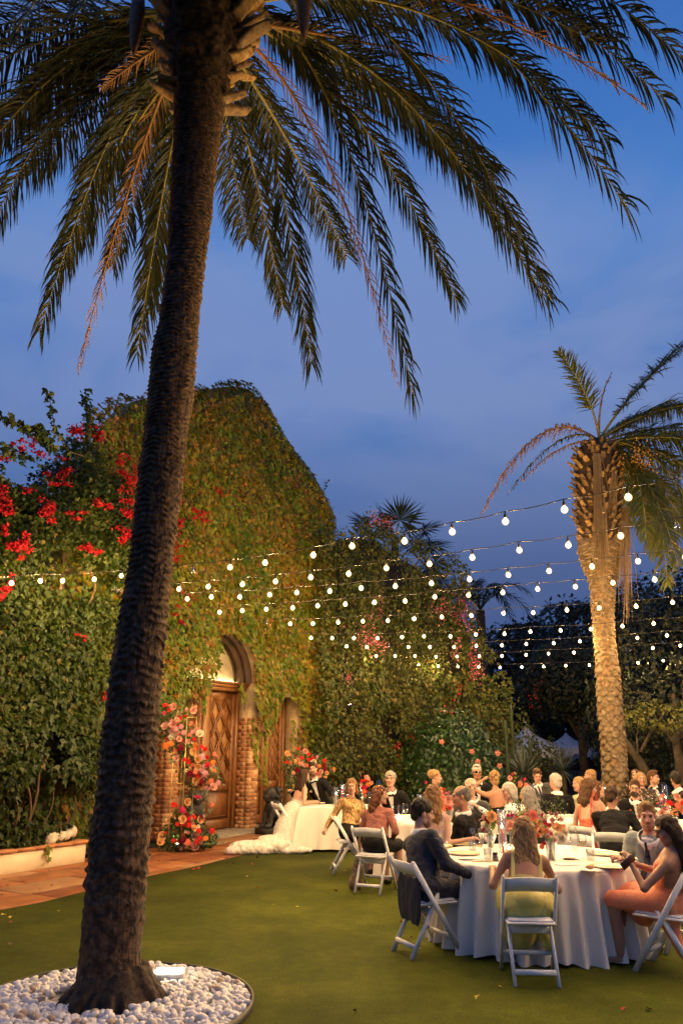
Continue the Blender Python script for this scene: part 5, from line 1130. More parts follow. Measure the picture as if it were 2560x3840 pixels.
# sweetheart table
tc_ = (-.10, 14.95); t = thing('rectangular_table', 'small rectangular table of the bride and groom under a white cloth', 'table', (tc_[0], tc_[1], 0))
MB().add(*box(-.72, .54, 14.6, 15.3, .715, .738)).build('table_top', m_leg, t)
for x in (-.6, .42):
    for y in (14.7, 15.2): MB().add(*tube([(x, y, .715), (x, y, 0)], .018, 6)).build('leg', m_leg, t)
hx, hy = .66, .38; per = []
N_ = 360
for k in range(N_):
    s = 4 * k / N_; side = int(s); f = s - side; cr = [(-hx, -hy), (hx, -hy), (hx, hy), (-hx, hy)]; a, b = cr[side], cr[(side + 1) % 4]; per.append((a[0] + (b[0] - a[0]) * f, a[1] + (b[1] - a[1]) * f))
per = np.array(per); nn_ = nrm(per / [hx, hy]); kk = np.linspace(0, 2 * math.pi, N_, endpoint=False); V = []
rows = [(.05, .744, 0), (.9, .7445, 0)]
for s, z, _ in rows: V.append(np.concatenate([per * s + tc_, np.full((N_, 1), z)], 1))
for tt in np.concatenate([[0, .02, .05], np.linspace(.1, 1, 12)]):
    cor = np.exp(-((np.abs(per[:, 0]) - hx) ** 2 + (np.abs(per[:, 1]) - hy) ** 2) / .012)
    off = tt ** .8 * (.035 + .05 * (.5 + .5 * np.sin(kk * 23 + 2 * np.sin(kk * 3))) * (.4 + vnoise(np.stack([kk * 3, kk * 0, kk * 0], -1), 3)) + .16 * cor)
    V.append(np.concatenate([per + tc_ + nn_ * off[:, None], np.full((N_, 1), .744 - .70 * tt) - (.02 * cor * tt)[:, None]], 1))
m = len(V); i = np.arange(m - 1)[:, None] * N_; j = np.arange(N_)[None]; j2 = (j + 1) % N_; Fq = np.stack([i + j, i + N_ + j, i + N_ + j2, i + j2], -1).reshape(-1, 4)
tag(MB().add(np.concatenate(V), [Fq, np.arange(N_)[None, :]]).build('tablecloth', m_cloth, None, smooth=True), 'white cloth draped over the small table of the bride and groom', 'tablecloth', 'floor length white tablecloths')
# ================================================================== TABLEWARE
m_glass = glass('clear_glass'); m_gold = pm('gold_beaded_glass', (.62, .50, .28), (.80, .70, .48), 60, .25, .8, 160, metal=.35, spec=.6, bdist=.004)
m_china = pm('white_china', (.75, .73, .70), rough=.25, spec=.6); m_bread = pm('bread', (.48, .24, .08), (.62, .38, .16), 12, .8, .3)
m_wine = glass('white_wine', (.95, .82, .45), .1); m_pinkc = pm('pink_candle', (.85, .05, .18), rough=.4); m_whitec = pm('ivory_candle', (.8, .7, .5), rough=.4)
m_flame = emit('flame', (1, .62, .22), 160); m_nap = pm('patterned_napkin', (.68, .62, .48), (.42, .36, .12), 22, .8, .2, lo=.5, hi=.56)
m_napw = pm('white_paper', (.72, .72, .76), rough=.8); m_brown = pm('brown_leather', (.16, .08, .04), rough=.6); m_gcut = pm('gold_cutlery', (.7, .5, .22), rough=.3, metal=.9)
WG = MB().add(*lathe([(.035, .0), (.034, .004), (.006, .008), (.004, .02), (.004, .085), (.012, .095), (.033, .12), (.042, .15), (.040, .185), (.031, .215)], 14)).mesh('wine_glass', m_glass, True)
WINE = MB().add(*lathe([(.001, .097), (.030, .12), (.037, .145), (.001, .146)], 12)).mesh('wine', m_wine, True)
TUM = MB().add(*lathe([(.001, .004), (.030, .002), (.036, .09), (.034, .09), (.029, .010), (.001, .010)], 14)).mesh('tumbler', m_glass, True)
COU = MB().add(*lathe([(.03, 0), (.004, .006), (.004, .07), (.028, .10), (.033, .14), (.031, .14), (.004, .08)], 12)).mesh('coupe', m_glass, True)
CHG = MB().add(*lathe([(.001, .004), (.10, .004), (.13, .010), (.162, .016), (.165, .013), (.12, .002), (.001, .001)], 32)).mesh('charger', m_gold, True)
PLT = MB().add(*lathe([(.001, .006), (.06, .006), (.085, .013), (.087, .010), (.055, .002), (.001, .002)], 24)).mesh('side_plate', m_china, True)
def item(nm, me, label, cat, u, v, z=.747, sc=1, rz=0, group=None, wine=None):
    p = onz(u, v, z); o = inst(nm, me, None, p, (0, 0, rz), sc, label=label, category=cat, group=group)
    if wine: inst('wine', WINE, o, (0, 0, 0))
    return o
G1 = 'place settings on the nearest table'
for i, (lab, u, v) in enumerate([('gold beaded charger plate in front of the man in the navy suit', 1739, 3203), ('gold beaded charger plate at the left rear of the nearest table', 1736, 3167), ('gold beaded charger plate at the right front of the nearest table', 2285, 3252), ('gold beaded charger plate at the right rear of the nearest table', 2262, 3205)]): item('charger_plate', CHG, lab, 'plate', u, v, group=G1)
item('side_plate', PLT, 'small white side plate just in front of the left gold charger', 'plate', 1748, 3222, group=G1); item('side_plate', PLT, 'small white side plate holding a piece of bread at right', 'plate', 2212, 3266, group=G1); item('side_plate', PLT, 'small white side plate with a roll beside the phone', 'plate', 2312, 3230, sc=.9, group=G1)
for lab, u, v, s in [('bread roll on the side plate at the front right of the nearest table', 2210, 3262, 1), ('bread roll on the side plate beside the phone', 2300, 3226, .9)]:
    q = SDF(.006); q.ell((0, 0, .022), (.038, .028, .02), k=.01); q.ell((.018, .008, .028), (.022, .02, .016), k=.01); o = q.mb(disp=lambda V: .004 * (fbm(V * 60, 2) - .5)).build('bread_roll', m_bread, None, smooth=True); o.location = onz(u, v, .758); o.scale = (s,) * 3; tag(o, lab, 'bread')
def stemware(lab, u, v, wine=False, me=WG, nm='wine_glass', sc=1): item(nm, me, lab, 'glass', u, v, sc=sc, wine=wine, group='glasses standing on the dinner tables')
for a in [('wine glass half full of white wine in front of the small bouquet', 1798, 3226, True), ('empty wine glass right of the half full one', 1833, 3203), ('wine glass just right of the woman in the yellow dress', 2066, 3228), ('wine glass left of two standing close together right of the large bouquet', 2160, 3228), ('wine glass with white wine right of two standing close together', 2187, 3222, True), ('wine glass behind the two close together', 2150, 3190)]: stemware(*a, sc=1.12)
for a in [('clear tumbler at the rear left of the nearest table', 1771, 3192), ('clear tumbler beside the gold charger at right', 2214, 3226), ('clear tumbler between the half full wine glass and the dark decanter', 1828, 3226)]: stemware(a[0], a[1], a[2], False, TUM, 'tumbler', 1.15)
stemware('small stemmed coupe beside the goatee man', 1772, 3160, False, COU, 'coupe', 1.1)
for i, (lab, u, v) in enumerate([('wine glass left of the three before the rust shawl woman', 1485, 3088), ('middle wine glass of the three before the rust shawl woman', 1502, 3085), ('wine glass right of the three before the rust shawl woman', 1520, 3078), ('tumbler on the table between the rust shawl and the tuxedo', 1452, 3075), ('wine glass in front of the sweetheart candles', 1250, 3018), ('wine glass left in front of the man in the navy tie', 2008, 3010), ('wine glass right in front of the man in the navy tie', 2034, 3008), ('glass of amber drink in front of the man in the navy tie', 2024, 3024), ('tall glass of rosé held near the watch arm', 1797, 3060), ('tumbler in the cluster in front of the man in glasses', 2455, 3062), ('second tumbler in the cluster in front of the man in glasses', 2470, 3068), ('wine glass near the right bouquet', 2440, 3040)]): stemware(lab, u, v, 'amber' in lab or 'ros' in lab, TUM if 'tumbler' in lab else WG, 'tumbler' if 'tumbler' in lab else 'wine_glass', 1.1)
p = onz(1857, 3229, .747); o = thing('decanter', 'conical glass decanter with dark liquid beside the pink candle', 'decanter', p)
MB().add(*lathe([(.001, .0), (.034, .002), (.026, .07), (.016, .13), (.014, .17)], 16, p)).build('flask', m_glass, o, smooth=True); MB().add(*lathe([(.001, .003), (.032, .005), (.023, .075), (.001, .076)], 16, p)).build('drink', pm('dark_drink', (.01, .004, .003), rough=.1), o)
for lab, u, v, w, d, h, mt, rz in [('patterned napkin folded on a plate beside the floral dress', 1672, 3178, .20, .13, .035, m_nap, .3), ('white folded paper card at the front right of the nearest table', 2126, 3243, .22, .12, .006, m_napw, .25), ('brown leather pouch beside the wine glasses', 2148, 3222, .16, .09, .012, m_brown, -.2), ('gold knife and fork lying left of the decanter', 1805, 3232, .19, .012, .006, m_gcut, .1), ('gold cutlery lying by the right front charger', 2232, 3272, .16, .012, .006, m_gcut, -.15), ('white folded napkin on the bride and groom table', 1190, 3014, .3, .12, .03, m_cloth, .1)]:
    q = SDF(.008) if h > .01 else None; pz = onz(u, v, .748)
    if q:
        for _ in range(7): q.ell(rng.normal(0, 1, 3) * [w * .22, d * .22, .004] + [0, 0, h * .4], (w * .3, d * .3, h * .42), k=.006)
        o = q.mb(disp=lambda V: .006 * (fbm(V * 40, 3) - .5)).build('napkin', mt, None)
    else: o = MB().add(*box(-w / 2, w / 2, -d / 2, d / 2, 0, h, min(h, d) * .2)).build('cutlery' if mt is m_gcut else 'paper_card', mt, None)
    o.location = pz; o.rotation_euler = (0, 0, rz); tag(o, lab, 'cutlery' if mt is m_gcut else 'napkin' if q else 'card')
def candle(lab, u, v, hc, hg, mt, z=.747, rg=.045, lit=True, rc_=.011, T=None):
    p = onz(u, v, z) if T is None else Vector(T); t = thing('candle', lab, 'candle', p, group='taper candles in glass cylinders')
    MB().add(*tube([p + Vector((0, 0, .004)), p + Vector((0, 0, hc))], rc_, 10)).build('taper', mt, t, smooth=True)
    if hg: MB().add(*lathe([(.001, .002), (rg, .002), (rg, hg), (rg - .003, hg), (rg - .003, .006), (.001, .006)], 18, p)).build('glass_cylinder', m_glass, t, smooth=True)
    if lit: MB().add(*lathe([(.001, 0), (.007, .010), (.006, .022), (.001, .042)], 8, p + Vector((0, 0, hc + .004)))).build('flame', m_flame, t, smooth=True)
candle('bright pink lit taper in a glass cylinder on the nearest table', 1886, 3198, .235, .42, m_pinkc)
for lab, u, v in [('tiny lit votive right of the pink taper', 1905, 3190), ('tiny lit votive behind the pink taper', 1893, 3180), ('tiny lit votive before the rust shawl woman', 1494, 3066), ('tiny lit votive beside the first votive before the rust shawl woman', 1478, 3070), ('tiny lit votive on the table of the white haired woman', 1800, 3068), ('tiny lit votive in front of the man in glasses', 2440, 3060)]:
    p = onz(u, v, .747); t = thing('votive', lab, 'candle', p); MB().add(*lathe([(.001, .002), (.028, .002), (.032, .06), (.029, .06), (.026, .008), (.001, .008)], 12, p)).build('glass_cup', m_glass, t, smooth=True); MB().add(*lathe([(.001, .02), (.02, .02), (.02, .03), (.006, .034), (.001, .055)], 8, p)).build('flame', m_flame, t)
for a in [('ivory lit taper beside the groom', (-.10, 14.75, .747), .20, .33, m_whitec), ('pink lit taper left of two beside the groom', (.02, 14.85, .747), .30, .38, m_pinkc), ('pink lit taper right of two beside the groom', (.11, 14.8, .747), .20, .30, m_pinkc), ('short lit taper beside the sequinned woman', (.2, 15.1, .747), .24, .36, m_pinkc)]: candle(a[0], 0, 0, a[2], a[3], a[4], T=a[1])
for lab, T, hc, hg, mt in [('lit taper in a tall cylinder left of the grey haired man in a tuxedo', onz(1420, 3000, .747) * 1, .24, .38, m_whitec), ('lit taper in a tall cylinder left of the coral flowers', onY(1358, 3020, 13.0), .25, .42, m_whitec), ('lit taper in a tall cylinder between coral flowers and the grey haired man', onY(1388, 3020, 12.8), .2, .36, m_whitec), ('lit taper in a cylinder right of the tuxedo man', onY(1574, 3060, 12.5), .2, .34, m_whitec), ('unlit cylinder candle beside the blonde updo', onY(1690, 3060, 12.4), .2, .34, m_whitec), ('pink lit taper before the man in the navy tie', onz(1996, 3020, .747), .22, .36, m_pinkc), ('lit taper in a cylinder beside the raised hand woman', onY(1887, 3000, 14.2), .2, .34, m_whitec), ('pink lit taper in front of the man in the tuxedo at right', onz(2500, 3040, .747), .2, .42, m_pinkc), ('second lit taper in front of the tuxedo man at right', onz(2486, 3046, .747), .2, .32, m_pinkc)]:
    T = Vector(T); T.z = .747; candle(lab, 0, 0, hc, hg, mt, T=T)
# ================================================================== FLOWERS
FC = {'P': (.84, .46, .40), 'W': (.88, .80, .62), 'R': (.70, .02, .02), 'C': (.84, .22, .14), 'O': (.70, .20, .04), 'B': (.20, .005, .02), 'M': (.55, .015, .11), 'A': (.88, .52, .24), 'L': (.72, .34, .44), 'G': (.20, .30, .04)}
FM = {k: pm('petal_' + k.lower(), tuple(x * .85 for x in v), tuple(min(1, x * 1.1) for x in v), 20, .6, transl=.25, spec=.2) for k, v in FC.items()}
for k, n_ in zip('PWRCOBMALG', ['petal_pale_pink', 'petal_white', 'petal_red', 'petal_coral', 'petal_orange', 'petal_burgundy', 'petal_magenta', 'petal_apricot', 'petal_lilac', 'petal_green']): FM[k].name = n_
def rose_mesh(seed):
    r = np.random.default_rng(seed); V = []; Fc = []
    for ring, (n, rad, top, tilt) in enumerate([(3, .22, .62, .05), (4, .42, .66, .18), (5, .66, .58, .38), (6, .95, .40, .75)]):
        for k in range(n):
            a = 6.283 * k / n + ring * .6 + r.normal(0, .1); w = 6.283 / n * .72; i = len(V)
            for tz_ in (0, .5, 1):
                for s in (-1, 0, 1):
                    rr_ = rad * (.35 + .65 * tz_ ** .6) * (1 + .05 * r.normal()) * (1 if s == 0 else .93) + (.12 * tilt if tz_ == 1 else 0); aa = a + s * w * (1 if tz_ < 1 else .62)
                    z = -.35 + (top + .35) * tz_ - (.10 * tilt if tz_ == 1 else 0) - (.10 if s and tz_ == 1 else 0); V.append((rr_ * math.cos(aa), rr_ * math.sin(aa), z))
            for q in range(2):
                for s in range(2): b = i + q * 3 + s; Fc.append((b, b + 1, b + 4, b + 3))
    B_, F2 = ball((0, 0, .1), (.22, .22, .42), 7, 5); n0 = len(V); V += [tuple(x) for x in B_]; Fc += [tuple(y + n0 for y in f) for f in F2]
    return V, Fc
def dahlia_mesh(seed, flat=False):
    r = np.random.default_rng(seed); V = []; Fc = []
    rings = [(16, 1.0, .0), (14, .85, .16), (11, .62, .30), (7, .36, .40)] if not flat else [(20, 1.0, .0), (16, .8, .08), (10, .35, .12)]
    for n, rad, z in rings:
        for k in range(n):
            a = 6.283 * k / n + r.normal(0, .05) + z * 5; w = .5 * 6.283 / n; i = len(V); R_ = rad * r.uniform(.9, 1.05)
            V += [(.08 * math.cos(a), .08 * math.sin(a), z - .05), (R_ * .65 * math.cos(a - w), R_ * .65 * math.sin(a - w), z + .08), (R_ * math.cos(a), R_ * math.sin(a), z), (R_ * .65 * math.cos(a + w), R_ * .65 * math.sin(a + w), z + .08)]; Fc += [(i, i + 1, i + 2), (i, i + 2, i + 3)]
    B_, F2 = ball((0, 0, .02 if flat else .2), (.26, .26, .22 if not flat else .12), 7, 5); n0 = len(V); V += [tuple(x) for x in B_]; Fc += [tuple(y + n0 for y in f) for f in F2]
    return V, Fc
ROSE = [rose_mesh(i) for i in range(2)]; DAH = [dahlia_mesh(i) for i in range(2)] + [dahlia_mesh(9, True)]
BL = {}
def blossom(parent, p, r, c, face=None):
    kind = 'rose' if c in 'PWA' else 'dahlia'; i = random.randrange(2) if c != 'O' else 2; i = min(i, 1) if kind == 'rose' else i; key = (kind, i, c)
    if key not in BL: V, Fc = (ROSE if kind == 'rose' else DAH)[i]; BL[key] = MB().add(V, Fc).mesh('flower', FM[c])
    d = Vector(face if face is not None else (-p[0], -p[1], 1.3 * (2.2 - p[2]))).normalized(); d = (d + Vector((random.uniform(-.5, .5), random.uniform(-.3, .3), random.uniform(-.2, .5)))).normalized()
    return inst('flower', BL[key], parent, Vector(p) - wloc(parent), d.to_track_quat('Z', 'Y').to_matrix() @ Matrix.Rotation(random.uniform(0, 6), 3, 'Z'), r)
m_sleaf = pm('bouquet_leaf', (.02, .05, .012), island=[(0, (.03, .06, .012)), (.5, (.06, .10, .022)), (.85, (.12, .16, .04)), (1, (.16, .18, .09))], rough=.5, transl=.2)
def greens(parent, cs, n, size, name='greenery', mt=None):
    P = []; D = []
    for c, r in cs:
        d = nrm(rng.normal(0, 1, (n, 3))); P.append(np.array(c) + d * np.array(r) * rng.uniform(.3, 1, (n, 1)) ** .5); D.append(d)
    P = np.concatenate(P); D = np.concatenate(D); V, Fq = scatter_leaves(P, D, rng.uniform(size * .5, size * 1.3, len(P)), .3, False, .8, .2); return MB().add(V, Fq).build(name, mt or m_sleaf, parent, kind='stuff')
def bloomlist(parent, lst, org, sc, Y, spread, zmin=None):
    pts = []
    for (x, y, r, c) in lst:
        u, v = org[0] + x * sc, org[1] + y * sc; YY = Y + random.uniform(-spread, spread * .3); p = onY(u, v, YY); rad = r * sc / F_PX * YY * 1.22
        if zmin and p.z < zmin: p.z = zmin
        blossom(parent, p, rad, c); pts.append(p)
    for (x, y, r, c) in (lst if zmin else lst[:110:3]):
        if random.random() < .75:
            a = random.uniform(0, 6.28); d = r * random.uniform(1.0, 1.7); p = onY(org[0] + (x + d * math.cos(a)) * sc, org[1] + (y + d * math.sin(a)) * sc, Y + random.uniform(0, spread)); blossom(parent, p, r * .62 * sc / F_PX * Y, random.choice('PRCLWA' if zmin else 'PRCBLA'))
    return pts
stand = thing('flower_stand', 'tall gold wire plinth stand with cascading roses and dahlias beside the wooden door', 'flower stand', (*onz(690, 3200)[:2], 0))
SY = onz(690, 3195).y; m_gw = pm('gold_wire', (.62, .45, .16), rough=.35, metal=.6)
TOP = [(320, 2 * 0 + 900, 0)]
x0, x1 = onY(636, 3130, SY).x, onY(703, 3130, SY + .35).x
def rod(p, q): MB().add(*tube([p, q], .009, 6)).build('rod', m_gw, stand)
zt1, zt2 = onY(705, 2690, SY).z, onY(655, 2820, SY).z
fx0, fx1, fy0, fy1 = onY(650, 2900, SY).x, onY(690, 2900, SY + .3).x, SY, SY + .3
for (u0, v0, u1, v1, dy) in [(650, 2822, 632, 3140, 0), (702, 2690, 679, 3150, .0), (738, 2690, 715, 3150, .25), (684, 2822, 672, 3060, .25), (694, 2693, 690, 2710, .25), (645, 2936, 684, 2938, .0)]:
    rod(onY(u0, v0, SY + dy), onY(u1, v1, SY + dy))
rod(onY(702, 2690, SY), onY(738, 2690, SY + .25)); rod(onY(702, 2690, SY), onY(694, 2692, SY + .25)); rod(onY(650, 2822, SY), onY(684, 2822, SY + .25))
FL1 = [(190,318,24,'R'),(305,335,36,'P'),(245,380,28,'R'),(185,420,22,'M'),(475,375,20,'P'),(555,380,36,'P'),(460,450,18,'R'),(395,478,22,'R'),(345,497,26,'P'),(365,522,22,'C'),(300,553,45,'P'),(195,585,36,'P'),(400,590,30,'L'),(335,615,30,'L'),(268,650,28,'L'),(345,668,26,'P'),(435,663,32,'L'),(290,720,42,'W'),(365,697,30,'R'),(375,742,32,'P'),(405,758,30,'R'),(210,825,40,'O'),(270,800,34,'O'),(398,853,44,'B'),(325,898,28,'C'),(340,988,28,'P'),(530,543,24,'C'),(590,630,24,'P'),(545,655,26,'L'),(512,690,24,'C'),(640,675,40,'W'),(492,775,24,'P'),(565,750,26,'R'),(580,815,32,'O'),(555,903,38,'A'),(660,840,24,'R'),(705,870,30,'R'),(820,930,26,'C'),(618,993,42,'A'),(670,962,34,'L'),(730,975,26,'R'),(805,1035,30,'O'),(495,1032,28,'R'),(545,1075,26,'C'),(735,1063,32,'R'),(615,1098,38,'A'),(775,1090,22,'P'),(695,1085,30,'L'),(580,1157,28,'C'),(650,1140,28,'L'),(510,1180,40,'B'),(555,1205,34,'B'),(620,1205,34,'R'),(705,1175,36,'L'),(590,1270,44,'A'),(665,1275,34,'B'),(645,1310,30,'B'),(690,1230,30,'P'),(780,1270,30,'C'),(870,1295,30,'L'),(740,1340,38,'P'),(810,1345,38,'P'),(825,1140,24,'O'),(445,1005,24,'R'),(600,1475,24,'M'),(630,1475,20,'M'),(790,1582,26,'C'),(485,1535,38,'A'),(300,1570,30,'R'),(335,1580,24,'R'),(420,1640,38,'M'),(425,1755,40,'A'),(470,1710,36,'B'),(490,1750,42,'R'),(560,1730,30,'R'),(650,1735,36,'B'),(645,1762,36,'A'),(355,1818,26,'R'),(430,1820,30,'R'),(500,1830,32,'R'),(565,1865,32,'A'),(550,1820,22,'P'),(620,1845,18,'W'),(625,1900,32,'R'),(795,1905,34,'R'),(445,1940,26,'R'),(495,1930,16,'P'),(455,1912,14,'W'),(575,1970,42,'P'),(710,1995,32,'O'),(635,1990,26,'R'),(435,2010,40,'B'),(375,2050,48,'B'),(480,2045,42,'C'),(600,2040,30,'R'),(650,2030,24,'P'),(160,1965,42,'A'),(140,2040,38,'A'),(305,2025,24,'R'),(560,2075,30,'P'),(585,2110,44,'P'),(330,1905,18,'R')]
bloomlist(stand, FL1, (560, 2550), .2976, SY + .02, .18, .08)
def gp(u, v, du, dv, Y=SY): c = onY(u, v, Y + .18); k = Y / F_PX; return (c, (du * k, .22, dv * k))
greens(stand, [gp(650, 2720, 75, 110), gp(665, 2790, 60, 70), gp(730, 2900, 72, 85), gp(775, 2900, 60, 60), gp(620, 2700, 40, 60), gp(700, 2780, 50, 60)], 260, .075)
greens(stand, [gp(690, 3120, 85, 60), gp(700, 3160, 100, 35), gp(640, 3150, 60, 45), gp(760, 3150, 60, 30), gp(690, 3080, 50, 50)], 420, .07, 'base_greenery')
tr_ = []
for (u0, v0, u1, v1) in [(810, 2880, 838, 2945), (770, 2960, 772, 2990), (775, 2990, 765, 3040), (640, 2850, 645, 2860), (760, 3165, 845, 3158), (715, 3010, 722, 3075), (770, 3060, 800, 3030)]:
    for t_ in np.linspace(0, 1, 16): tr_.append(np.array(onY(u0 + (u1 - u0) * t_, v0 + (v1 - v0) * t_, SY - .1)) + rng.normal(0, .012, 3))
V, Fq = scatter_leaves(tr_, [(0, -1, .3)] * len(tr_), .05, .3, False, .6); MB().add(V, Fq).build('eucalyptus', pm('eucalyptus_leaf', (.10, .15, .10), (.16, .2, .14), 6, .6), stand, kind='stuff')
for u0, v0, u1, v1 in [(800, 3030, 770, 2985), (820, 3115, 770, 3140), (655, 3020, 660, 3080), (702, 3010, 690, 3070), (740, 2990, 730, 2950)]: MB().add(*tube([onY(u0, v0, SY - .08), onY(u1, v1, SY)], .004, 5)).build('flower_stem', m_sleaf, stand)
bq = thing('flower_arrangement', 'tall arrangement of red, pink and peach flowers standing behind the groom', 'flowers', (*onY(1140, 3100, 16.3)[:2], 0))
bloomlist(bq, [(347,148,16,'A'),(427,112,12,'R'),(480,130,16,'P'),(505,155,12,'R'),(345,213,12,'R'),(372,216,10,'O'),(410,168,10,'B'),(423,205,18,'A'),(453,180,14,'R'),(445,225,12,'P'),(475,235,12,'P'),(423,270,20,'B'),(393,292,12,'P'),(505,193,14,'R'),(535,185,14,'R'),(568,172,10,'L'),(542,212,18,'W'),(580,240,14,'O'),(618,235,16,'B'),(622,200,14,'R'),(628,262,14,'B'),(690,262,12,'O'),(637,292,12,'A'),(595,280,14,'P'),(580,310,16,'P'),(628,325,10,'A'),(560,290,14,'R'),(470,290,12,'C'),(500,240,14,'C')], (900, 2750), .5102, 16.2, .15)
greens(bq, [(onY(1110, 2870, 16.4), (.35, .2, .3)), (onY(1190, 2880, 16.4), (.33, .2, .32)), (onY(1110, 2930, 16.4), (.25, .2, .3))], 420, .07); c = onY(1140, 2950, 16.4); MB().add(*tube([(c.x, c.y, 0), (c.x, c.y, c.z)], .012, 6)).add(*tube([(c.x + .25, c.y, 0), (c.x + .25, c.y, c.z)], .012, 6)).build('stand', m_gw, bq)
def bouquet(lab, base, lst, org, sc, Y, spread, gcs, vase=.11, vr=.04, gn=60, gs=.035):
    b = Vector(base); t = thing('bouquet', lab, 'flowers', b)
    MB().add(*lathe([(.001, .002), (vr * .8, .002), (vr, vase), (vr - .003, vase), (vr * .75, .006), (.001, .006)], 14, b)).build('vase', m_glass, t, smooth=True)
    sb = MB()
    for k in range(14): a = k * .45; sb.add(*tube([b + Vector((vr * .5 * math.cos(a), vr * .5 * math.sin(a), .01)), b + Vector((vr * .7 * math.cos(a + 2.4), vr * .7 * math.sin(a + 2.4), vase * 1.3))], .003, 4))
    sb.build('stems', pm('flower_stem', (.08, .14, .02), (.12, .2, .03), 6, .5), t, kind='stuff')
    bloomlist(t, lst, org, sc, Y, spread, .86)
    greens(t, gcs, gn, gs); return t
c1 = onz(1838, 3180, .747)
bouquet('small bouquet of peach, burgundy and white roses left on the nearest table', c1, [(987,697,36,'A'),(955,730,26,'B'),(945,775,34,'W'),(930,815,22,'B'),(1040,720,20,'C'),(1045,690,14,'P'),(1010,745,22,'G'),(985,790,24,'G'),(1050,760,16,'R'),(920,700,12,'P')], (1400, 2750), .4464, c1.y + .05, .08, [((c1.x + .02, c1.y + .04, 1.07), (.10, .1, .12))], .14)
c2 = onz(2092, 3240, .747)
bouquet('large mixed bouquet of coral, peach and white roses in the middle of the nearest table', (c2.x, c2.y + .25, .747), [(100,790,36,'C'),(45,800,20,'P'),(80,850,24,'C'),(220,820,22,'W'),(150,880,22,'A'),(170,960,30,'A'),(210,870,24,'M'),(255,900,24,'R'),(230,960,26,'C'),(275,985,18,'R'),(345,925,38,'A'),(395,975,42,'W'),(375,1030,40,'W'),(330,1000,26,'W'),(285,850,20,'P'),(320,790,20,'P'),(185,1110,26,'C'),(205,1080,18,'R'),(375,850,16,'P'),(140,1000,16,'R'),(260,780,16,'P'),(120,920,20,'C'),(190,800,16,'M'),(300,900,20,'P'),(245,1010,18,'C'),(60,900,18,'P'),(20,830,22,'C'),(-20,860,20,'P'),(-60,830,18,'R'),(-110,800,16,'M')], (1960, 2750), .3827, c2.y + .22, .16, [((c2.x - .02, c2.y + .3, 1.15), (.22, .2, .17)), ((c2.x - .15, c2.y + .3, 1.1), (.18, .15, .15)), ((c2.x + .1, c2.y + .25, 1.22), (.12, .12, .13))], .17, .05, 90, .035)
c3 = onz(1920, 3165, .747)
bouquet('middle bouquet of pink and red flowers beyond the pink taper', c3, [(1145,770,32,'P'),(1200,730,26,'C'),(1155,810,22,'P'),(1130,690,14,'M'),(1260,690,18,'M'),(1335,700,36,'C'),(1320,740,26,'R'),(1240,680,14,'G'),(1170,690,14,'B'),(1100,720,14,'C'),(1290,650,14,'P')], (1400, 2750), .4464, c3.y + .05, .1, [((c3.x + .06, c3.y + .05, 1.1), (.16, .12, .14))], .14, gn=120)
b3 = onY(1362, 3000, 12.9); bouquet('bouquet of coral and red flowers beside the woman in gold sequins', (b3.x, b3.y, .747), [(930,325,14,'P'),(895,350,12,'R'),(915,345,12,'R'),(940,375,18,'O'),(905,400,14,'R'),(912,430,18,'C'),(912,460,14,'P'),(890,375,10,'P'),(965,365,12,'A'),(945,340,12,'C'),(925,395,12,'M')], (900, 2750), .5102, 12.9, .1, [((b3.x, b3.y, 1.1), (.12, .1, .22))], .12)
b4 = onY(1680, 3040, 12.2); bouquet('bouquet with a large pale pink rose right of the curly haired woman', (b4.x, b4.y, .747), [(625,565,34,'P'),(630,500,14,'M'),(590,500,12,'M'),(440,412,11,'M'),(560,470,12,'C'),(655,600,14,'C'),(640,630,18,'R'),(610,610,16,'C'),(665,545,12,'P'),(590,470,12,'R')], (1400, 2750), .4464, 12.2, .1, [((b4.x, b4.y, 1.05), (.14, .1, .2))], .12)
b5 = onY(1940, 3000, 13.9); bouquet('loose bouquet of coral and magenta blooms left of the man in the navy tie', (b5.x, b5.y, .747), [(1145,375,16,'P'),(1230,415,16,'C'),(1280,430,14,'C'),(1190,340,10,'G'),(1165,345,10,'M'),(1268,385,12,'M'),(1230,440,14,'O'),(1185,370,9,'G'),(1180,400,9,'G'),(1270,440,12,'R')], (1400, 2750), .4464, 13.9, .1, [((b5.x, b5.y, 1.1), (.14, .1, .25))], .12, gn=60)
b6 = onY(2530, 3060, 11.2); bouquet('pink, coral and red bouquet near the right edge beyond the grey suit', (b6.x, b6.y, .747), [(1395,810,60,'P'),(1460,860,40,'L'),(1240,950,60,'R'),(1410,1010,66,'C'),(1070,800,40,'C'),(1040,850,36,'P'),(1070,1170,64,'P'),(960,960,24,'M'),(1100,1110,36,'M'),(1450,1060,46,'A'),(1380,1200,30,'C'),(1260,1180,34,'C'),(1180,1060,30,'L'),(1330,1100,30,'A'),(1500,950,40,'R'),(1500,1130,40,'C')], (2300, 2850), .17, 11.0, .15, [((b6.x - .1, b6.y, 1.05), (.3, .15, .18))], .12, gn=200)
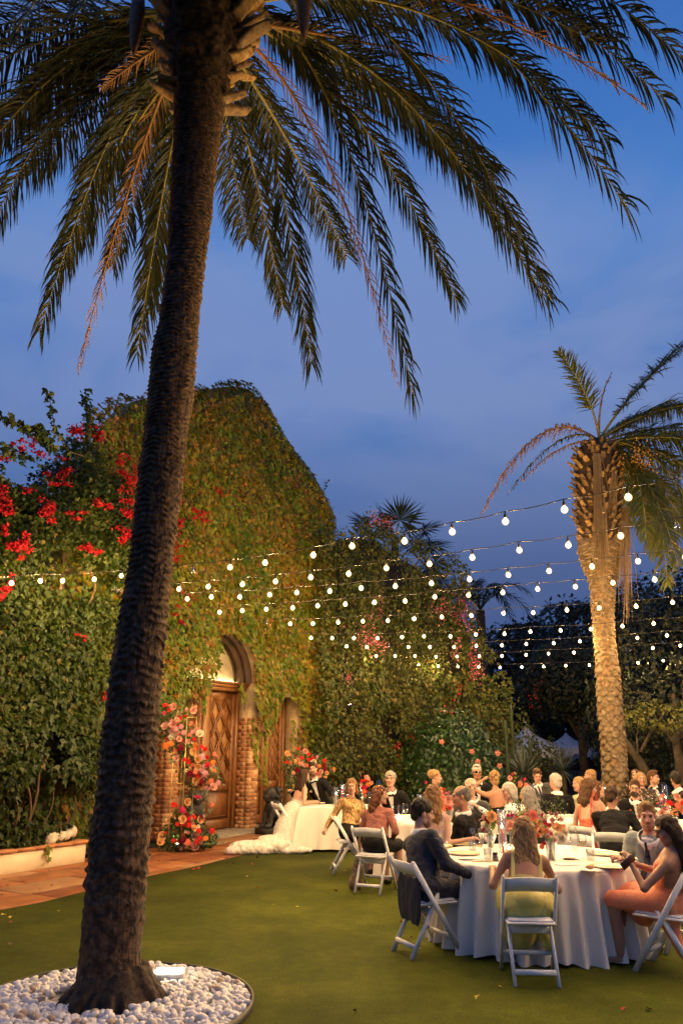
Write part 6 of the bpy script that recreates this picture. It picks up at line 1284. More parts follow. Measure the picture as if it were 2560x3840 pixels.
# ================================================================== GUARDIAN LION STATUES
m_stone = pm('dark_stone', (.018, .017, .016), (.05, .046, .04), 10, .6, .5, 50)
def lion(lab, x, y, deg, s=1.0):
    t = thing('lion_statue', lab, 'statue', (x, y, 0), math.radians(deg - 90))
    MB().add(*box(-.24 * s, .24 * s, -.42 * s, .38 * s, 0, .13 * s, .015)).build('plinth', m_stone, t, local=True)
    q = SDF(.018 * s); S = lambda *a: tuple(v * s for v in a)
    q.ell(S(0, -.20, .30), S(.19, .22, .19), k=.05); q.cone(S(0, -.18, .35), S(0, .10, .58), .17 * s, .15 * s, k=.06); q.ell(S(0, .12, .50), S(.17, .14, .22), k=.05)
    q.ell(S(0, .16, .78), S(.15, .15, .145), k=.04); q.ell(S(0, .29, .74), S(.085, .07, .065), k=.03); q.ell(S(0, .27, .67), S(.07, .06, .03), k=.02)
    for a in (-1, 1):
        q.cone(S(a * .10, .18, .50), S(a * .10, .26, .20), .065 * s, .05 * s, k=.03); q.ell(S(a * .10, .30, .165), S(.06, .09, .045), k=.02); q.ell(S(a * .15, -.12, .24), S(.09, .17, .13), k=.03); q.ell(S(a * .16, .08, .165), S(.055, .11, .045), k=.02)
        q.ell(S(a * .06, .29, .82), S(.035, .03, .025), k=.01); q.ell(S(a * .13, .10, .88), S(.03, .03, .05), k=.01)
    for k in range(26):
        a = k * .7; z = .55 + .36 * (k / 26); q.ell(S(.155 * math.cos(a), .06 + .12 * math.sin(a), z), S(.048, .048, .048), k=.008)
    q.ell(S(0, -.40, .42), S(.07, .06, .2), k=.03); q.mb(disp=lambda V: .014 * (fbm(V * 26, 6) - .5)).build('body', m_stone, t, smooth=True, local=True); return t
lp_ = onY(1035, 3110, 17.5); lion('dark stone guardian lion on a plinth between the brick pier and the bride', lp_.x, lp_.y, 225, 1.02)
lp_ = onY(722, 3120, 16.9); lion('dark stone guardian lion half hidden behind the flower stand', lp_[0], lp_[1], 300, 1.0)
# ================================================================== PEOPLE
def rotm(yaw, pitch=0, roll=0):
    """columns: right, forward, up of a frame turned yaw (about z), pitched (nose down +) and rolled"""
    a = Matrix.Rotation(yaw, 3, 'Z') @ Matrix.Rotation(-pitch, 3, 'X') @ Matrix.Rotation(roll, 3, 'Y'); return np.array(a)
SKIN = {k: pm('skin_' + k, tuple(x * .92 for x in c), tuple(min(1, x * 1.08) for x in c), 9, .5, spec=.35) for k, c in {'fair': (.50, .29, .20), 'tan': (.38, .19, .115), 'olive': (.34, .17, .10), 'pink': (.52, .28, .205)}.items()}
m_lip = pm('lips', (.38, .13, .10), rough=.45); m_eyew = pm('eye_white', (.40, .36, .32), rough=.3); m_iris = pm('iris', (.03, .018, .01), rough=.15)
def hairm(name, c1, c2): return pm('hair_' + name, c1, c2, 34, .6, 1.0, 90, (5, 5, .5), spec=.28, lo=.3, hi=.7, bdist=.006)
HM = {'black': hairm('black', (.008, .006, .005), (.03, .02, .014)), 'dark': hairm('dark_brown', (.02, .010, .006), (.06, .03, .015)), 'brown': hairm('brown', (.05, .022, .010), (.14, .065, .028)), 'honey': hairm('honey', (.10, .045, .016), (.52, .31, .13)), 'auburn': hairm('auburn', (.07, .022, .010), (.18, .065, .025)),
      'blond': hairm('blond', (.16, .085, .03), (.50, .33, .15)), 'grey': hairm('grey', (.11, .10, .085), (.42, .39, .34)), 'white': hairm('white', (.28, .25, .21), (.62, .58, .52)), 'salt': hairm('salt_and_pepper', (.05, .045, .04), (.22, .2, .18)), 'sandy': hairm('sandy', (.16, .085, .035), (.32, .19, .09)), 'stub': hairm('stubble_dark', (.17, .09, .06), (.25, .14, .095)), 'stub2': hairm('stubble_sandy', (.34, .17, .11), (.42, .23, .15)), 'curl': hairm('light_brown', (.12, .055, .02), (.32, .17, .07))}
CLO = {'black': pm('black_wool', (.003, .003, .004), (.006, .006, .007), 8, .8, .2, 200, spec=.2), 'navy': pm('navy_wool', (.008, .011, .024), (.014, .018, .036), 8, .75, .25, 160, sheen=.08), 'grey': pm('pale_grey_wool', (.22, .27, .27), (.29, .34, .33), 6, .8, .25, 160, sheen=.2), 'char': pm('charcoal_wool', (.035, .032, .032), (.06, .055, .05), 6, .8, .25, 160, sheen=.2),
       'shirt': pm('white_shirt', (.70, .68, .66), (.76, .74, .72), 5, .7, .2, 40), 'yellow': pm('yellow_satin', (.56, .48, .10), (.66, .58, .16), 4, .32, .5, 12, spec=.6, bdist=.02), 'peach': pm('peach_crepe', (.80, .22, .10), (.86, .30, .16), 4, .55, .5, 14, spec=.3, bdist=.02),
       'gold': pm('gold_sequins', (.16, .075, .02), (.60, .38, .14), 60, .28, 1.0, 90, (1, 1, .35), metal=.55, spec=.6, bdist=.012), 'rust': pm('dusty_rose_shawl', (.22, .075, .055), (.32, .12, .09), 5, .85, .8, 22, (1, 1, 2.5), bdist=.02), 'gown': pm('ivory_lace', (.58, .52, .44), (.72, .67, .58), 26, .75, .6, 50, lo=.42, hi=.58, bdist=.01),
       'floral': pm('floral_print', (.22, .26, .62), (.62, .42, .10), 22, .7, .1, lo=.46, hi=.54, c3=(.60, .58, .50)), 'redfl': pm('red_floral_print', (.55, .05, .03), (.62, .20, .08), 28, .7, lo=.45, hi=.55, c3=(.4, .02, .05)), 'stripe': pm('striped_knit', (.03, .025, .02), (.30, .25, .12), 1, .7, 0, None, (36, 36, 1.2), lo=.48, hi=.52), 'darkfl': pm('dark_floral', (.02, .015, .015), (.35, .22, .14), 30, .7, lo=.55, hi=.62), 'cream': pm('cream_blouse', (.58, .52, .34), (.66, .6, .42), 6, .7, .3, 20)}
m_shoe = pm('shoe_leather', (.02, .015, .012), rough=.3); m_nude = pm('nude_shoe', (.45, .25, .14), rough=.4)
def hand(mb, w, d, up, side, mi=0, curl=.5, s=1.0):
    """palm and five fingers growing from wrist w along d; up = back of the hand; side = thumb side"""
    d, up, side = nrm(np.array(d)), nrm(np.array(up)), nrm(np.array(side)); pc = w + d * .045 * s
    V, Fc = ball((0, 0, 0), (1, 1, 1), 10, 8); V = np.array(V); R = np.stack([side, d, up], 1); V = (V * [.040 * s, .052 * s, .017 * s]) @ R.T + pc; mb.add(V, Fc, mi)
    for k, (o, L, dd) in enumerate([(.030, .070, .02), (.010, .078, .0), (-.010, .072, -.01), (-.028, .056, -.04)]):
        b = w + d * (.07 * s) + side * o * s; a1 = d * math.cos(curl * .6) - up * math.sin(curl * .6) + side * dd * 3; a2 = d * math.cos(curl * 1.6) - up * math.sin(curl * 1.6); a3 = d * math.cos(curl * 2.3) - up * math.sin(curl * 2.3)
        p1 = b + a1 * L * .45 * s; p2 = p1 + a2 * L * .32 * s; p3 = p2 + a3 * L * .24 * s; mb.add(*tube([b - d * .02, b, p1, p2, p3], [.0085 * s, .0095 * s, .0085 * s, .0078 * s, .005 * s], 7), mi)
    b = w + d * .02 * s + side * .028 * s; p1 = b + (side * .7 + d * .7) * .034 * s; p2 = p1 + (d * .9 + side * .25 - up * .3 * curl) * .032 * s; mb.add(*tube([b - side * .012, b, p1, p2], [.010 * s, .011 * s, .0095 * s, .006 * s], 7), mi)
def person(label, hip, face, head, hface, hpitch=0, hroll=0, sex='m', skin='fair', top='black', low=None, kind='suit', hair=('short', 'brown'), hands=(None, None), tie=None, beard=None, h=.0105, w=1.0, eyes=True, bust=.70, back=None, straps=.0, flower=None, specs=None, sleeves=True, hcurl=(.6, .6), seat=.46, shoes=None, legs=True):
    ph = math.radians(face - 90); t = thing('person', label, 'person', (hip[0], hip[1], 0), ph); Ri = np.array(Matrix.Rotation(-ph, 3, 'Z'))
    loc = lambda p: Ri @ (np.array(p, float) - np.array([hip[0], hip[1], 0.0]))
    hc = loc(head); Rh = rotm(math.radians(hface - face), math.radians(hpitch), math.radians(hroll)); f = sex == 'f'; hs = .95 if f else 1.0
    H = lambda x, y, z: hc + Rh @ (np.array([x, y, z]) * hs)
    nb_ = hc + np.array([0, 0, -.195 * hs]) - .02 * Rh[:, 1] * hs; P0 = np.array([0, -.02, seat + .11])
    ax = nb_ - P0; Lt = np.linalg.norm(ax); up = ax / Lt; rt = nrm(np.cross([0, 1, 0], up)); rt = nrm(np.array([1, 0, 0]) - up * up[0]); fw = np.cross(up, rt); Rt = np.stack([rt, fw, up], 1)
    Tt = lambda x, y, z: P0 + Rt @ np.array([x, y, z * Lt])
    q = SDF(h); cl = 1; wd = w * (.90 if f else 1.0)
    # torso
    q.ell(P0 + [0, -.02, .0], np.array([.175, .135, .125]) * [w, w, 1], k=.05, m=3); q.ell(Tt(0, 0, .30), np.array([.135 if f else .155, .105, .16]) * [w, w, 1], Rt, k=.06, m=cl)
    q.ell(Tt(0, .0, .66), np.array([.155, .108, .19]) * [wd, w, 1], Rt, k=.06, m=cl); q.cone(Tt(-.135 * wd, -.01, .90), Tt(.135 * wd, -.01, .90), .058 if not f else .046, .058 if not f else .046, k=.06, m=cl)
    q.cone(Tt(0, -.015, .90), Tt(0, -.01, .99), .085 if not f else .066, .055, k=.04, m=cl)
    if f:
        for s in (-1, 1): q.ell(Tt(s * .068, .072, .66), (.055, .048, .055), Rt, k=.045, m=cl)
    # neck and head
    q.cone(Tt(0, -.01, .95), H(0, -.02, -.05), .054 if not f else .044, .052 if not f else .044, k=.02, m=0)
    q.ell(H(0, -.012, .045), np.array([.074, .094, .080]) * hs, Rh, k=.02, m=0); q.ell(H(0, .028, -.025), np.array([.058 if not f else .055, .066, .082]) * hs, Rh, k=.025, m=0)
    q.ell(H(0, .062, -.090), np.array([.028 if not f else .022, .028, .022]) * hs, Rh, k=.025, m=0)
    for s in (-1, 1):
        q.ell(H(s * .034, .064, -.018), np.array([.026, .026, .024]) * hs, Rh, k=.02, m=0); q.cone(H(s * .044, .02, -.065), H(s * .02, .06, -.085), .022 * hs, .020 * hs, k=.02, m=0)
        q.ell(H(s * .076, -.004, -.004), np.array([.011, .020, .031]) * hs, Rh, k=.008, m=0); q.cone(H(s * .012, .090, .034), H(s * .040, .078, .036), .011 * hs, .010 * hs, k=.01, m=0)
        q.ell(H(s * .031, .106, .010), np.array([.019, .020, .014]) * hs, Rh, k=.012, m=-1, sub=True)
    for s in (-1, 1): q.cone(H(s * .020, .087, .0205), H(s * .042, .081, .0205), .0055 * hs, .0055 * hs, k=.005, m=0)
    q.cone(H(0, .090, .020), H(0, .112, -.020), .009 * hs, .014 * hs, k=.010, m=0)
    for s in (-1, 1): q.ell(H(s * .011, .100, -.026), np.array([.010, .011, .009]) * hs, Rh, k=.006, m=0)
    q.cone(H(-.020, .084, -.052), H(.020, .084, -.052), .0085 * hs, .0085 * hs, k=.005, m=5); q.cone(H(-.013, .086, -.060), H(.013, .086, -.060), .009 * hs, .009 * hs, k=.005, m=5)
    if beard:
        q.ell(H(0, .040, -.075), np.array([.058, .060, .052]) * hs * (1.03 if beard != 'goatee' else .72), Rh, k=.008, m=4)
        if beard == 'goatee': q.ell(H(0, .075, -.115), np.array([.026, .028, .040]), Rh, k=.01, m=4)
        q.cone(H(-.024, .093, -.041), H(.024, .093, -.041), .0075, .0075, k=.004, m=4)
    # legs
    lw = 1.12 if kind != 'suit' else 1.0
    if legs:
        for s in (-1, 1):
            kn = np.array([s * .10, .43, seat + .055]); an = np.array([s * .10, .40, .10]); q.cone((s * .09, .02, seat + .075), kn, .088 * lw, .066 * lw, k=.03 if kind == 'suit' else .07, m=3); q.cone(kn, an, .06, .045, k=.02, m=3 if kind == 'suit' else 0); q.cone(an + [0, 0, -.05], an + [0, .14, -.065], .038, .030, k=.02, m=6)
    if kind == 'suit': q.cone(P0 + [-.13, -.08, -.06], P0 + [.13, -.08, -.06], .075, .075, k=.04, m=1)
    # arms
    am = 1 if (sleeves and kind != 'dress') else 0; hd = []
    for s, tgt in ((-1, hands[0]), (1, hands[1])):
        S = Tt(s * .175 * wd, -.01, .875); T = loc(tgt) if tgt is not None else np.array([s * .11, .27, seat + .17]); a_, b_ = .27, .255; v = T - S; L = np.linalg.norm(v)
        if L > .505: T = S + v / L * .505; v = T - S; L = .505
        dn = v / L; x = (a_ * a_ - b_ * b_ + L * L) / (2 * L); hgt = math.sqrt(max(a_ * a_ - x * x, 1e-4)); pole = np.array([s * .55, -.35, -.9]); pole = nrm(pole - dn * np.dot(pole, dn)); E = S + dn * x + pole * hgt
        pad = (.017 if kind == 'suit' else .011) if am else 0; r_ = (.88 if f else 1) 
        q.cone(S, E, (.050 + pad) * r_, (.036 + pad) * r_, k=.035, m=am); fore = T - E; q.cone(E, T - fore * .02, (.036 + pad) * r_, (.024 + pad * .6) * r_, k=.02, m=am)
        if am and kind == 'suit': q.cone(T - nrm(fore) * .005, T + nrm(fore) * .012, .026, .026, k=.004, m=2)
        q.cone(T - nrm(fore) * .01, T + nrm(fore) * .03, .021 * r_, .024 * r_, k=.01, m=0); hd.append((T + nrm(fore) * .012, nrm(fore), s))
    if kind == 'suit':
        for s in (-1, 1): q.cone(Tt(s * .068, .078, .93), Tt(s * .012, .122 * w, .50), .014, .018, k=.012, m=1)
    def region(P, N, M):
        L_ = (P - P0) @ Rt; x, y, z = L_[:, 0], L_[:, 1], L_[:, 2] / Lt; fr_ = y > -.005
        if kind == 'suit':
            M = np.where((M == 1) & fr_ & (y > .03) & (np.abs(x) < np.interp(z, [.46, .95, 1.05], [.004, .046, .060])) & (z > .46), 2, M)
        if kind == 'dress':
            bf, bb = bust, (bust if back is None else back); lim = np.where(y > 0, bf, bb); bare = (M == 1) & (z > lim)
            M = np.where(bare, 0, M)
        return M
    def disp(V):
        L_ = (V - P0) @ Rt; body = (V[:, 2] < nb_[2] - .0) 
        n_ = fbm(V * [11, 11, 16] + V[:, [2, 0, 1]] * 4, 17); n2 = fbm(V * [5, 5, 9], 19); return np.where(body, ((.022 if kind == 'suit' else .016) * (.5 - np.abs(2 * n_ - 1)) + .012 * (n2 - .5)) if kind != 'dress' else .004 * (n_ - .5), 0)
    V, Fq, fm = q.run(disp=disp, region=region); mb = MB(); mb.add(V, Fq, fm); Lv = (V - P0) @ Rt
    def front(z, x=0):
        k = (np.abs(Lv[:, 0] - x) < .02) & (np.abs(Lv[:, 2] / Lt - z) < .035); return float(Lv[k, 1].max()) if k.any() else .1
    for (wv, d_, s), cu in zip(hd, hcurl):
        upv = np.array([0, -.2, 1.0]); upv = nrm(upv - d_ * np.dot(upv, d_)); sd = np.cross(d_, upv) * 1.0; sd = sd if np.dot(sd, [-s, 0, 0]) > 0 else -sd; hand(mb, wv, d_, upv, sd, 0, cu, .92 if f else 1.0)
    hm = HM[hair[1]]; mats = [SKIN[skin], CLO[top], CLO['shirt'], CLO[low or top], HM[beard if beard in HM else hair[1]], m_lip, shoes or m_shoe]
    mb.build('body', mats, t, smooth=True, local=True)
    # hair
    st = hair[0]; g = SDF(max(h * .85, .0085)); amp = .010
    if st != 'bald':
        g.ell(H(0, -.018, .050), np.array([.082, .102, .086]) * hs, Rh, k=.01)
        if st == 'short': g.ell(H(0, .02, .118), np.array([.060, .075, .026]) * hs, Rh, k=.02); g.ell(H(0, -.065, -.005), np.array([.066, .045, .062]) * hs, Rh, k=.02)
        if st == 'quiff': g.ell(H(0, .03, .112), np.array([.058, .068, .036]) * hs, Rh, k=.02); g.ell(H(0, -.06, -.005), np.array([.064, .045, .055]) * hs, Rh, k=.02)
        if st in ('thick', 'shaggy'):
            for k in range(30): a = k * 2.4; zc_ = (k + .5) / 30; rc_ = math.sqrt(1 - zc_ ** 2); g.ell(H(.066 * rc_ * math.cos(a), -.018 + .086 * rc_ * math.sin(a), .048 + .076 * zc_), np.full(3, .027 + .007 * random.random()), k=.015)
            g.ell(H(0, -.075, -.01), np.array([.070, .045, .07]) * hs, Rh, k=.02); amp = .013
        if st in ('long', 'curly', 'halfup', 'bob', 'wavy'):
            ln = {'long': .42, 'curly': .36, 'halfup': .46, 'bob': .16, 'wavy': .34}[st]; wd_ = {'curly': 1.3, 'bob': 1.12}.get(st, 1.0); bk = -Rh[:, 1]; bk = np.array([bk[0], bk[1], 0]); dwn = np.array([0, 0, -1.0])
            for s in (-1, 1): g.cone(H(s * .062, -.01, .03), H(s * .070, -.035, -.06) + dwn * (.03 if st != 'bob' else .02), .034 * wd_, .034 * wd_, k=.02)
            if st in ('long', 'curly', 'wavy', 'halfup'):
                for s in (-1, 0, 1): a0 = H(s * .045, -.06, -.01); a1 = a0 + bk * .05 + dwn * ln * .5 + Rh[:, 0] * s * .02; a2 = a1 + dwn * ln * .5 - bk * .01; g.cone(a0, a1, .052 * wd_, .050 * wd_, k=.03); g.cone(a1, a2, .050 * wd_, .022, k=.03)
            else: g.cone(H(0, -.06, .0), H(0, -.07, -.10), .075, .05, k=.03)
            amp = {'curly': .034, 'wavy': .026, 'halfup': .020}.get(st, .012)
            if st == 'halfup': g.cone(H(-.06, -.06, .04), H(.06, -.06, .04), .034, .034, k=.012); g.ell(H(0, -.095, .045), (.034, .03, .03), k=.008)
        if st == 'updo':
            g.ell(H(0, -.10, .055), np.array([.062, .052, .06]) * hs, Rh, k=.02); g.ell(H(0, -.06, .10), np.array([.06, .06, .035]) * hs, Rh, k=.02); amp = .022
        if st == 'messybun':
            for k in range(9): g.ell(H(rng.normal(0, .03), -.085 + rng.normal(0, .02), .05 + rng.normal(0, .035)), np.full(3, .04), k=.012)
            g.ell(H(0, -.07, -.05), (.05, .04, .06), k=.02); amp = .03
        # uncover the face
        g.ell(H(0, .100, -.032), np.array([.064 if st not in ('long', 'curly', 'wavy') else .058, .080, .098]) * hs, Rh, k=.010, sub=True)
        g.cone(H(-.08, .020, -.055), H(.08, .020, -.055), .035 * hs, .035 * hs, k=.008, sub=True) if st in ('short', 'quiff', 'ring', 'thick') else None
        if sex == 'm': [g.ell(H(s * .088, -.002, -.006), (.022, .022, .036), Rh, k=.006, sub=True) for s in (-1, 1)]
        if st == 'ring': g.ell(H(0, .035, .13), np.array([.078, .115, .085]) * hs, Rh, k=.01, sub=True); g.ell(H(0, -.07, -.01), np.array([.066, .045, .055]) * hs, Rh, k=.02)
        def hd_(V): return amp * (vnoise((V @ np.array([[1, .3, 0], [-.2, 1, 0], [.1, .1, .28]])) * 75, 3) - .5) + amp * .9 * (fbm(V * (16 if amp < .02 else 22), 8) - .5)
        g.mb(disp=hd_).build('hair', hm, t, smooth=True, local=True)
    if st in ('long', 'curly', 'wavy', 'halfup'):
        far_ = head[1] > 10; sm = [MB(), MB()]; wv = {'curly': .020, 'wavy': .011, 'halfup': .010, 'long': .004}[st]
        for i in range(70 if far_ else 190):
            s = random.uniform(-1, 1); zz_ = random.uniform(-.01, .10); th_ = s * 1.45
            A0 = H(.080 * math.sin(th_), -.012 - .092 * math.cos(th_) * (.75 if zz_ > .07 else 1), zz_); A1 = H(.088 * math.sin(th_), -.02 - .098 * math.cos(th_), -.04) + bk * .006
            lat = Rh[:, 0] * s * (.075 if st != 'curly' else .10); A2 = H(0, -.06, -.01) + bk * (.105 - .03 * abs(s)) + dwn * ln * .5 + lat; A3 = H(0, -.06, -.01) + bk * (.085 - .02 * abs(s)) + dwn * ln * random.uniform(.85, 1.12) + lat * random.uniform(.5, 1.0)
            tt = np.linspace(0, 1, 11)[:, None]; Pc = (1 - tt) ** 3 * A0 + 3 * tt * (1 - tt) ** 2 * A1 + 3 * tt ** 2 * (1 - tt) * A2 + tt ** 3 * A3
            Pc = Pc + Rh[:, 0] * (np.sin(tt * (16 + 3 * wv * 100 * random.random()) + random.uniform(0, 6)) * wv * tt) + bk * (np.cos(tt * 14 + i) * wv * .5 * tt)
            sm[random.random() < .45].add(*tube(Pc, np.linspace(.0055, .0022, 11) * (1.25 if far_ else 1), 4, False))
        lighter = {'honey': 'blond', 'brown': 'sandy', 'dark': 'brown', 'auburn': 'auburn', 'curl': 'honey', 'grey': 'white', 'black': 'dark'}.get(hair[1], hair[1])
        sm[0].build('hair_strands', hm, t, smooth=True, local=True, kind='stuff'); sm[1].build('light_hair_strands', HM[lighter], t, smooth=True, local=True, kind='stuff')
    Fm = MB()
    if eyes:
        for s in (-1, 1):
            c = H(s * .031, .0795, .010); V, Fc = ball((0, 0, 0), .0102 * hs, 8, 6); MB().add(V @ Rh.T + c if False else np.array(V) + c, Fc).build('eye', m_eyew, t, smooth=True, local=True)
            V, Fc = ball((0, 0, 0), .0075, 8, 6); Fm.add(np.array(V) + H(s * .031, .0875, .010), Fc)
        Fm.build('irises', m_iris, t, local=True)
        for s in (-1, 1): MB().add(*tube([H(s * .013, .103, .030), H(s * .030, .102, .036), H(s * .048, .088, .031)], [.0036, .0046, .0028], 6)).build('eyebrow', hm if hair[1] not in ('white', 'grey', 'blond') else HM['sandy'] if hair[1] == 'blond' else HM['salt'], t, local=True)
    if specs:
        b_ = MB()
        for s in (-1, 1):
            if specs == 'sun': V, Fc = ball((0, 0, 0), (1, 1, 1), 12, 8); b_.add((np.array(V) * [.026, .005, .019]) @ Rh.T + H(s * .032, .108, .010), Fc)
            else: th = np.linspace(0, 6.283, 17); b_.add(*tube([H(s * .032 + .024 * math.cos(a), .108, .009 + .020 * math.sin(a)) for a in th], .0024, 5))
            b_.add(*tube([H(s * .055, .100, .014), H(s * .078, .03, .010)], .0025, 5))
        b_.add(*tube([H(-.008, .112, .014), H(.008, .112, .014)], .003, 5)); b_.build('sunglasses' if specs == 'sun' else 'glasses', pm('spectacle_frame', (.01, .008, .007), rough=.15, spec=.8), t, local=True)
    if kind == 'suit':
        Vl = []; n_ = 25; cc = Lv[(np.abs(Lv[:, 2] / Lt - 1.03) < .03) & (np.hypot(Lv[:, 0], Lv[:, 1]) < .085)]; cy_ = float(cc[:, 1].mean()) if len(cc) else 0; rad_ = float(np.hypot(cc[:, 0], cc[:, 1] - cy_).max()) + .005 if len(cc) else .062
        for i in range(n_):
            a = math.radians(98 + 344 * i / (n_ - 1)); dr = abs(i - (n_ - 1) / 2) / ((n_ - 1) / 2)
            for rr_, z in ((rad_ + .006, -.030 - .022 * dr ** 4), (rad_ + .008, .000), (rad_ + .001, .034 - .012 * dr ** 2), (rad_ - .006, .030 - .012 * dr ** 2)): Vl.append(Tt(rr_ * math.cos(a), cy_ + rr_ * math.sin(a), 1.02 + z / Lt))
        MB().add(Vl, [(4 * i + k, 4 * i + 4 + k, 4 * i + 5 + k, 4 * i + 1 + k) for i in range(n_ - 1) for k in range(3)]).build('collar', CLO['shirt'], t, smooth=True, local=True)
    if straps:
        for s in (-1, 1):
            pts = []
            for z in np.linspace((bust if back is None else back) - .06, .93, 9):
                k = (np.abs(Lv[:, 0] - s * straps) < .02) & (np.abs(Lv[:, 2] / Lt - z) < .04) & (Lv[:, 1] < 0)
                if k.any(): pts.append((float(Lv[k, 1].min()) - .004, z))
            k = (np.abs(Lv[:, 0] - s * straps) < .02) & (np.abs(Lv[:, 1]) < .03); zt_ = float(Lv[k, 2].max()) / Lt if k.any() else .98; pts.append((-.02, zt_ + .008)); pts.append((.02, zt_ + .008))
            for z in np.linspace(.93, bust - .04, 8):
                k = (np.abs(Lv[:, 0] - s * straps) < .02) & (np.abs(Lv[:, 2] / Lt - z) < .04) & (Lv[:, 1] > 0)
                if k.any(): pts.append((float(Lv[k, 1].max()) + .004, z))
            Vl = [Tt(s * straps + e_, y, z) for y, z in pts for e_ in (-.015, .015)]
            MB().add(Vl, [(2 * i, 2 * i + 1, 2 * i + 3, 2 * i + 2) for i in range(len(pts) - 1)]).build('strap', CLO[top], t, smooth=True, local=True)
    if kind == 'suit' and eyes:
        for s in (-1, 1):
            zs_ = np.linspace(1.0, .50, 9); Vl = []; Fl = []
            for i, z in enumerate(zs_):
                xi = np.interp(z, [.46, .95, 1.05], [.004, .046, .060]); xo = xi + np.interp(z, [.50, .70, .84, .85, 1.0], [.012, .052, .068, .046, .030]); Vl += [Tt(s * xi, front(z, s * xi) + .004, z), Tt(s * (xi + .004), front(z, s * xi) + .013, z), Tt(s * xo, front(z, s * xo) + .010, z)]
                if i: b0 = 3 * i; Fl += [(b0 - 3, b0 - 2, b0 + 1, b0), (b0 - 2, b0 - 1, b0 + 2, b0 + 1)]
            MB().add(Vl, Fl).build('lapel', CLO[top], t, local=True)
    if tie == 'bow':
        c = Tt(0, front(1.0) + .002, 1.0) ; b_ = MB()
        for s in (-1, 1): V = [c + Rt @ np.array(p) for p in [(s * .006, .004, .010), (s * .006, .004, -.010), (s * .055, -.004, -.026), (s * .055, -.004, .026), (s * .006, .018, .008), (s * .006, .018, -.008), (s * .055, .010, -.024), (s * .055, .010, .024)]]; b_.add(V, [(0, 1, 2, 3), (4, 7, 6, 5), (0, 3, 7, 4), (1, 5, 6, 2), (2, 6, 7, 3)])
        V, Fc = box(-.009, .009, 0, .02, -.012, .012); b_.add(np.array(V) @ Rt.T + c, Fc); b_.build('bow_tie', CLO['black'], t, local=True)
    if tie and tie != 'bow':
        b_ = MB(); zs_ = [1.03, .97, .88, .76, .62, .50]; fy_ = [front(z) + .004 for z in zs_]; [b_.add(*bar(Tt(0, fy_[i], zs_[i]), Tt(0, fy_[i + 1], zs_[i + 1] - .01), [.036, .034, .042, .05, .056][i], .012, Rt[:, 0])) for i in range(5)]; b_.build('tie', CLO[tie], t, local=True)
    if flower:
        p = Tt(.095, front(.80, .095) + .012, .80); V, Fc = (DAH if flower[0] != 'W' else ROSE)[0]; fo = MB().add(np.array(V) @ np.stack([Rt[:, 0], Rt[:, 2], Rt[:, 1]], 1).T * .028 + p, Fc).build('boutonniere', FM[flower[0]], t, local=True)
    return t, dict(H=H, T=Tt, Rt=Rt, loc=loc, Rh=Rh)
hY = lambda u, v, Y: onY(u, v, Y)
PPL = {}
def P(key, *a, **k): PPL[key] = person(*a, **k)
P('navy', 'dark haired bearded man in a navy suit turned right at the nearest table', (.80, 7.80), 25, hY(1583, 3052, 7.93), 6, 8, 0, skin='fair', top='navy', hair=('thick', 'black'), beard='stub', h=.0072, hands=((1.18, 8.1, .66), (1.20, 7.72, .66)), w=1.2)
P('yellow', 'woman in a yellow satin dress seen from behind with half up honey hair', (1.56, 7.03), 86, hY(1962, 3118, 7.22), 84, 8, 3, sex='f', skin='tan', top='yellow', kind='dress', hair=('halfup', 'honey'), h=.0072, bust=.62, back=.42, straps=.115, hands=((1.36, 7.40, .74), (1.80, 7.42, .74)), eyes=False, shoes=m_nude, w=1.0)
P('peach', 'woman in a peach dress at the right edge looking down at her phone', (2.80, 7.16), 140, hY(2500, 3115, 7.02), 176, 18, 0, sex='f', skin='tan', top='peach', kind='dress', hair=('long', 'dark'), h=.0072, bust=.93, back=.36, straps=.0, hands=((2.50, 7.10, .86), (2.52, 7.28, .84)), hcurl=(1.1, 1.0), shoes=m_nude)
P('grey', 'man in a pale grey suit and navy tie with short brown hair facing the camera', (3.10, 8.02), 222, hY(2424, 3062, 7.75), 252, 4, 0, skin='pink', top='grey', hair=('quiff', 'sandy'), beard='stub2', h=.0072, tie='navy', hands=((2.85, 7.75, .64), (2.72, 7.95, .68)), w=1.05)
P('hunch', 'dark haired man in a black jacket hunched with his back to the camera', (3.55, 10.45), 66, hY(2292, 2992, 10.95), 48, 18, 0, skin='tan', top='black', low='black', hair=('thick', 'dark'), eyes=False, w=1.22, hands=((3.75, 11.0, .80), (4.05, 10.85, .80)))
P('redfl', 'long haired woman in a strappy red floral dress looking down right', (3.40, 11.12), 42, hY(2207, 2955, 11.3), 8, 12, 0, sex='f', skin='fair', top='redfl', kind='dress', hair=('wavy', 'brown'), bust=.62, back=.48, straps=.085)
P('goatee', 'older man with a white goatee in a black suit in profile facing left', (1.52, 9.72), 150, hY(1728, 2988, 9.65), 180, 6, 0, skin='tan', top='black', hair=('ring', 'salt'), beard='goatee', w=1.12)
P('curly', 'woman with long curly hair in a blue and yellow floral dress seen from behind', (1.04, 9.28), 78, hY(1625, 2985, 9.4), 62, 0, 0, sex='f', skin='fair', top='floral', kind='dress', hair=('curly', 'curl'), bust=.66, back=.60, straps=.11, eyes=False, hands=((.95, 9.75, .7), (1.45, 9.22, .8)), h=.011)
P('rust', 'woman in a dusty rose shawl with auburn bob in profile facing right', (.47, 10.88), 58, hY(1424, 2982, 11.05), 358, 0, 0, sex='f', skin='fair', top='rust', low='black', kind='blouse', hair=('wavy', 'auburn'), w=1.12, h=.011)
P('tux1', 'grey haired man in a tuxedo and bow tie facing the camera left of centre', (.92, 13.45), 262, hY(1463, 2925, 13.2), 258, -6, 0, top='black', hair=('shaggy', 'grey'), tie='bow', flower=('C', 'r'), skin='pink')
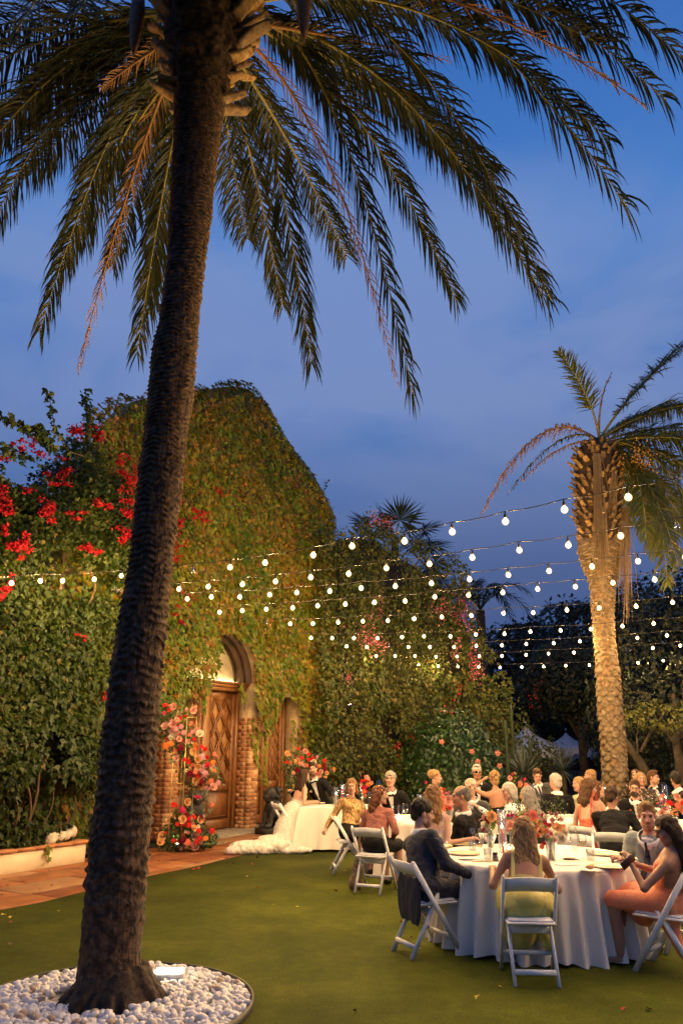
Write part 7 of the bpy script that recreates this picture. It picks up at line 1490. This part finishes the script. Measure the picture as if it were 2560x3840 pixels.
P('gold', 'woman in a gold sequinned blouse with one arm hanging over her chair back', (.15, 12.40), 300, hY(1318, 2950, 12.55), 268, 4, 0, sex='f', skin='fair', top='gold', low='black', kind='blouse', hair=('bob', 'curl'), hands=((.35, 12.3, .70), (-.27, 12.2, .58)), hcurl=(.5, .9))
P('updo', 'woman with a blonde updo in profile facing right', (1.74, 13.9), 320, hY(1632, 2915, 13.9), 2, 0, 0, sex='f', skin='fair', top='redfl', kind='dress', hair=('updo', 'blond'), bust=.8)
P('bald', 'balding old man in a dark suit looking left behind the goatee man', (1.92, 11.75), 250, hY(1762, 2952, 11.6), 240, 6, 0, top='char', hair=('ring', 'white'), skin='fair')
P('sun', 'man in dark sunglasses and tuxedo talking with open mouth', (2.45, 14.25), 268, hY(1787, 2897, 14.1), 272, 0, 0, top='black', hair=('short', 'white'), tie='bow', specs='sun', skin='tan')
P('bareback', 'blonde woman in a black dress with bare back and a raised hand', (2.66, 13.35), 92, hY(1852, 2918, 13.4), 100, 0, 0, sex='f', skin='tan', top='black', kind='dress', hair=('messybun', 'blond'), bust=.55, back=.50, eyes=False, hands=((2.40, 13.45, 1.26), None))
P('blouse', 'white haired woman in a white blouse reaching out her arm with a watch', (2.40, 11.30), 170, hY(1905, 2968, 11.25), 190, 10, 0, sex='f', skin='pink', top='shirt', low='black', kind='blouse', hair=('bob', 'white'), hands=((1.93, 11.20, .98), (2.1, 11.6, .8)))
P('stripe', 'woman with long grey hair in a black and gold striped top', (2.50, 10.55), 120, hY(1975, 2985, 10.6), 138, 0, 0, sex='f', skin='fair', top='stripe', low='black', kind='blouse', hair=('long', 'grey'), w=1.1)
P('navytie', 'young man in a charcoal suit and navy tie looking down', (3.98, 15.5), 262, hY(2013, 2908, 15.4), 262, 22, 0, top='char', hair=('short', 'brown'), tie='navy', skin='pink')
P('whitehair', 'white haired man in a black jacket seen from behind', (3.50, 12.95), 96, hY(2080, 2935, 13.1), 118, 0, 0, top='black', hair=('shaggy', 'white'), eyes=False, w=1.12, skin='pink')
P('ginger', 'woman with short strawberry blond hair facing left in a cream blouse', (4.05, 13.2), 200, hY(2168, 2942, 13.1), 195, 0, 0, sex='f', skin='pink', top='cream', kind='blouse', hair=('bob', 'blond'))
P('behind', 'woman with pinned light brown hair in profile facing left', (4.95, 15.4), 170, hY(2210, 2912, 15.4), 165, 0, 0, sex='f', skin='fair', top='darkfl', kind='blouse', hair=('messybun', 'honey'))
P('between', 'young woman in profile facing right just behind the woman in red floral', (3.95, 12.1), 350, hY(2240, 2962, 11.95), 352, 0, 0, sex='f', skin='fair', top='black', kind='dress', hair=('wavy', 'brown'), bust=.5)
P('specs', 'bearded man in glasses, tuxedo and bow tie with an orange boutonniere', (4.62, 12.72), 255, hY(2378, 2957, 12.5), 246, 4, -6, top='black', hair=('quiff', 'brown'), tie='bow', beard='dark', specs='clear', flower=('O', 'r'))
P('blond2', 'blond woman in dark floral partly hidden behind the man in glasses', (5.6, 14.6), 250, hY(2402, 2922, 14.6), 262, 0, 0, sex='f', skin='pink', top='darkfl', kind='blouse', hair=('bob', 'blond'))
P('brown2', 'brown haired woman partly hidden behind the blond woman in dark floral', (5.75, 15.9), 250, hY(2382, 2910, 15.7), 240, 0, 0, sex='f', skin='fair', top='darkfl', kind='blouse', hair=('wavy', 'brown'))
P('tux2', 'short haired man in a tuxedo with orange boutonniere looking right', (6.45, 15.5), 262, hY(2448, 2917, 15.4), 312, 0, 0, top='black', hair=('short', 'brown'), tie='bow', beard='stub2', flower=('O', 'r'), skin='pink')
P('dark2', 'dark haired man in a black suit seen from behind at the right edge', (5.95, 13.3), 82, hY(2532, 2925, 13.5), 84, 0, 0, top='black', hair=('short', 'black'), eyes=False, skin='tan')
P('groom', 'groom in a tuxedo leaning his head toward the bride', (-.30, 15.62), 272, hY(1174, 2886, 15.35), 262, -4, 14, top='black', hair=('quiff', 'dark'), tie='bow', beard='stub', flower=('W', 'r'), hands=((-.05, 15.1, .80), (-.95, 15.15, .98)), skin='pink')
P('bride', 'bride with long dark hair and strapless lace gown turned toward the groom', (-.90, 15.02), 28, hY(1141, 2908, 15.1), 40, -4, 0, sex='f', skin='fair', top='gown', kind='dress', hair=('long', 'dark'), bust=.60, back=.50, hands=((-.55, 15.3, .80), (-.50, 14.95, .80)), legs=False)
P('edge', 'long haired woman cut off by the right edge beyond the bouquet', (5.0, 10.9), 120, hY(2572, 3000, 10.9), 150, 0, 0, sex='f', skin='tan', top='black', kind='blouse', hair=('long', 'dark'), eyes=False)
# gown skirt and train belong to the bride, dress skirts to the women near the camera
def skirt(key, mt, prims, h=.02, amp=.03, fr=12, name='skirt'):
    t, inf = PPL[key]; q = SDF(h)
    for a, b, r1, r2 in prims: q.cone(inf['loc'](a), inf['loc'](b), r1, r2, k=.07)
    q.mb(disp=lambda V: amp * (.5 - np.abs(2 * fbm(V * [fr, fr, fr * .35], 5) - 1)) * 1.2).build(name, mt, t, smooth=True, local=True)
skirt('bride', CLO['gown'], [((-.90, 15.0, .62), (-.92, 14.85, .25), .20, .30), ((-.92, 14.9, .30), (-.95, 14.75, .10), .32, .30), ((-.80, 15.1, .50), (-.55, 15.2, .45), .16, .15), ((-1.0, 14.7, .12), (-1.35, 14.45, .10), .20, .15)], .016, .012, 22)
t, inf = PPL['bride']; tq = SDF(.015); Rz_ = np.array(Matrix.Rotation(-math.radians(28 - 90), 3, 'Z'))
for (x, y, z, a, b_, c_) in [(-1.15, 14.55, .10, .30, .24, .13), (-1.45, 14.42, .08, .30, .20, .11), (-1.72, 14.36, .085, .24, .17, .10), (-1.88, 14.30, .05, .15, .13, .06), (-1.3, 14.7, .12, .26, .16, .12), (-.80, 14.40, .045, .26, .10, .05), (-1.6, 14.55, .05, .22, .16, .06)]: tq.ell(inf['loc']((x, y, z)), (a, b_, c_), Rz_, k=.06)
tq.mb(disp=lambda V: .065 * (.5 - np.abs(2 * fbm(V * [7, 11, 11], 5, 4) - 1))).build('train', CLO['gown'], t, smooth=True, local=True)
skirt('yellow', CLO['yellow'], [((1.47, 7.03, .54), (1.65, 7.04, .54), .135, .135), ((1.50, 7.06, .53), (1.50, 7.40, .52), .12, .11), ((1.66, 7.06, .53), (1.66, 7.40, .52), .12, .11), ((1.58, 7.38, .46), (1.58, 7.40, .25), .17, .14), ((1.72, 7.15, .40), (1.74, 7.12, .20), .05, .03)], .014, .03)
skirt('peach', CLO['peach'], [((2.80, 7.12, .53), (2.58, 7.36, .52), .150, .115), ((2.86, 7.22, .53), (2.66, 7.46, .52), .145, .115), ((2.62, 7.38, .50), (2.66, 7.36, .38), .11, .08), ((2.76, 7.12, .44), (2.84, 7.02, .16), .07, .035)], .014, .014, 16)
skirt('curly', CLO['floral'], [((1.0, 9.28, .52), (1.06, 9.6, .5), .19, .17), ((1.0, 9.5, .5), (.98, 9.45, .12), .20, .22)], .018, .03)
t, inf = PPL['peach']; o = MB(); c = Vector(onY(2352, 3232, 7.06)); V, Fc = box(-.034, .034, -.004, .004, -.070, .070, .003); R = Matrix.Rotation(math.radians(52), 3, 'Y') @ Matrix.Rotation(.3, 3, 'Z'); V = np.array(V) @ np.array(R).T + np.array(c)
tag(MB().add(V, Fc).build('phone', pm('phone_case', (.08, .04, .03), rough=.3), None), 'dark phone held tilted by the woman in peach', 'phone')
t, inf = PPL['blouse']; hw = inf['loc']((1.93, 11.20, .98)); b_ = MB().add(*ball(hw + [.045, -.02, .012], (.02, .024, .03), 8, 6)).build('wrist_watch', CLO['black'], t, local=True)
t, inf = PPL['gold']; MB().add(*tube([inf['T'](x, .085 + .02 * (1 - abs(x) / .06), .95 - .09 * (1 - (x / .06) ** 2)) for x in np.linspace(-.06, .06, 9)], .002, 5)).build('necklace', m_gcut, t, local=True)
t, inf = PPL['peach']; MB().add(*ball(inf['H'](.08, .0, -.05), (.006, .006, .018), 6, 6)).add(*ball(inf['H'](-.08, .0, -.05), (.006, .006, .018), 6, 6)).build('earrings', m_china, t, local=True)
# bag hanging from the rust shawl woman's chair, jacket hanging over the navy suit man's chair
bg_ = SDF(.014); c = np.array(onz(1332, 3335)) ; b0 = c + [.0, 0, .06]
bg_.cone(b0 + [.0, 0, .0], b0 + [.04, .02, .36], .085, .04, k=.03); bg_.cone(b0 + [.04, .02, .36], b0 + [.07, .1, .66], .030, .018, k=.03); bg_.ell(b0 + [0, 0, .02], (.09, .06, .08), k=.03)
tag(bg_.mb(disp=lambda V: .03 * (fbm(V * [16, 16, 4], 5) - .5)).build('hanging_shawl', pm('patterned_shawl', (.16, .07, .02), (.10, .13, .12), 24, .8, lo=.46, hi=.54, c3=(.34, .2, .06)), None, smooth=True), 'patterned shawl hanging from the chair of the woman in dusty rose', 'shawl')
t, inf = PPL['navy']; jt = SDF(.014)
for s in (-.13, -.04, .05, .13): jt.ell(inf['loc']((.63, 7.70, .47)) + [s, 0, -.05 * abs(s + .1)], (.085, .016, .21), k=.025)
jt.mb(disp=lambda V: .02 * (fbm(V * [12, 12, 5], 5) - .5)).build('jacket_tail', CLO['navy'], t, smooth=True, local=True)
